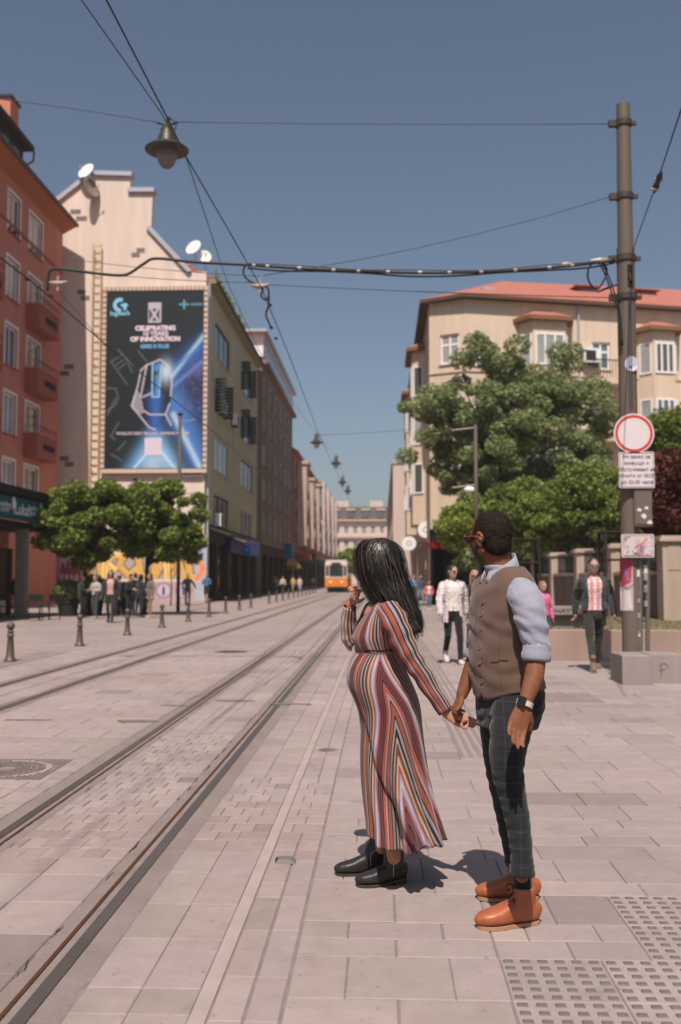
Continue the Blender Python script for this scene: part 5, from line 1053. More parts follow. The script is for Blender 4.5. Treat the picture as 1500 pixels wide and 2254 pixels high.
# --- tram
YT = 107.0; tr = thing('tram', 'orange and cream tram coming up the left-hand track', 'tram', (-4.85, YT, 0))
m_to, m_tw = mat('tram_orange', lin(226, 132, 54, .9), .4, .05), mat('tram_cream', lin(226, 210, 200, .85), .4, .05); wd = 1.22; ln = 14
def tx(a, b, y0, y1, z0, z1, n_, m): return bev_box(n_, m, tr, (-4.85 + a, YT + y0, z0), (-4.85 + b, YT + y1, z1), .08)
tx(-wd, wd, 0, ln, .55, 1.55, 'lower_body', m_to); tx(-wd + .02, wd - .02, .05, ln, 1.56, 3.25, 'upper_body', m_tw); tx(-wd + .1, wd - .1, .15, ln - .1, 3.26, 3.45, 'roof', m_tw)
tx(-1.0, 1.0, .1, ln - .3, .1, .549, 'undercarriage', m_dark); o = MB().box((-4.85 - .72, YT - .02, 1.75), (-4.85 + .72, YT + .08, 2.95)).build('windscreen', g_dark, tr)
for s_ in (-1, 1):
    MB().box((-4.85 + s_ * .95 - .16, YT - .01, 1.8), (-4.85 + s_ * .95 + .16, YT + .1, 2.85)).build('corner_window', g_mid, tr)
    mb = MB(); mb.rings([[(-4.85 + s_ * .6 + r_ * math.cos(2 * math.pi * k / 16), YT + y_, 1.08 + r_ * math.sin(2 * math.pi * k / 16)) for k in range(16)] for r_, y_ in ((.15, .02), (.15, -.05), (.10, -.07))]); mb.build('headlight', mat('headlight_glass', lin(240, 214, 160), .2), tr)
    for k in range(5): MB().box((-4.85 + s_ * (wd - .02) - .02, YT + .8 + k * 2.6, 1.75), (-4.85 + s_ * (wd - .02) + .02, YT + 2.9 + k * 2.6, 2.95)).build('side_window', g_dark, tr)
tx(-wd - .01, wd + .01, -.03, .1, 1.50, 1.62, 'trim_band', m_tw); tx(-.85, .85, -.12, .0, .42, .62, 'bumper', m_dark); tx(-.5, .5, -.02, .12, 3.0, 3.2, 'route_box', m_dark)
mb = MB(); mb.tube([(-4.85, YT + 6, 3.4), (-4.85, YT + 8, 4.4), (-4.85, YT + 5.6, 5.7)], .05, 6); mb.tube([(-5.6, YT + 5.6, 5.7), (-4.1, YT + 5.6, 5.7)], .04, 6); mb.build('pantograph', m_dark, tr)
for y_ in (2.2, 4, 9.5, 11.3):
    for s_ in (-1, 1): mb = MB(); mb.rings([[(-4.85 + s_ * .5 + xx, YT + y_ + .33 * math.cos(2 * math.pi * k / 16), .33 + .33 * math.sin(2 * math.pi * k / 16)) for k in range(16)] for xx in (-.06, .06)]); mb.build('wheel', m_dark, tr)

# ------------------------------------------------------------------ trees
m_bark = mat('bark', lin(84, 70, 58, .55), .9, .3, 6, .8, 30)
def tree(name, label, base, top, lobes, nleaf, size, lm, trunk_r=.12, group=None, clump=.35, nclump=60, limb_n=9, trunk_top=None):
    base = Vector(base); r = thing(name, label, 'tree', base[:], group)
    tt = trunk_top or (base + Vector((0, 0, (top.z - base.z) * .55))); tt = Vector(tt)
    mb = MB(); mb.tube([base - Vector((0, 0, .05)), base.lerp(tt, .35) + Vector((.04, .02, 0)), base.lerp(tt, .7) - Vector((.03, 0, 0)), tt], [trunk_r, trunk_r * .8, trunk_r * .65, trunk_r * .35], 10)
    W_ = np.array([l_[3] * l_[4] * l_[5] for l_ in lobes]); W_ = W_ / W_.sum(); cl = []
    for _ in range(nclump):
        l_ = lobes[rng.choice(len(lobes), p=W_)]; d_ = rng.normal(size=3); d_ /= np.linalg.norm(d_); rr_ = rng.uniform(.5, 1.14) if rng.random() < .8 else rng.uniform(.1, .6)
        cl.append((np.array(l_[:3]) + d_ * rr_ * np.array(l_[3:6]), rng.uniform(.65, 1.35)))
    for k in range(limb_n):
        c_ = Vector(cl[k * len(cl) // limb_n][0]); s_ = base.lerp(tt, random.uniform(.6, .95)); m_ = s_.lerp(c_, .5) + Vector((random.gauss(0, .1), random.gauss(0, .1), random.uniform(.0, .25))); mb.tube([s_, m_, c_], [trunk_r * .4, trunk_r * .25, trunk_r * .08], 6)
    mb.build('trunk', m_bark, r, True)
    pts_ = []
    per = nleaf // len(cl)
    for c_, k in cl:
        d_ = rng.normal(size=(int(per * k), 3)); d_ /= np.linalg.norm(d_, axis=1)[:, None]; rad_ = clump * k * rng.uniform(.25, 1, (len(d_), 1)) ** .5
        pts_.append(c_ + d_ * rad_ * np.array([1, 1, .75]))
    P = np.concatenate(pts_); leaf_mesh('crown', P, size, lm, r); return r
def lobe(px, py, Y, rx, rz, ry=None): c_ = U(px, py, Y); return (c_.x, Y, c_.z, rx * Y / FPX, (ry or rx) * Y / FPX, rz * Y / FPX)
YTr = 39.0
b1, b2 = G(187, 1357), G(306, 1355)
tree('maple_tree', 'round-headed young maple nearer the pavilion, left of the pair', (b1.x, b1.y, 0), U(190, 1060, b1.y), [lobe(190, 1150, b1.y, 92, 82), lobe(140, 1165, b1.y, 50, 55), lobe(235, 1125, b1.y, 60, 60), lobe(185, 1195, b1.y, 75, 38)], 34000, .13, m_lf1, .10, 'pair of round maples', .42, 90, trunk_top=U(188, 1170, b1.y))
tree('maple_tree', 'round-headed young maple standing right of the pair, before the graffiti', (b2.x, b2.y + .8, 0), U(360, 1060, b2.y), [lobe(355, 1145, b2.y + .8, 92, 85), lobe(415, 1170, b2.y + .8, 45, 50), lobe(300, 1160, b2.y + .8, 50, 70), lobe(345, 1090, b2.y + .8, 55, 45), lobe(360, 1200, b2.y + .8, 80, 38)], 36000, .13, m_lf1, .12, 'pair of round maples', .42, 95, trunk_top=U(330, 1180, b2.y + .8))
sp_ = G(376, 1333); tree('sapling', 'thin young sapling in a paving gap near the graffiti', (sp_.x, sp_.y, 0), U(400, 1190, sp_.y), [lobe(415, 1215, sp_.y, 22, 28), lobe(395, 1200, sp_.y, 15, 20)], 900, .14, m_lf4, .04, None, .4, 14, 4, trunk_top=U(378, 1215, sp_.y))
# right: large loose tree
tree('locust_tree', 'large loose-crowned tree in front of the yellow corner house', (5.9, 53, 0), U(1080, 740, 53), [lobe(1090, 800, 53, 90, 62), lobe(1000, 900, 52, 105, 80), lobe(1180, 850, 54, 110, 85), lobe(1280, 890, 53, 75, 75), lobe(950, 960, 52, 62, 80), lobe(1080, 950, 53, 130, 90), lobe(1210, 980, 53, 110, 85), lobe(980, 1030, 53, 80, 60), lobe(1100, 1060, 53, 110, 60), lobe(1270, 1040, 53, 80, 60), lobe(1040, 770, 53, 45, 45), lobe(1300, 960, 54, 70, 90), lobe(1330, 850, 54, 40, 45), lobe(1180, 1080, 54, 110, 60)], 120000, .14, m_lf2, .28, None, .62, 300, 26, trunk_top=U(1110, 900, 53))
for i, (px, py, Y, rx, rz, lb_) in enumerate(((1060, 1150, 46, 95, 52, 'low spreading maple behind the man in the waistcoat'), (1180, 1135, 45, 105, 66, 'dense fresh green maple above the girl in pink'), (1295, 1110, 44, 90, 78, 'bright green maple beside the pole'))):
    c_ = U(px, 1290, Y); tree('maple_tree', lb_, (c_.x, Y, 0), U(px, py - rz, Y), [lobe(px, py, Y, rx, rz), lobe(px - rx * .5, py + rz * .25, Y, rx * .5, rz * .6), lobe(px + rx * .5, py - rz * .1, Y, rx * .5, rz * .7)], 26000, .14, m_lf1 if i else m_lf4, .12, 'maples by the garden fence', .5, 110, trunk_top=U(px, py + rz * .2, Y))
for i, (px, py, Y, rx, rz, lm, lb_) in enumerate(((1490, 1100, 30, 62, 85, m_lf3, 'dark purple-leaved tree at the right edge behind the signs'), (1490, 955, 46, 55, 55, m_lf1, 'light green tree behind the text plate at the right edge'), (1330, 1180, 46, 130, 60, m_lf2, 'dark shrubby tree behind the garden fence'), (1130, 1200, 52, 130, 60, m_lf2, 'dark tree in shade beyond the fence pillars'))):
    c_ = U(px, 1290, Y); tree('garden_tree', lb_, (c_.x, Y, 0), U(px, py - rz, Y), [lobe(px, py, Y, rx, rz), lobe(px + rx * .4, py - rz * .3, Y, rx * .6, rz * .6), lobe(px - rx * .4, py + rz * .3, Y, rx * .6, rz * .6)], 16000, .14, lm, .14, None, .6, 70, trunk_top=U(px, py, Y))
for i, (px, py, Y, rx, rz) in enumerate(((800, 1240, 170, 26, 30), (765, 1235, 200, 22, 22))):
    c_ = U(px, 1285, Y); tree('street_tree', 'hazy green street tree far down the street, %s' % ('behind the woman\'s head', 'just above the tram')[i], (c_.x, Y, 0), U(px, py - rz, Y), [lobe(px, py, Y, rx, rz), lobe(px - rx * .5, py + 5, Y, rx * .6, rz * .6)], 2600, .6, m_lf4, .2, 'far street trees', 1.1, 40)
# ------------------------------------------------------------------ people
def ringpts(p, a, b, ra, rb, n, pw=2.0):
    out = []
    for k in range(n):
        c_, s_ = math.cos(2 * math.pi * k / n), math.sin(2 * math.pi * k / n); e = 2 / pw
        out.append(p + a * (ra * math.copysign(abs(c_) ** e, c_)) + b * (rb * math.copysign(abs(s_) ** e, s_)))
    return out
def limb(mb, pts, rs, n=14, ref=(0, 1, 0), cap=True, pw=2.0):
    P = [Vector(p) for p in pts]; rs = [(r, r) if not isinstance(r, tuple) else r for r in rs]; ref = Vector(ref); out = []
    for i, p in enumerate(P):
        d = (P[min(i + 1, len(P) - 1)] - P[max(i - 1, 0)]).normalized(); a = (ref - d * ref.dot(d)).normalized(); b = d.cross(a)
        if cap and i == 0:
            for k, q in ((.75, .45), (.42, .85)): out.append(ringpts(p - d * min(rs[i]) * k, a, b, rs[i][0] * q, rs[i][1] * q, n, pw))
        out.append(ringpts(p, a, b, *rs[i], n, pw))
        if cap and i == len(P) - 1:
            for k, q in ((.42, .85), (.75, .45)): out.append(ringpts(p + d * min(rs[i]) * k, a, b, rs[i][0] * q, rs[i][1] * q, n, pw))
    mb.rings(out); return mb
def ell(mb, c, ax, ay, az, n=16, m_=9):
    c = Vector(c); rs = []
    for i in range(m_):
        t_ = -math.pi / 2 + math.pi * (i + .35) / (m_ - .3); rs.append([c + az * math.sin(t_) + (ax * math.cos(2 * math.pi * k / n) + ay * math.sin(2 * math.pi * k / n)) * math.cos(t_) for k in range(n)])
    mb.rings(rs); return mb
def remesh(mb, name, m, parent, voxel=.01, smooth=6, wr=0.0, wscale=40, seed=0, wdir=None, fac=.5):
    me = bpy.data.meshes.new('tmp'); me.from_pydata(mb.v, [], mb.f); bm = bmesh.new(); bm.from_mesh(me); bmesh.ops.recalc_face_normals(bm, faces=bm.faces); bm.to_mesh(me); bm.free()
    o = bpy.data.objects.new('tmp', me); COL.objects.link(o)
    r = o.modifiers.new('r', 'REMESH'); r.mode = 'VOXEL'; r.voxel_size = voxel; r.adaptivity = 0
    if smooth: s_ = o.modifiers.new('s', 'SMOOTH'); s_.iterations = smooth; s_.factor = fac
    dg = bpy.context.evaluated_depsgraph_get(); dg.update(); nm = bpy.data.meshes.new_from_object(o.evaluated_get(dg)); bpy.data.objects.remove(o); bpy.data.meshes.remove(me)
    nm.name = name
    if wr:
        n = len(nm.vertices); co = np.empty(n * 3, np.float32); no = np.empty(n * 3, np.float32); nm.vertices.foreach_get('co', co); nm.vertices.foreach_get('normal', no); co = co.reshape(-1, 3); no = no.reshape(-1, 3)
        g = np.random.default_rng(seed); h = np.zeros(n)
        wp = co + .02 * np.stack([np.sin(co @ g.normal(size=3) * 22 + k) for k in range(3)], 1)
        for k in range(7):
            d = g.normal(size=3); d /= np.linalg.norm(d)
            if wdir is not None: d = d * .55 + np.array(wdir) * g.choice([-1, 1]); d /= np.linalg.norm(d)
            v_ = np.sin(wp @ d * wscale * g.uniform(.5, 1.6) + g.uniform(0, 6)); h += np.sign(v_) * np.abs(v_) ** 1.5 * g.uniform(.4, 1)
        co += no * (h / 4 * wr)[:, None].astype(np.float32); nm.vertices.foreach_set('co', co.ravel()); nm.update()
    nm.materials.clear(); nm.materials.append(m); nm.polygons.foreach_set('use_smooth', [True] * len(nm.polygons)); return link(name, nm, parent)
def fabric(name, col, rough=.85, weave=900, wv=.12, spec=.15, sheen=.2):
    if name in MATS: return MATS[name]
    t = NT(name); n1 = t.noise(weave, 2); n2 = t.noise(14, 4); v = t.math('MULTIPLY_ADD', n1, 2 * wv, 1 - wv); v = t.math('MULTIPLY', v, t.math('MULTIPLY_ADD', n2, .24, .88))
    cc = t.n('CombineColor'); [t.l(v, cc.inputs[i]) for i in range(3)]
    t.set(Base_Color=t.mix(1.0, col, cc.outputs[0], 'MULTIPLY'), Roughness=rough, Specular_IOR_Level=spec, Sheen_Weight=sheen); t.bump(t.math('ADD', n1, t.noise(60, 3)), .25, .003); MATS[name] = t.m; return t.m
def skin(name, col):
    if name in MATS: return MATS[name]
    t = NT(name); n = t.noise(30, 4); v = t.mix(n, tuple(c * .86 for c in col), tuple(c * 1.12 for c in col)); t.set(Base_Color=v, Roughness=.62, Specular_IOR_Level=.22, Subsurface_Weight=.08, Subsurface_Radius=(.012, .005, .003)); t.bump(t.noise(300, 2), .1, .001); MATS[name] = t.m; return t.m
def hairm(name, col):
    if name in MATS: return MATS[name]
    t = NT(name); mp = t.n('Mapping'); mp.inputs['Scale'].default_value = (120, 120, 14); t.l(t.pos(), mp.inputs[0]); n = t.noise(1, 3, mp.outputs[0]); t.set(Base_Color=t.mix(n, tuple(c * .6 for c in col), tuple(c * 1.6 for c in col)), Roughness=.42, Specular_IOR_Level=.4); t.bump(n, .5, .004); MATS[name] = t.m; return t.m
def head(mb, C, f, up, k=1.0, ears=True):
    f = Vector(f).normalized(); up = Vector(up); up = (up - f * up.dot(f)).normalized(); l = up.cross(f); C = Vector(C); P = lambda x, y, z: C + (f * x + l * y + up * z) * k
    ell(mb, P(-.012, 0, .028), f * .099 * k, l * .077 * k, up * .090 * k, 20, 12); ell(mb, P(.028, 0, -.040), f * .062 * k, l * .058 * k, up * .078 * k, 18, 10); ell(mb, P(.058, 0, -.088), f * .03 * k, l * .032 * k, up * .026 * k)
    limb(mb, [P(.092, 0, .012), P(.112, 0, -.022), P(.104, 0, -.036)], [.010 * k, .014 * k, .012 * k], 8); ell(mb, P(.084, 0, -.062), f * .014 * k, l * .024 * k, up * .009 * k, 10, 6); limb(mb, [P(.07, .045, .022), P(.086, .02, .024), P(.086, -.02, .024), P(.07, -.045, .022)], [.010 * k] * 4, 8)
    limb(mb, [P(.0, .05, -.06), P(.05, .025, -.09)], [.022 * k, .018 * k], 8); limb(mb, [P(.0, -.05, -.06), P(.05, -.025, -.09)], [.022 * k, .018 * k], 8)
    if ears:
        for s_ in (-1, 1):
            rs_ = [P(-.012 + .018 * math.cos(a_), s_ * (.079 + .006 * math.sin(a_)), -.012 + .031 * math.sin(a_)) for a_ in np.linspace(-1.9, 3.2, 9)]; limb(mb, rs_, [.007 * k] * 9, 7); ell(mb, P(-.008, s_ * .076, -.014), f * .014 * k, l * .006 * k, up * .024 * k, 8, 6)
    return P
def hand(mb, W, d, n, k=1.0, side=1, curl=(35, 40, 40), spread=.0, thumb=(30, 25), nf=4):
    d = Vector(d).normalized(); n = Vector(n); n = (n - d * n.dot(d)).normalized(); t = d.cross(n) * side; W = Vector(W)
    limb(mb, [W - d * .01 * k, W + d * .03 * k, W + d * .06 * k, W + d * .085 * k], [(.019 * k, .026 * k), (.016 * k, .036 * k), (.015 * k, .041 * k), (.012 * k, .040 * k)], 12, n)
    for i in range(nf):
        o = (1.5 - i) * .0205 * k; p = W + d * (.083 + (-.004, .003, .0, -.009)[i]) * k + t * o; ln = (.94, 1.06, 1.0, .80)[i] * k; dd = (d + t * o * spread / k).normalized(); pts = [p - dd * .02 * k, p]
        for c_, s_ in zip(curl, (.042, .027, .022)):
            q = Matrix.Rotation(R(c_ * (1 + .12 * i)), 3, t.cross(Vector((0, 0, 0))) if False else t * side); dd = (q @ dd).normalized(); dd = dd if True else dd; p = p + dd * s_ * ln; pts.append(p)
        limb(mb, pts, [.0095 * k, .0098 * k, .0088 * k, .0082 * k, .0070 * k], 9, n)
    b = W + d * .022 * k + t * .026 * k; td = (d * .75 + t * .65 - n * .35).normalized(); p2 = b + td * .04 * k; td2 = (d * .95 + t * .2 - n * .4).normalized(); p3 = p2 + td2 * .032 * k; limb(mb, [W + d * .012 * k + t * .012 * k, b, p2, p3], [.014 * k, .014 * k, .0105 * k, .0085 * k], 9, n)
def shoe(parent, heel, toe, ankle, sr, mu, ms, wk=1.0, hh=.025, voxel=.007, th=.014, shaft_up=None, name='shoe'):
    heel, toe = Vector(heel), Vector(toe); d = toe - heel; L = d.length; d.normalize(); s = Vector((-d.y, d.x, 0)).normalized(); up = Vector((0, 0, 1)); mb = MB(); zb = th
    secs = [(.03, .028, .078), (.10, .035, .090), (.22, .037, .098), (.36, .039, .098), (.50, .043, .086), (.64, .049, .070), (.78, .049, .060), (.90, .041, .052), (.97, .026, .042)]
    lift = lambda t_: hh * max(0, 1 - t_ / .45) if hh else 0
    limb(mb, [heel + d * L * t_ + up * (zb + lift(t_) * .9 + h_ * k_L(L) / 2) for t_, w_, h_ in secs], [(w_ * wk, h_ * k_L(L) / 2) for t_, w_, h_ in secs], 18, s, pw=3.0)
    a0 = heel + d * L * .24 + up * (zb + hh + .04)
    limb(mb, [a0, a0.lerp(Vector(ankle), .5), Vector(ankle)], [(sr * .92, sr * 1.15), (sr, sr * 1.12), (sr, sr * 1.1)], 16, s, cap=False)
    o = remesh(mb, name, mu, parent, voxel, 4)
    ol = [(-.012, .010), (.004, .022), (.06, .033), (.3, .036), (.5, .042), (.64, .050), (.78, .050), (.90, .042), (.975, .026), (1.002, .009)]
    lo = [heel + d * L * t_ + s * w_ * wk for t_, w_ in ol] + [heel + d * L * t_ - s * w_ * wk for t_, w_ in ol[::-1]]
    mb = MB(); n = len(lo); tt = [t_ for t_, _ in ol] + [t_ for t_, _ in ol[::-1]]
    mb.rings([[p + up * (lift(t_) * .9 + .001) for p, t_ in zip(lo, tt)], [p + up * (th + .002 + lift(t_) * .9) for p, t_ in zip(lo, tt)]]); mb.build('sole', ms, o)
    if hh:
        ho = [heel + d * L * t_ + s * w_ * wk * .95 for t_, w_ in ol[:3]] + [heel + d * L * .24 + s * .034 * wk] + [heel + d * L * .24 - s * .034 * wk] + [heel + d * L * t_ - s * w_ * wk * .95 for t_, w_ in ol[:3][::-1]]
        mb = MB(); mb.prism([p + up * .0005 for p in ho], (0, 0, hh * .8)); mb.build('heel_block', ms, o)
    return o
def k_L(L): return L / .28
M_SK = {'fair': skin('fair_skin', lin(214, 168, 146, .62)), 'tan': skin('tan_skin', lin(186, 132, 104, .55))}
TORSO = [(.90, .160, .108, 0), (.98, .158, .106, .003), (1.08, .142, .098, .008), (1.18, .148, .102, .010), (1.28, .168, .112, .010), (1.37, .180, .108, .0), (1.43, .150, .082, -.012), (1.475, .078, .062, -.02)]
def person(label, pos, h, yaw, skin_='fair', hair=('short', (30, 24, 20)), top=(80, 80, 80), legs=(40, 42, 46), shoes=(60, 56, 54), stride=.18, inner=None, coat=0.0, arms='hang', glasses=None, sl='long', girth=1.0, dress=None, top_mat=None, vox=.013, bag=None, lean=0.0, headturn=0, group=None, face=True, shorts=False):
    k = h / 1.75; f = Vector((math.cos(yaw), math.sin(yaw), 0)); l = Vector((-f.y, f.x, 0)); O = Vector(pos); r = thing('person', label, 'person', O[:], group)
    P = lambda x, y, z: O + (f * (x + lean * max(0, z - .9)) + l * y) * k + Vector((0, 0, z * k))
    sk = M_SK[skin_]; nm = lambda c: 'cloth_%d_%d_%d' % tuple(c); fm = lambda c: fabric(nm(c), lin(*c, .8))
    fh = Matrix.Rotation(R(headturn), 3, 'Z') @ f
    # joints
    st = stride; hipL, hipR = (0, .088, .92), (0, -.088, .92)
    knL, knR = (st * .75 + .03, .085, .50), (-st * .25 + .05, -.085, .50); anL, anR = (st * 1.15, .08, .085), (-st * 1.15 - .02, -.08, .085 + abs(st) * .35)
    shL, shR = (-.01, .185 * girth, 1.405), (-.01, -.185 * girth, 1.405); sw = st * .9
    A = {'hang': [((-.03 - sw * .3, .25, 1.13), (.02 - sw * .7, .27, .88)), ((-.03 + sw * .5, -.25, 1.13), (.04 + sw * .9, -.27, .89))], 'phone': [((.0, .25, 1.14), (.18, .12, 1.12)), ((.03, -.25, 1.14), (.20, -.10, 1.15))], 'pocket': [((-.08, .27, 1.14), (.05, .21, .95)), ((-.08, -.27, 1.14), (.05, -.21, .95))], 'bagarm': [((-.02, .25, 1.13), (.03, .26, .88)), ((.02, -.25, 1.12), (.16, -.14, 1.02))], 'wide': [((-.02, .33, 1.17), (.06, .42, .98)), ((-.02, -.26, 1.13), (.04, -.28, .9))]}[arms]
    b = MB(); HC = P(.035 + lean * .2, 0, 1.625); hp = head(b, HC, fh, (0, 0, 1), k)
    limb(b, [P(-.02, 0, 1.40), P(-.005, 0, 1.49), P(.012, 0, 1.56)], [.07 * k, .056 * k, .052 * k], 12)
    limb(b, [P(0, 0, .95), P(0, 0, 1.2), P(-.01, 0, 1.38)], [.09 * k, .085 * k, .09 * k], 12)
    for (sh, (e, w_), s_) in ((shL, A[0], 1), (shR, A[1], -1)):
        limb(b, [P(sh[0], sh[1] * .8, sh[2] - .02), P(*e), P(*w_)], [.042 * k, .036 * k, .026 * k], 10)
        d = (P(*w_) - P(*e)).normalized(); hand(b, P(*w_), d, l * s_, k * .95, side=s_ if True else 1, curl=(25, 30, 30))
    for hp_, kn, an in ((hipL, knL, anL), (hipR, knR, anR)): limb(b, [P(*hp_), P(*kn), P(*an)], [.07 * k, .048 * k, .035 * k], 10)
    remesh(b, 'body', sk, r, min(vox, .010), 3)
    # trousers
    t_ = MB()
    if legs:
        limb(t_, [P(0, 0, .84), P(0, 0, .92), P(0, 0, 1.02)], [(.150 * k, .105 * k), (.162 * k * girth, .112 * k), (.150 * k * girth, .104 * k)], 16, l)
        for hp_, kn, an in ((hipL, knL, anL), (hipR, knR, anR)):
            if shorts: limb(t_, [P(*hp_), P(*hp_).lerp(P(*kn), .85)], [.088 * k, .078 * k], 12)
            else: limb(t_, [P(*hp_), P(*hp_).lerp(P(*kn), .5), P(*kn), P(*kn).lerp(P(*an), .5), P(*an) + Vector((0, 0, .01))], [.088 * k, .078 * k, .060 * k, .055 * k, .047 * k], 12)
        remesh(t_, 'trousers', fm(legs), r, vox, 3, .008, 95, 3)
    if dress:
        m_ = MB(); limb(m_, [P(0, 0, .35), P(0, 0, .6), P(0, 0, .9), P(0, 0, 1.05)], [(.24 * k, .22 * k), (.21 * k, .19 * k), (.165 * k, .125 * k), (.14 * k, .10 * k)], 18, l); remesh(m_, 'skirt', fm(dress), r, vox, 3, .01, 60, 4)
    # top
    tm = top_mat or fm(top)
    def tors(mb, grow=0.0, z0=.93, opn=0):
        rs_ = []
        secs = [(z0, .165 + .01 * (coat > 0), .115, 0)] + [q for q in TORSO if q[0] > z0 + .03]
        for z_, hw, hd, ox in secs:
            hw, hd = (hw * girth + grow) * k, (hd * girth + grow) * k; c_ = P(ox, 0, z_)
            if not opn: rs_.append(ringpts(c_, l, f, hw, hd, 22, 2.3))
            else:
                n_ = 24; ang = [math.pi / 2 + opn + (2 * math.pi - 2 * opn) * q_ / (n_ - 1) for q_ in range(n_)]; pw = 2 / 2.3
                pt = lambda a_, g_: c_ + l * math.copysign(abs(math.cos(a_)) ** pw, math.cos(a_)) * (hw + g_) + f * math.copysign(abs(math.sin(a_)) ** pw, math.sin(a_)) * (hd + g_)
                rs_.append([pt(a_, .0) for a_ in ang] + [pt(a_, -.022) for a_ in ang[::-1]])
        mb.rings(rs_)
    m_ = MB()
    if inner: i_ = MB(); tors(i_, .0, .93); remesh(i_, 'shirt', inner if not isinstance(inner, tuple) else fm(inner), r, vox, 3, .006, 90, 5)
    tors(m_, .028 if inner else .008, .95 - coat, .55 if inner else 0)
    g = .012 if inner else .004
    for (sh, (e, w_)) in ((shL, A[0]), (shR, A[1])):
        pe, pw_ = P(*e), P(*w_)
        if sl == 'short': limb(m_, [P(sh[0], sh[1] * .85, sh[2] - .015), P(*sh).lerp(pe, .75)], [(.066 + g) * k, (.058 + g) * k], 12)
        else: limb(m_, [P(sh[0], sh[1] * .85, sh[2] - .015), P(*sh).lerp(pe, .5), pe, pe.lerp(pw_, .55), pe.lerp(pw_, .97)], [(.066 + g) * k, (.060 + g) * k, (.052 + g) * k, (.046 + g) * k, (.040 + g) * k], 12)
    if inner: limb(m_, [P(-.05, .07, 1.47), P(-.075, 0, 1.50), P(-.05, -.07, 1.47)], [.022 * k] * 3, 8)
    o = remesh(m_, 'jacket' if inner else 'top', tm, r, vox, 3, .012, 85, 6)
    # shoes
    for an, kn, s_ in ((anL, knL, 1), (anR, knR, -1)):
        a_ = P(*an); tilt = an[2] - .085; heel = P(an[0] - .07, an[1], 0); toe = P(an[0] + .19, an[1], 0); so = shoe(r, heel, toe, a_ + Vector((0, 0, .015)), .042 * k, fabric('shoe_%d_%d_%d' % tuple(shoes), lin(*shoes, .8), .6), fabric('pale_sole', lin(206, 196, 188, .8), .7), k, 0, .011)
        if tilt > .01:
            M_ = Matrix.Translation(toe) @ Matrix.Rotation(min(.6, tilt / .2), 4, l) @ Matrix.Translation(-toe)
            for q in [so] + list(so.children): q.data.transform(M_)
    # hair
    ht, hc = hair; hm = hairm('hair_%d_%d_%d' % tuple(hc), lin(*hc)); m_ = MB(); up = Vector((0, 0, 1)); lh = up.cross(fh)
    ell(m_, hp(-.024, 0, .040), fh * .100 * k, lh * .087 * k, up * .092 * k, 18, 10)
    if ht != 'short': ell(m_, hp(-.04, 0, -.01), fh * .075 * k, lh * .086 * k, up * .09 * k)
    if ht == 'long': limb(m_, [hp(-.06, 0, .0), hp(-.085, 0, -.12), hp(-.09, 0, -.26)], [(.085 * k, .05 * k), (.095 * k, .045 * k), (.06 * k, .025 * k)], 14, lh); [limb(m_, [hp(.0, s_ * .078, .03), hp(.0, s_ * .088, -.08), hp(.01, s_ * .08, -.22)], [.024 * k, .026 * k, .014 * k], 8) for s_ in (-1, 1)]
    if ht == 'pony': limb(m_, [hp(-.10, 0, .04), hp(-.15, 0, -.02), hp(-.14, 0, -.14)], [.03 * k, .036 * k, .015 * k], 10)
    if ht == 'bun': ell(m_, hp(-.09, 0, .09), fh * .045 * k, lh * .045 * k, up * .04 * k)
    remesh(m_, 'hair', hm, r, .010, 3, .004, 120, 8)
    for s_ in (-1, 1):
        e_ = MB(); ell(e_, hp(.083, s_ * .031, .002), fh * .011 * k, lh * .012 * k, up * .009 * k, 10, 6); e_.build('eye', mat('eye_dark', (.05, .04, .035), .2), r, True)
    if glasses:
        g_ = MB(); [ell(g_, hp(.100, s_ * .032, .002), fh * .006 * k, lh * .026 * k, up * .021 * k, 12, 6) for s_ in (-1, 1)]; g_.tube([hp(.102, .01, .008), hp(.102, -.01, .008)], .003 * k, 6); [g_.tube([hp(.095, s_ * .056, .006), hp(.04, s_ * .082, .006), hp(-.01, s_ * .084, .0)], .003 * k, 6) for s_ in (-1, 1)]; g_.build('sunglasses', glass('lens_%d_%d_%d' % tuple(glasses), lin(*glasses), .08), r, True)
    mo_ = MB(); ell(mo_, hp(.094, 0, -.062), fh * .006 * k, lh * .020 * k, up * .006 * k, 10, 5); mo_.build('mouth', mat('lip', lin(150, 84, 76, .6), .5), r, True)
    return r, P
def plaid(name, base, cols, sc):
    t = NT(name); p = t.pos(); sp = t.n('SeparateXYZ'); t.l(p, sp.inputs[0]); c = base
    for ax, (col, w_, off) in zip((0, 2, 0, 2), cols):
        v = t.math('FRACT', t.math('MULTIPLY_ADD', sp.outputs[ax], sc, off)); c = t.mix(t.math('MULTIPLY', t.math('LESS_THAN', v, w_), .72), c, col)
    t.set(Base_Color=c, Roughness=.9, Specular_IOR_Level=.1); t.bump(t.noise(400, 2), .2, .002); return t.m
m_plaid = plaid('pale_plaid', lin(222, 206, 200, .85), [(lin(176, 172, 190, .8), .3, .1), (lin(180, 176, 194, .8), .3, .3), (lin(226, 206, 170, .85), .12, .6), (lin(206, 196, 204, .8), .12, .75)], 9)
m_check = plaid('red_check', lin(226, 210, 206, .85), [(lin(216, 92, 74, .85), .45, .1), (lin(206, 150, 150, .85), .25, .3), (lin(120, 130, 170, .8), .08, .7), (lin(150, 150, 180, .8), .08, .8)], 10)
FAR = -math.pi / 2    # facing the camera
g_ = G(998, 1462); person('woman in a pale plaid overshirt, white top and black leggings walking towards the camera', (g_.x, g_.y + .05, 0), 1.74, FAR + .15, hair=('pony', (34, 26, 22)), top_mat=m_plaid, inner=(226, 214, 210), legs=(30, 30, 32), shoes=(206, 186, 180), stride=.22, coat=.22, glasses=(30, 26, 24), vox=.010, headturn=25)
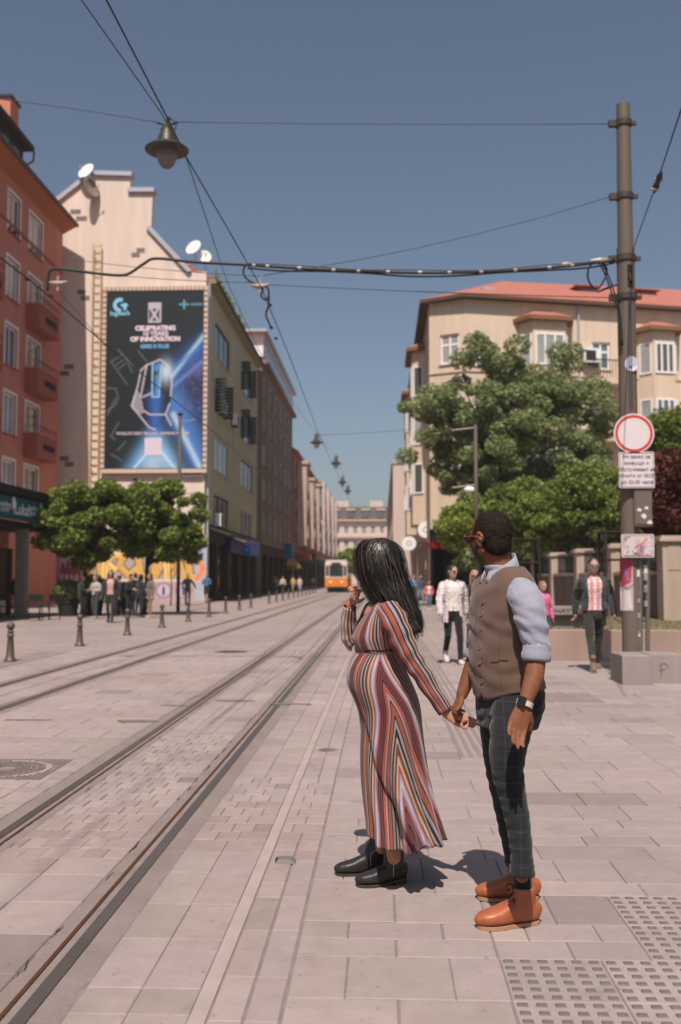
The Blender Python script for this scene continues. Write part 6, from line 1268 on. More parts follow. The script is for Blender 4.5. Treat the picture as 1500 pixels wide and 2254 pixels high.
g_ = G(1050, 1452); person('blond woman in dark clothes partly hidden behind the man in the waistcoat', (g_.x, g_.y + .3, 0), 1.66, FAR + .05, hair=('long', (150, 112, 84)), top=(52, 50, 46), legs=(40, 42, 44), shoes=(206, 200, 196), stride=.24, glasses=(40, 30, 28), vox=.010)
g_ = G(1312, 1477); rj, PJ = person('man in dark jacket and red checked shirt walking past the planter', (g_.x, g_.y + .05, 0), 1.84, FAR - .05, hair=('short', (58, 42, 32)), top=(62, 62, 66), inner=m_check, legs=(62, 58, 54), shoes=(120, 96, 80), stride=-.25, glasses=(70, 110, 130), vox=.010, girth=1.05)
mb = MB(); limb(mb, [PJ(.10, .12, 1.44), PJ(.13, .13, 1.3), PJ(.05, .17, 1.1)], [.018, .02, .018], 8); limb(mb, [PJ(.10, -.12, 1.44), PJ(.13, -.13, 1.3), PJ(.05, -.17, 1.1)], [.018, .02, .018], 8); limb(mb, [PJ(-.2, 0, 1.1), PJ(-.22, 0, 1.25), PJ(-.2, 0, 1.4)], [(.15, .07), (.16, .09), (.13, .07)], 14, (1, 0, 0)); remesh(mb, 'backpack', fabric('backpack_cloth', lin(96, 94, 84, .7)), rj, .012, 3)
c_ = U(1197, 1390, 19.2); person('young girl in a pink top carrying a doll, walking by the planter', (c_.x, 19.3, 0), 1.45, FAR + .5, hair=('pony', (140, 100, 70)), top=(222, 110, 160), legs=(60, 62, 70), shoes=(220, 150, 160), stride=.1, arms='bagarm', vox=.012)
c_ = U(1345, 1290, 23); person('person in dark clothes half hidden behind the pole and posters', (5.75, 22.9, zpl - .06), 1.65, FAR + .8, hair=('long', (90, 50, 40)), top=(196, 92, 110), legs=(50, 50, 56), stride=.05, vox=.014)
# right background group by the shops
for px, py, h, yw, kw, lb_ in ((910, 1334, 1.72, FAR + .9, dict(top=(112, 150, 190), legs=(84, 84, 92), arms='phone', hair=('short', (60, 40, 30))), 'person in a light blue jacket holding a phone near the shops'), (926, 1334, 1.68, FAR + .4, dict(top=(70, 84, 110), legs=(120, 130, 150), hair=('long', (50, 36, 28))), 'person in navy top and light jeans beside the blue jacket'), (945, 1342, 1.36, FAR + .1, dict(top=(226, 96, 92), inner=(220, 206, 204), legs=(104, 120, 140), shoes=(230, 220, 216), hair=('long', (96, 66, 46)), arms='pocket', stride=.02), 'child in a coral jacket and jeans standing by the shops')):
    g_ = G(px, py); person(lb_, (g_.x, g_.y, 0), h, yw, vox=.016, group='people by the right-hand shops', **kw)
# left background group
LG = 'people on the left pavement'
for px, py, h, yw, kw, lb_ in (
    (243, 1371, 1.78, FAR + .1, dict(top=(52, 54, 50), inner=(206, 160, 152), legs=(56, 50, 44), shoes=(40, 36, 34), hair=('long', (38, 28, 24)), stride=.1, coat=.3), 'woman in a long dark cardigan and pink top walking towards the camera'),
    (283, 1361, 1.66, FAR + 1.2, dict(top=(40, 40, 42), legs=(34, 34, 38), shoes=(120, 124, 130), hair=('bun', (24, 20, 18)), arms='phone', stride=.03, lean=.12), 'person in black bending forward under the maple'),
    (309, 1360, 1.66, FAR + 2.4, dict(top=(44, 48, 58), legs=(40, 42, 50), shoes=(60, 60, 64), hair=('long', (22, 20, 20)), stride=.06), 'person in dark navy turned away beside the tree trunk'),
    (331, 1360, 1.7, FAR - .9, dict(top=(120, 110, 98), legs=(150, 124, 104), shoes=(206, 160, 130), hair=('long', (90, 56, 40)), arms='bagarm', stride=.02, coat=.25), 'woman in a grey-brown coat with a tan bag by the trunk'),
    (210, 1362, 1.62, FAR - .5, dict(top=(176, 168, 168), legs=(70, 72, 76), shoes=(150, 156, 160), hair=('short', (110, 70, 60)), stride=.02, arms='phone'), 'person in a pale grey top standing in the maple shade'),
    (413, 1334, 1.78, FAR + .3, dict(top=(34, 34, 36), legs=(38, 40, 44), shoes=(50, 48, 48), hair=('short', (26, 22, 20)), stride=.14, arms='wide'), 'man in black printed T-shirt and trousers walking by the graffiti'),
    (455, 1328, 1.8, FAR - .2, dict(top=(70, 104, 150), legs=(44, 42, 42), shoes=(80, 70, 66), hair=('short', (120, 84, 66)), stride=.12, arms='phone', shorts=True), 'man in blue hoodie and dark shorts beside the shop corner'),
    (36, 1358, 1.78, FAR + 2.6, dict(top=(22, 24, 26), legs=(22, 24, 26), shoes=(26, 26, 28), hair=('short', (18, 16, 16)), stride=.05), 'dark silhouetted person by the pavilion column'),
    (606, 1309, 1.75, FAR + .4, dict(top=(90, 86, 84), legs=(46, 46, 50), stride=.1), 'person in grey far down the left pavement'),
    (623, 1308, 1.72, FAR, dict(top=(214, 190, 180), legs=(46, 46, 54), stride=.1), 'person in a cream jacket far down the left pavement'),
    (645, 1305, 1.72, FAR - .5, dict(top=(220, 186, 110), legs=(150, 140, 140), stride=.12), 'person in yellow far down the left pavement'),
    (660, 1303, 1.7, FAR + .2, dict(top=(220, 206, 204), legs=(200, 186, 190), hair=('short', (120, 60, 50)), stride=.12), 'person in white beside the one in yellow'),
    (690, 1297, 1.75, FAR, dict(top=(206, 190, 160), legs=(110, 100, 90), stride=.1), 'farthest person near the tram in a beige top')):
    g_ = G(px, py); person(lb_, (g_.x, g_.y, 0), h, yw, vox=.016 if py > 1320 else .03, group=LG, **kw)
# ------------------------------------------------------------------ the couple
def interp(keys, n):   # keys: rows of numbers, first column is the parameter
    K = np.array(keys, float); t_ = np.linspace(K[0, 0], K[-1, 0], n); out = [t_]
    for j in range(1, K.shape[1]):
        x, y = K[:, 0], K[:, j]; m_ = np.gradient(y, x); i = np.clip(np.searchsorted(x, t_) - 1, 0, len(x) - 2); h_ = x[i + 1] - x[i]; s_ = (t_ - x[i]) / h_
        out.append((2 * s_ ** 3 - 3 * s_ ** 2 + 1) * y[i] + (s_ ** 3 - 2 * s_ ** 2 + s_) * h_ * m_[i] + (-2 * s_ ** 3 + 3 * s_ ** 2) * y[i + 1] + (s_ ** 3 - s_ ** 2) * h_ * m_[i + 1])
    return np.stack(out, 1)
# ---- man
YM = 4.5; MN = thing('person', 'man in brown waistcoat, rolled blue shirt sleeves and checked trousers, looking back down the street', 'person', (.57, YM, 0))
fM = Vector((-.906, -.423, 0)); lM = Vector((.423, -.906, 0)); UP = Vector((0, 0, 1))
sk_m = skin('brown_skin', lin(156, 100, 74, .58))
fH = Vector((-math.cos(R(48)), math.sin(R(48)), -.03)).normalized()
b = MB(); HCm = U(1077, 1183, YM); hpM = head(b, HCm, fH, (0, 0, 1), .97)
limb(b, [U(1104, 1290, YM), U(1100, 1250, YM), U(1093, 1215, YM)], [.072, .060, .058], 16)
limb(b, [U(1114, 1560, YM), U(1112, 1500, YM), U(1108, 1400, YM), U(1106, 1310, YM)], [.07, .08, .085, .10], 14)
shl, shr = U(1146, 1296, YM - .17), U(1072, 1296, YM + .17)
limb(b, [shl, U(1170, 1365, 4.26), U(1183, 1437, 4.24), U(1176, 1490, 4.21), U(1165, 1523, 4.185), U(1156, 1547, 4.17)], [.05, .05, .041, .042, .034, .028], 14)
wL = U(1154, 1552, 4.165); hand(b, wL, U(1138, 1605, 4.15) - wL, Vector((.15, -1, .1)), 1.1, side=-1, curl=(14, 24, 20))
limb(b, [shr, U(1056, 1370, 4.74), U(1050, 1436, 4.80), U(1030, 1495, 4.79), U(1017, 1530, 4.775)], [.05, .05, .040, .036, .028], 14)
wR = U(1015, 1534, 4.77); hand(b, wR, U(1003, 1565, 4.755) - wR, Vector((.75, .35, .25)), .95, side=1, curl=(35, 55, 45))
for xs_, Yl in (((1132, 1117, 1150), 4.33), ((1103, 1098, 1135), 4.66)): limb(b, [U(xs_[0] - (10 if Yl < 4.5 else -8), 1560, Yl + (.07 if Yl < 4.5 else -.02)), U(xs_[1], 1690, Yl + .015), U(xs_[2], 1930, Yl + .015)], [.045, .034, .030], 12)
bodyM = remesh(b, 'body', sk_m, MN, .0055, 5)
# skin tone zones: stubble on the jaw
def zone_attr(o, P, f, up, fn):
    me = o.data; n = len(me.vertices); co = np.empty(n * 3, np.float32); me.vertices.foreach_get('co', co); co = co.reshape(-1, 3)
    l = Vector(up).cross(Vector(f)).normalized(); u2 = Vector(f).cross(l); d = co - np.array(P); X = d @ np.array(f); Y = d @ np.array(l); Z = d @ np.array(u2)
    at = me.attributes.new('zone', 'FLOAT', 'POINT'); at.data.foreach_set('value', fn(X, Y, Z).astype(np.float32))
zone_attr(bodyM, HCm, fH, UP, lambda X, Y, Z: np.clip((-.028 - Z) / .012, 0, 1) * np.clip((X - .0) / .015, 0, 1) * np.clip((Z + .13) / .02, 0, 1))
t = NT('brown_skin_stubble'); za = t.n('Attribute', attribute_name='zone'); n = t.noise(30, 4); c = t.mix(n, lin(142, 88, 62, .5), lin(170, 112, 82, .58)); c = t.mix(t.math('MULTIPLY', za.outputs['Fac'], t.math('MULTIPLY_ADD', t.noise(500, 2), .5, .55)), c, (.02, .016, .014)); t.set(Base_Color=c, Roughness=.58, Specular_IOR_Level=.25, Subsurface_Weight=.08, Subsurface_Radius=(.012, .005, .003)); t.bump(t.noise(260, 3), .12, .002); bodyM.data.materials[0] = t.m
for s_ in (-1, 1):
    lh = UP.cross(fH).normalized(); e_ = MB(); ell(e_, hpM(.083, s_ * .031, .002), fH * .011, lh * .013, UP * .010, 10, 6); e_.build('eye', mat('eye_dark', (.05, .04, .035), .2), MN, True)
# hair: thin on the crown, cropped at the sides
hm = MB(); lh = UP.cross(fH).normalized(); ell(hm, hpM(-.020, 0, .030), fH * .0945, lh * .0785, UP * .0905, 24, 14); ell(hm, hpM(-.052, 0, -.022), fH * .054, lh * .064, UP * .066, 18, 10)
hairM = remesh(hm, 'hair', mat('cropped_hair', lin(52, 42, 36), .9, .5, 25, .8, 350, spec=.08), MN, .005, 12, .0012, 300, 2)
def strands_on(o, cnt, ln, rad, m, name, flow, parent, seed=1):
    me = o.data; n = len(me.vertices); co = np.empty(n * 3, np.float32); no = np.empty(n * 3, np.float32); me.vertices.foreach_get('co', co); me.vertices.foreach_get('normal', no); co = co.reshape(-1, 3); no = no.reshape(-1, 3)
    g = np.random.default_rng(seed); i = g.integers(0, n, cnt); p = co[i] + g.normal(size=(cnt, 3)) * .002; d = no[i] * .55 + np.array(flow) + g.normal(size=(cnt, 3)) * .35; d /= np.linalg.norm(d, axis=1)[:, None]; s_ = np.cross(d, no[i]); s_ /= np.linalg.norm(s_, axis=1)[:, None] + 1e-6
    L_ = ln * g.uniform(.5, 1.2, (cnt, 1)); V = np.stack([p - s_ * rad, p + s_ * rad, p + d * L_], 1).reshape(-1, 3); F_ = np.arange(cnt * 3).reshape(-1, 3)
    mm = bpy.data.meshes.new(name); mm.from_pydata(V.tolist(), [], F_.tolist()); mm.materials.append(m); q = link(name, mm, parent); q['kind'] = 'stuff'; return q
strands_on(hairM, 14000, .009, .0010, mat('grey_flecked_hair', lin(50, 43, 38), .8, .6, 60, 0, spec=.12), 'short_strands', (.3, -.2, -.5), hairM)
# spectacles
sg_ = MB()
for s_ in (-1, 1): sg_.rings([[hpM(.104 + x_, s_ * .034 + r_ * math.cos(a_), -.002 + r_ * .9 * math.sin(a_)) for a_ in np.linspace(0, 2 * math.pi, 20, endpoint=False)] for r_, x_ in ((.025, .0), (.0255, .002), (.0265, .001), (.025, -.001))], cap=False)
sg_.tube([hpM(.106, .010, .006), hpM(.108, 0, .009), hpM(.106, -.010, .006)], .0016, 6)
for s_ in (-1, 1): sg_.tube([hpM(.104, s_ * .058, .006), hpM(.09, s_ * .072, .007), hpM(.02, s_ * .086, .006), hpM(-.02, s_ * .089, -.002), hpM(-.04, s_ * .086, -.022)], .0019, 6)
sgo = sg_.build('spectacles', mat('gold_wire', lin(196, 160, 120, .8), .3, .05, 5, 0, metal=.8), MN, True)
for s_ in (-1, 1): q_ = MB(); q_.rings([[hpM(.104 + x_, s_ * .034 + .0245 * math.cos(a_), -.002 + .022 * math.sin(a_)) for a_ in np.linspace(0, 2 * math.pi, 20, endpoint=False)] for x_ in (0, .0015)]); q_.build('lens', glass('dark_lens', (.03, .022, .02), .05), sgo)
# shirt
m_shirt = fabric('blue_chambray', lin(164, 163, 178, .70), .9, 1400, .16)
b = MB(); 
TS = [(1525, 1122, .180, .125), (1480, 1113, .178, .132), (1440, 1109, .176, .130), (1390, 1109, .182, .122), (1340, 1109, .194, .118), (1300, 1109, .190, .108), (1275, 1108, .150, .090), (1262, 1105, .108, .092), (1246, 1102, .088, .086)]
def torso_rings(keys, g=0, n=28, pw=2.35): return [ringpts(U(cx, py, YM), lM, fM, hw + g, hd + g, n, pw) for py, cx, hw, hd in keys]
b.rings(torso_rings(TS, -.022))
limb(b, [U(1148, 1298, 4.33), U(1158, 1322, 4.29), U(1167, 1350, 4.265), U(1172, 1380, 4.25), U(1180, 1408, 4.245), U(1184, 1432, 4.24)], [.064, .073, .071, .065, .058, .054], 18)
limb(b, [U(1078, 1292, YM + .15), U(1058, 1365, 4.72), U(1052, 1425, 4.79)], [.074, .066, .054], 16)
shirtM = remesh(b, 'shirt', m_shirt, MN, .006, 2, .009, 115, 11, (.1, .1, 1))
# rolled cuffs
def cuff(p0, p1, r0, m, par, name='rolled_cuff'):
    mb = MB(); p0, p1 = Vector(p0), Vector(p1); d = (p1 - p0)
    prof_ = [(r0 * .90, .02), (r0 * 1.03, -.02), (r0 * 1.09, .18), (r0 * 1.07, .42), (r0 * 1.13, .55), (r0 * 1.13, .85), (r0 * 1.08, 1.0), (r0 * .94, 1.03), (r0 * .88, .9)]
    a = d.normalized().cross(Vector((0, 1, 0))).normalized(); c_ = d.normalized().cross(a)
    mb.rings([[p0 + d * t_ + (a * math.cos(2 * math.pi * k / 28) + c_ * math.sin(2 * math.pi * k / 28)) * (r_ + .002 * math.sin(3 * k + t_ * 5)) for k in range(28)] for r_, t_ in prof_], cap=False); return mb.build(name, m, par, True)
cuff(U(1182, 1418, 4.243), U(1180, 1455, 4.235), .054, m_shirt, shirtM); cuff(U(1053, 1415, 4.785), U(1047, 1448, 4.80), .051, m_shirt, shirtM)
# collar: stand band and folded leaf
mb = MB(); cn = U(1101, 1250, YM); n = 30; ax_ = Vector((-.15, 0, 1)).normalized()
def cring(r_, z_, tilt): return [cn + (lM * math.cos(a_) * r_ * 1.02 + fM * math.sin(a_) * r_) + UP * (z_ + tilt * (-math.sin(a_))) for a_ in [math.pi / 2 + .22 + (2 * math.pi - .44) * k / (n - 1) for k in range(n)]]
mb.rings([cring(.068, -.05, .035), cring(.067, .022, .042), cring(.070, .026, .042), cring(.080, -.005, .038), cring(.092, -.038, .030), cring(.088, -.040, .030), cring(.074, .005, .035)], cap=False, closed=False)
co_ = mb.build('collar', m_shirt, shirtM, True); md = co_.modifiers.new('t', 'SOLIDIFY'); md.thickness = .003
# waistcoat
m_vest = fabric('brown_wool', lin(120, 94, 82, .62), .9, 1600, .14)
def vest_keys(): return interp([(0, 1514, 1120, .186, .137), (.13, 1480, 1114, .181, .139), (.3, 1440, 1110, .179, .136), (.48, 1390, 1110, .186, .129), (.66, 1345, 1110, .196, .125), (.8, 1310, 1110, .192, .117), (.9, 1283, 1109, .180, .108), (.96, 1264, 1108, .152, .094), (1.0, 1248, 1106, .112, .080)], 56)
VK = vest_keys(); nv = 72; VR = []
for i, (tt, py, cx, hw, hd) in enumerate(VK):
    base = ringpts(U(cx, py, YM), lM, fM, hw, hd, nv, 2.35); ring_ = []
    for k, p in enumerate(base):
        a_ = 2 * math.pi * k / nv; fr = math.sin(a_)     # +1 at the front
        dip = (-.045 * max(0, fr) ** 3 * (1 if abs(math.cos(a_)) > .08 else .55) + .012 * max(0, -fr)) * max(0, 1 - tt / .22)
        vn = -.045 * max(0, fr) ** 4 * max(0, (tt - .82) / .18)        # V neck drops in front
        w_ = .0035 * math.sin(14 * tt * 3 + 2.5 * math.sin(a_ * 2) + 3 * math.cos(a_)) * (math.exp(-((tt - .5) / .14) ** 2) + 1.0 * math.exp(-((tt - .12) / .1) ** 2)) + .002 * math.sin(23 * tt + 5 * a_)
        out_ = (p - U(cx, py, YM)).normalized(); ring_.append(p + UP * (dip + vn) + out_ * w_)
    VR.append(ring_)
mb = MB(); mb.rings(VR, cap=False); ve = mb.build('waistcoat', m_vest, MN, True); md = ve.modifiers.new('t', 'SOLIDIFY'); md.thickness = .006; md.offset = -.5
def vpt(t_, a_, g=.0):   # point on the waistcoat surface
    i = int(t_ * 55); k = a_ / (2 * math.pi) * nv; k0 = int(k) % nv; p = Vector(VR[i][k0]).lerp(Vector(VR[i][(k0 + 1) % nv]), k - int(k)); c_ = U(VK[i][2], VK[i][1], YM); return p + (p - c_).normalized() * g, (p - c_).normalized()
m_but = mat('horn_button', lin(150, 116, 90, .6), .35, .2, 80)
for t_ in (.12, .25, .38, .51, .64, .76):
    p, n_ = vpt(t_, math.pi / 2 + .10 - .18, .003); a = n_.cross(UP).normalized(); u_ = a.cross(n_); q = MB(); q.rings([[p + n_ * z_ + (a * math.cos(2 * math.pi * k / 14) + u_ * math.sin(2 * math.pi * k / 14)) * r_ for k in range(14)] for r_, z_ in ((.0095, -.003), (.0095, .002), (.0075, .0035), (.006, .002))]); q.build('button', m_but, ve)
m_seam = fabric('waistcoat_seam', lin(84, 62, 52, .6))
def vline(pts_, r_, m, nm, g=.001): MB().tube([vpt(t_, a_, g)[0] for t_, a_ in pts_], r_, 6).build(nm, m, ve, True)
vline([(.06 + .74 * k / 24, math.pi / 2 + .10) for k in range(25)], .0016, m_seam, 'front_edge'); vline([(.05 + .5 * k / 20, math.pi / 2 - .72) for k in range(21)], .0012, m_seam, 'dart_seam')
vline([(.265 + .02 * k / 8, math.pi / 2 - .48 - .55 * k / 8) for k in range(9)], .0045, m_seam, 'pocket_welt'); vline([(.03 + .01 * k, 0.15) for k in range(60)], .0012, m_seam, 'side_seam')
# armhole piping around the near shoulder
cA = U(1146, 1310, 4.36); 
# trousers
t = NT('checked_trousers'); p = t.pos(); sp = t.n('SeparateXYZ'); t.l(p, sp.inputs[0]); c = lin(47, 49, 51, .55); base_c = t.mix(t.noise(900, 2), tuple(x * .8 for x in c), tuple(x * 1.2 for x in c))
for ax, sc, off in ((0, 17, .2), (2, 15, .4)):
    v = t.math('FRACT', t.math('MULTIPLY_ADD', sp.outputs[ax], sc, off)); base_c = t.mix(t.math('MULTIPLY', t.math('LESS_THAN', v, .05), .13), base_c, lin(128, 128, 132, .7))
t.set(Base_Color=base_c, Roughness=.85, Specular_IOR_Level=.15, Sheen_Weight=.15); t.bump(t.noise(700, 2), .2, .002); m_trou = t.m
b = MB(); b.rings([ringpts(U(cx, py, YM), lM, fM, hw, hd, 24, 2.3) for py, cx, hw, hd in ((1600, 1117, .150, .118), (1560, 1121, .183, .128), (1525, 1123, .184, .130), (1496, 1121, .176, .126))])
limb(b, [U(1128, 1490, 4.45), U(1133, 1540, 4.41), U(1126, 1600, 4.37), U(1118, 1650, 4.34), U(1117, 1700, 4.33), U(1128, 1750, 4.325), U(1139, 1800, 4.32), U(1146, 1850, 4.31), U(1150, 1895, 4.305), U(1150, 1912, 4.305)], [.080, .095, .092, .080, .070, .060, .054, .049, .048, .046], 18)
limb(b, [U(1104, 1545, 4.60), U(1098, 1600, 4.62), U(1099, 1660, 4.64), U(1102, 1700, 4.65), U(1112, 1760, 4.66), U(1122, 1820, 4.67), U(1132, 1875, 4.68), U(1136, 1893, 4.68)], [.098, .088, .074, .066, .058, .052, .047, .046], 18)
tro = remesh(b, 'trousers', m_trou, MN, .006, 3, .0045, 95, 21, (.15, .1, 1))
for p0, p1, r_ in ((U(1150, 1902, 4.305), U(1150, 1926, 4.305), .047), (U(1135, 1880, 4.68), U(1137, 1900, 4.68), .046)): cuff(p0, p1, r_, m_trou, tro, 'turn_up')
# socks, shoes
m_sock = fabric('black_sock', lin(34, 34, 36, .7), .9, 500, .2)
t = NT('tan_leather'); n = t.noise(14, 5); t.set(Base_Color=t.mix(n, lin(150, 76, 44, .66), lin(200, 116, 74, .72)), Roughness=t.math('MULTIPLY_ADD', t.noise(40, 3), .25, .34), Specular_IOR_Level=.5); t.bump(t.noise(160, 4), .18, .002); m_tan = t.m
m_crepe = mat('crepe_sole', lin(186, 142, 108, .7), .85, .15, 40, .3, 200)
for (hx, hy), (tx_, ty_), (ax_, ay_), nm, sky_ in (((1184, 2031), (1054, 2044), (1152, 1962), 'near', 1925), ((1184, 1978), (1040, 1978), (1146, 1915), 'far', 1880)):
    he, to = G(hx, hy), G(tx_, ty_); to = he + (to - he).normalized() * .285; an_ = U(ax_, ay_, he.y - .0 + (to.y - he.y) * .25)
    limb_m = MB(); limb(limb_m, [Vector((an_.x, an_.y, .09)), Vector((an_.x, an_.y, .27))], [.042, .040], 16); limb_m.build('sock', m_sock, MN, True)
    so = shoe(MN, he, to, Vector((an_.x, an_.y, .160)), .050, m_tan, m_crepe, 1.10, .0, .005, .013)
    d = (to - he).normalized(); s_ = Vector((-d.y, d.x, 0)); L = .285
    m_lace = mat('lace', lin(60, 46, 40, .6), .9)
    for k in range(4):
        t_ = .50 - .065 * k; z_ = .092 + .020 * k; c_ = he + d * L * t_ + UP * (z_ + .008); MB().tube([c_ - s_ * .030 - UP * .012, c_ + UP * .004 - d * .004, c_ + s_ * .030 - UP * .012], .0030, 6).build('lace', m_lace, so)
    c_ = he + d * L * .33 + UP * .158; MB().tube(smooth([c_, c_ + d * .03 - s_ * .025 + UP * .01, c_ + d * .045 - s_ * .035 - UP * .02, c_ + d * .02 - s_ * .01 - UP * .005, c_ + d * .035 + s_ * .03 + UP * .005, c_ + d * .05 + s_ * .035 - UP * .025, c_], 4), .0028, 5).build('bow', m_lace, so, True)
    MB().tube([he + d * L * .40 + s_ * sg2 * .037 + UP * .05 for sg2 in (1, 1)] + [he + d * L * .44 + s_ * .036 + UP * .075, he + d * L * .36 + s_ * .042 + UP * .13], .0012, 5).build('facing_seam', m_seam, so)
# watch
wa, wb = U(1158, 1541, 4.172), U(1153, 1557, 4.165); dW = (wb - wa).normalized(); mb = MB(); aW = dW.cross(Vector((0, 1, 0))).normalized(); cW = dW.cross(aW); pc = (wa + wb) / 2
mb.rings([[pc + dW * t_ + (aW * math.cos(2 * math.pi * k / 24) * 1.06 + cW * math.sin(2 * math.pi * k / 24)) * r_ for k in range(24)] for r_, t_ in ((.030, -.011), (.0335, -.011), (.0335, .011), (.030, .011), (.030, -.011))], cap=False)
wt = mb.build('watch_strap', mat('pale_strap', lin(206, 190, 178, .8), .5, .05), MN, True); soft(wt)
nW = (Vector((-.55, -.83, .1))); nW = (nW - dW * nW.dot(dW)).normalized(); sW = nW.cross(dW); q = pc + nW * .031; mb = MB(); mb.rings([[q + nW * z_ + dW * x_ * .021 * k_ + sW * y_ * .018 * k_ for x_, y_ in ((-1, -.7), (-.7, -1), (.7, -1), (1, -.7), (1, .7), (.7, 1), (-.7, 1), (-1, .7))] for z_, k_ in ((-.004, 1), (.006, 1), (.009, .88))]); mb.build('watch_case', mat('watch_black', (.012, .012, .013), .15, .05, 5, 0, spec=.6), wt)

# ---- woman
YW = 5.0; WN = thing('person', 'long-haired pregnant woman in a striped ankle-length dress and black ankle boots, hand at her chin', 'person', (.02, YW, 0))
sk_w = skin('warm_skin', lin(204, 150, 122, .62))
fHw = Vector((-math.cos(R(52)), math.sin(R(52)), 0))
b = MB(); HCw = U(831, 1242, YW); hpW = head(b, HCw, fHw, UP, .92)
limb(b, [U(838, 1345, YW), U(838, 1312, YW), U(838, 1280, YW)], [.060, .050, .050], 14); limb(b, [U(840, 1500, YW), U(838, 1420, YW), U(838, 1350, YW)], [.09, .085, .085], 12)
limb(b, [U(858, 1350, 4.85), U(890, 1420, 4.82), U(927, 1480, 4.80), U(965, 1542, 4.785), U(984, 1569, 4.78)], [.04, .042, .036, .030, .023], 12)
wA = U(985, 1571, 4.78); hand(b, wA, U(1008, 1582, 4.77) - wA, Vector((.25, -1, .15)), .88, side=-1, curl=(10, 18, 14))
limb(b, [U(822, 1348, 5.14), U(792, 1395, 5.22), U(776, 1414, 5.24), U(770, 1370, 5.22), U(772, 1330, 5.19)], [.04, .038, .036, .030, .022], 12)
wB = U(772, 1328, 5.19); hand(b, wB, U(786, 1303, 5.165) - wB, Vector((-.75, -.6, .3)), .9, side=1, curl=(38, 62, 40))
hp_ = [U(792, 1302, 5.14), U(806, 1292, 5.10)]; limb(b, [U(782, 1306, 5.16), hp_[0], hp_[1]], [.011, .009, .0075], 9)
for xs_, Yl, pe in (((862, 850, 868), 4.93, 1890), ((842, 835, 842), 5.08, 1868)): limb(b, [U(xs_[0], 1560, Yl), U(xs_[1], 1720, Yl), U(xs_[1] + 6, 1800, Yl), U(xs_[2], pe, Yl)], [.08, .05, .047, .034], 12)
remesh(b, 'body', sk_w, WN, .0055, 4)
# dress
cols = [('coral', 16, (176, 90, 76)), (0, 5, (38, 38, 52)), (0, 12, (116, 60, 62)), (0, 4, (38, 38, 52)), (0, 11, (122, 64, 66)), (0, 5, (38, 38, 52)), (0, 11, (178, 92, 80)), (0, 8, (172, 160, 186)), (0, 7, (206, 198, 200)), (0, 7, (170, 160, 186)), (0, 9, (172, 90, 72)), (0, 11, (196, 172, 146)), (0, 15, (120, 74, 54)), (0, 8, (190, 166, 148)), (0, 11, (42, 44, 60)), (0, 12, (160, 152, 154)), (0, 5, (40, 40, 54)), (0, 18, (172, 92, 68)), (0, 5, (42, 42, 56)), (0, 11, (176, 150, 150))]
PER = sum(c_[1] for c_ in cols) / 1000 * 1.0;  acc = 0; stops = []
for _, w_, c_ in cols: stops.append((acc, lin(*c_, .62))); acc += w_ * 1.0 / 1000 / PER
t = NT('striped_knit'); at_ = t.n('Attribute', attribute_name='stripe'); fr = t.math('FRACT', at_.outputs['Fac']); c = t.ramp(fr, stops, 'CONSTANT'); n = t.noise(1300, 2); v = t.math('MULTIPLY_ADD', n, .3, .85); cc = t.n('CombineColor'); [t.l(v, cc.inputs[i]) for i in range(3)]
t.set(Base_Color=t.mix(1.0, c, cc.outputs[0], 'MULTIPLY'), Roughness=.8, Specular_IOR_Level=.2, Sheen_Weight=.15); t.bump(n, .15, .002); m_dress = t.m
DK = interp([(1316, 828, 862, .068), (1328, 822, 872, .13), (1342, 812, 881, .165), (1362, 797, 887, .172), (1385, 783, 889, .168), (1404, 776, 886, .162), (1420, 781, 880, .150), (1433, 786, 877, .146), (1446, 776, 883, .152), (1468, 766, 892, .165), (1490, 763, 902, .174), (1512, 767, 912, .180), (1535, 777, 921, .182), (1560, 787, 927, .180), (1590, 792, 930, .178), (1640, 793, 935, .178), (1700, 796, 944, .188), (1760, 803, 956, .204), (1800, 809, 967, .222), (1842, 813, 980, .240)], 110)
nd = 180; VV = []; SS = []
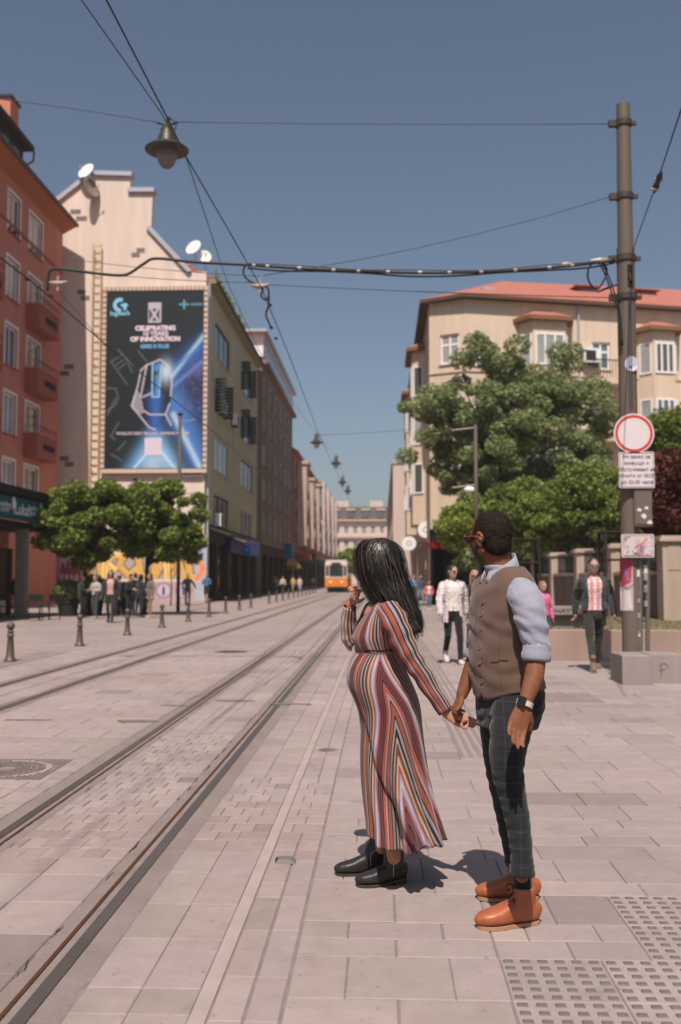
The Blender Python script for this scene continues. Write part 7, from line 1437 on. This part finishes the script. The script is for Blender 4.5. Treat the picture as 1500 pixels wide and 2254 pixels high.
for i, (py, xl, xr, hd) in enumerate(DK):
    cl_, cr_ = U(xl, py, YW), U(xr, py, YW); cx, hx = (cl_.x + cr_.x) / 2, (cr_.x - cl_.x) / 2; z = cl_.z; lo = max(0, (py - 1540) / 322); row = []; srow = []
    for k in range(nd):
        a_ = 2 * math.pi * k / nd      # 0 at her front (image left), quarter turn = near side
        ca, sa = math.cos(a_), math.sin(a_)
        cs = lambda q_: 1.6 * abs(math.sin(q_ / 2)) - 1
        fold = lo ** .95 * (.22 * cs(8 * a_ + .6 + 1.8 * lo) + .14 * cs(13 * a_ + 2.0 - 1.6 * lo) + .04 * math.sin(21 * a_)) * (.5 + .5 * math.sin(a_ - .5) ** 2 + .25)
        al = .50 + (py - 1545) / 310 * 1.35; gro = -.24 * min(1, max(0, (al - a_) / .07)) * math.exp(-max(0, al - a_) / .42) * min(1, max(0, (py - 1550) / 70)) + .05 * math.exp(-((a_ - al - .2) / .1) ** 2) * min(1, max(0, (py - 1560) / 90))
        fold += gro
        drape = .006 * math.sin(30 * (py - 1420) / 322 + 2.2 * math.sin(a_)) * math.exp(-((py - 1432) / 22) ** 2)
        x = cx - ca * hx * (1 + fold * .45); y = YW - sa * hd * (1 + fold) + .0
        # bust fullness and wrap edge
        zz_ = z + (.016 * math.sin(3 * a_ + 1) + .006 * math.sin(7 * a_)) * max(0, (py - 1790) / 72) - .012 * max(0, sa) * max(0, (py - 1790) / 52) * (.4 + .6 * (ca < .2))
        row.append((x - ca * drape, y - sa * drape, zz_))
        arc = a_ if a_ <= math.pi else a_ - 2 * math.pi     # signed from the front
        seam = 1.72
        if py < 1432: s_ = arc * .150 + .10 * max(0, (1432 - py) / 110) * math.sin(a_)
        else:
            dpt = min((py - 1432) / 430, 1); ds = (arc - seam) if arc > -1.4 else (arc + 2 * math.pi - seam); s_ = abs(ds) * .165 - .36 * (dpt * .45 + .3 * (1 - math.exp(-dpt * 2.2))) * (1.0 if ds > 0 else math.exp(ds * .5))
        srow.append(s_ / PER + .35)
    VV.append(row); SS += srow
mb = MB(); mb.rings([[Vector(p) for p in r_] for r_ in VV], cap=False); nb = len(mb.v)
def sleeve(pts_, rs_, ref, wrk, ph):
    K = interp([(i, *p_, r_) for i, (p_, r_) in enumerate(zip(pts_, rs_))], 40); P = [Vector(U(q[1], q[2], q[3])) for q in K]; rings_ = []
    for i, p in enumerate(P):
        d = (P[min(i + 1, 39)] - P[max(i - 1, 0)]).normalized(); a = (Vector(ref) - d * Vector(ref).dot(d)).normalized(); c_ = d.cross(a); rr = []
        for k in range(36):
            an = 2 * math.pi * k / 36; w_ = wrk * (math.sin(i * 1.15 + 1.6 * math.sin(an)) * math.exp(-((i - 17) / 9) ** 2) + .6 * math.sin(i * .8 + 2 * an)); rr.append(p + (a * math.cos(an) + c_ * math.sin(an)) * (K[i][4] + w_)); SS.append((an / (2 * math.pi) * .31) / PER + ph)
        rings_.append(rr)
    mb.rings(rings_, cap=False)
sleeve([(853, 1342, 4.88), (868, 1368, 4.83), (884, 1405, 4.815), (905, 1448, 4.805), (928, 1482, 4.80), (955, 1526, 4.79), (982, 1566, 4.78)], [.062, .064, .060, .053, .048, .041, .036], (0, 1, 0), .004, .05)
sleeve([(828, 1345, 5.12), (806, 1380, 5.19), (787, 1408, 5.235), (776, 1412, 5.24), (770, 1395, 5.235), (768, 1365, 5.22), (771, 1335, 5.195)], [.062, .056, .050, .048, .045, .040, .034], (1, 0, 0), .003, .4)
dr = mb.build('dress', m_dress, WN, True)
at = dr.data.attributes.new('stripe', 'FLOAT', 'POINT'); at.data.foreach_set('value', np.array(SS, np.float32))
md = dr.modifiers.new('t', 'SOLIDIFY'); md.thickness = .0025
MB().tube([Vector(VV[23][k]) for k in range(nd)] + [Vector(VV[23][0])], .003, 5).build('waist_seam', fabric('dark_seam', lin(60, 40, 44, .6)), dr)
# boots
t = NT('black_leather'); t.set(Base_Color=t.mix(t.noise(16, 4), (.012, .011, .010), (.030, .027, .025)), Roughness=t.math('MULTIPLY_ADD', t.noise(30, 3), .25, .34), Specular_IOR_Level=.4); t.bump(t.noise(60, 4), .35, .004); m_boot = t.m
m_bsole = mat('boot_sole', lin(86, 76, 62, .5), .8, .2, 30)
for (hx, hy), (tx_, ty_), (ax_, ay_) in (((893, 1943), (787, 1951), (868, 1886)), ((846, 1922), (750, 1925), (838, 1868))):
    he, to = G(hx, hy), G(tx_, ty_); to = he + (to - he).normalized() * .25; an_ = U(ax_, ay_, he.y + (to.y - he.y) * .22)
    so = shoe(WN, he, to, Vector((an_.x, an_.y, .178)), .047, m_boot, m_bsole, .9, .028, .005, .010, name='ankle_boot')
    d = (to - he).normalized(); s_ = Vector((-d.y, d.x, 0)); s_ = s_ if s_.y < 0 else -s_
    z0 = he + d * .075 + s_ * .043; MB().tube([z0 + UP * .05, z0 + UP * .11 + s_ * .008, Vector((an_.x, an_.y, .16)) + s_ * .052], .0025, 6).build('zip', m_al, so)
# hair: mass and strands
HK = interp([(0, 840, 1184, 8, .03), (.06, 837, 1191, 28, .068), (.14, 834, 1206, 42, .095), (.26, 834, 1232, 47, .108), (.38, 840, 1258, 47, .108), (.5, 850, 1284, 44, .098), (.62, 862, 1308, 42, .085), (.74, 877, 1334, 37, .07), (.86, 893, 1362, 32, .055), (.95, 906, 1384, 27, .04), (1.0, 913, 1398, 20, .028)], 60)
def hring(i, n, g=1.0):
    _, px, py, hw, hd = HK[i]; j0, j1 = max(i - 3, 0), min(i + 3, 59); dx, dy = HK[j1][1] - HK[j0][1], HK[j1][2] - HK[j0][2]; L_ = math.hypot(dx, dy); nx, ny = -dy / L_, dx / L_
    if i < 14: w_ = i / 14; nx, ny = nx * w_ - 1 * (1 - w_), ny * w_
    Yc = YW - .015 * (i / 59) - (.07 * max(0, (i - 30) / 29)); c_ = U(px, py, Yc); e = U(px + nx * hw, py + ny * hw, Yc) - c_
    return c_, e * g, Vector((0, hd * g, 0))
mb = MB(); mb.rings([[hring(i, 30)[0] + (p_ - hring(i, 30)[0]) * (1 + (.035 * math.sin(11 * k_ * .0982 + .02 * i) + .03 * math.sin(19 * k_ * .0982 + 1 + .05 * i)) * min(1, i / 18)) for k_, p_ in enumerate(ringpts(hring(i, 30)[0], hring(i, 30)[1], hring(i, 30)[2], 1, 1, 64, 2.1))] for i in range(60)])
m_hw = mat('black_hair_mass', (.010, .008, .007), .85, .3, 40, .6, 120, spec=.08); hairW = remesh(mb, 'hair', m_hw, WN, .006, 2, .003, 90, 5)
g = np.random.default_rng(3); sv_, sf_ = [], []; HRg = [hring(i, 1) for i in range(60)]
sr_ = []
for q in range(5200):
    th = g.uniform(0, 2 * math.pi); i0 = int(g.choice([1, 2, 3, 4, 6, 10, 16, 24])); i1 = int(g.integers(44, 60)); off_ = g.uniform(1.0, 1.10) if q < 4900 else g.uniform(1.08, 1.3); ext = g.uniform(-.01, .035); w_ = g.uniform(.0010, .0034); dth = g.normal(0, .5); wig = g.uniform(0, 6); prev = None; stp = max(2, (i1 - i0) // 12)
    ids = list(range(i0, i1, stp)); pts_ = []
    for j, i in enumerate(ids):
        c_, e, dp = HRg[i]; a_ = th + dth * (i / 59) + .05 * math.sin(i * .25 + wig); pw = off_ + (.05 * g.normal() if i > 46 else 0) + .03 * math.sin(i * .12 + wig)
        pts_.append(c_ + (e * math.cos(a_) + dp * math.sin(a_)) * pw)
    if i1 > 52: pts_.append(pts_[-1] + (pts_[-1] - pts_[-2]).normalized() * ext + Vector((g.normal(0, .008), g.normal(0, .006), -.008)))
    o0 = len(sv_)
    for j, p in enumerate(pts_):
        d = (pts_[min(j + 1, len(pts_) - 1)] - pts_[max(j - 1, 0)]).normalized(); c_ = HRg[ids[min(j, len(ids) - 1)]][0]; s_ = d.cross((p - c_)).normalized(); ww = w_ * (1 if j < len(pts_) - 2 else .4); sv_ += [tuple(p - s_ * ww), tuple(p + s_ * ww)]
    sr_ += [g.random()] * (len(pts_) - 1)
    sf_ += [(o0 + 2 * j, o0 + 2 * j + 1, o0 + 2 * j + 3, o0 + 2 * j + 2) for j in range(len(pts_) - 1)]
me = bpy.data.meshes.new('strands'); me.from_pydata(sv_, [], sf_); t = NT('black_hair_strand'); ra_ = t.n('Attribute', attribute_name='rnd'); t.set(Base_Color=t.ramp(ra_.outputs['Fac'], [(0.0, (.006, .005, .004)), (.6, (.014, .011, .009)), (1.0, (.06, .045, .034))]), Roughness=.42, Specular_IOR_Level=.45); me.materials.append(t.m); aa_ = me.attributes.new('rnd', 'FLOAT', 'FACE'); aa_.data.foreach_set('value', np.array(sr_, np.float32)); o = link('loose_strands', me, hairW); o['kind'] = 'stuff'  # lighter brown strands paint highlight streaks into the hair colour
# glasses tip, earring, rings, bracelet
rg_ = mat('red_plastic', lin(196, 40, 48, .8), .3, .05)
sgw = MB(); [sgw.tube([hpW(.104, s_ * .034 + .027 * math.cos(a_), .004 + .022 * math.sin(a_)) for a_ in np.linspace(0, 2 * math.pi, 16)], .004, 6) for s_ in (-1, 1)]; sgw.tube([hpW(.106, .008, .01), hpW(.106, -.008, .01)], .003, 6); [sgw.tube([hpW(.102, s_ * .06, .01), hpW(.03, s_ * .088, .01), hpW(-.02, s_ * .09, .0)], .003, 6) for s_ in (-1, 1)]; sgw.build('spectacles', rg_, WN, True)
gq = U(787, 1233, YW - .02); sgw = MB(); limb(sgw, [gq + Vector((.02, .0, 0)), gq, gq + Vector((-.004, 0, .012))], [.008, .010, .006], 8); sgw.build('spectacle_tip', rg_, WN, True)
er = U(808, 1289, YW - .03); MB().tube([er + Vector((.017 * math.cos(a_), -.006 * math.sin(a_), .030 * math.sin(a_))) for a_ in np.linspace(0, 2 * math.pi, 20)], .0022, 6).build('hoop_earring', rg_, WN, True)
q = U(1006, 1585, 4.745); MB().lathe(q, [(.004, -.008), (.010, -.004), (.010, .004), (.004, .008)], 10).build('ring', mat('dark_stone', (.02, .02, .03), .1, .05, 5, 0, spec=.6), WN, True)
mb = MB(); aB = (U(771, 1328, 5.19) - U(770, 1345, 5.2)).normalized(); mb.tube([U(771, 1331, 5.19) + Vector((.031 * math.cos(a_), .031 * math.sin(a_), 0)) for a_ in np.linspace(0, 2 * math.pi, 20)], .0025, 6); mb.build('bracelet', rg_, WN, True)
for s_ in (-1, 1):
    lh = UP.cross(fHw).normalized(); e_ = MB(); ell(e_, hpW(.081, s_ * .031, .002), fHw * .011, lh * .013, UP * .010, 10, 6); e_.build('eye', mat('eye_dark', (.05, .04, .035), .2), WN, True)

# ------------------------------------------------------------------ shade side clutter under the maples, air
for i, (px, py, Y, h) in enumerate(((150, 1356, 39.5, 1.0), (205, 1354, 40.5, 1.25), (265, 1352, 41, .9))):
    c_ = G(px, py); r = thing('flower_tub', 'dark leafy flower tub under the maples, ' + ('nearest the pavilion chairs', 'middle and tallest one', 'beside the tree trunk on the right')[i], 'planter', (c_.x, c_.y, 0), 'tubs under the maples')
    MB().lathe((c_.x, c_.y, 0), [(.34, -.01), (.42, .5), (.46, .52), (.46, .58), (.38, .58), (.36, .5)], 18).build('tub', m_dark, r); a_ = rng.normal(size=(1500, 3)); a_ /= np.linalg.norm(a_, axis=1)[:, None]; leaf_mesh('foliage', np.array((c_.x, c_.y, .55 + h * .4)) + a_ * rng.uniform(.3, 1, (1500, 1)) ** .5 * np.array((.6, .55, h * .5)), .12, m_lf2, r)
for px, py, h, yw, kw, lb_ in ((178, 1361, 1.6, FAR + 2, dict(top=(40, 42, 44), legs=(36, 36, 40), arms='phone', stride=.02, hair=('long', (60, 30, 26))), 'person in black beside the left maple trunk'), (262, 1358, 1.62, FAR - 1.5, dict(top=(50, 46, 44), legs=(30, 30, 32), arms='pocket', stride=.08, hair=('bun', (30, 22, 20))), 'person in dark brown between the two maple trunks'), (297, 1357, 1.7, FAR + 3, dict(top=(30, 32, 38), legs=(30, 32, 36), stride=.05, hair=('short', (24, 20, 18))), 'tall dark figure with back turned under the right maple')):
    g_ = G(px, py); person(lb_, (g_.x, g_.y, 0), h, yw, vox=.016, group=LG, **kw)
hzb = MB().box((-60, -25, -1.0), (60, 300, 34)).build('haze', mat('unused', (1, 1, 1)), None); hzb['kind'] = 'stuff'
hm_ = bpy.data.materials.new('haze_air'); hm_.use_nodes = True; hm_.node_tree.nodes.clear(); pv_ = hm_.node_tree.nodes.new('ShaderNodeVolumePrincipled'); pv_.inputs['Color'].default_value = (.9, .88, .88, 1); pv_.inputs['Density'].default_value = .00045; pv_.inputs['Anisotropy'].default_value = .2
ho_ = hm_.node_tree.nodes.new('ShaderNodeOutputMaterial'); hm_.node_tree.links.new(pv_.outputs[0], ho_.inputs['Volume']); hzb.data.materials[0] = hm_
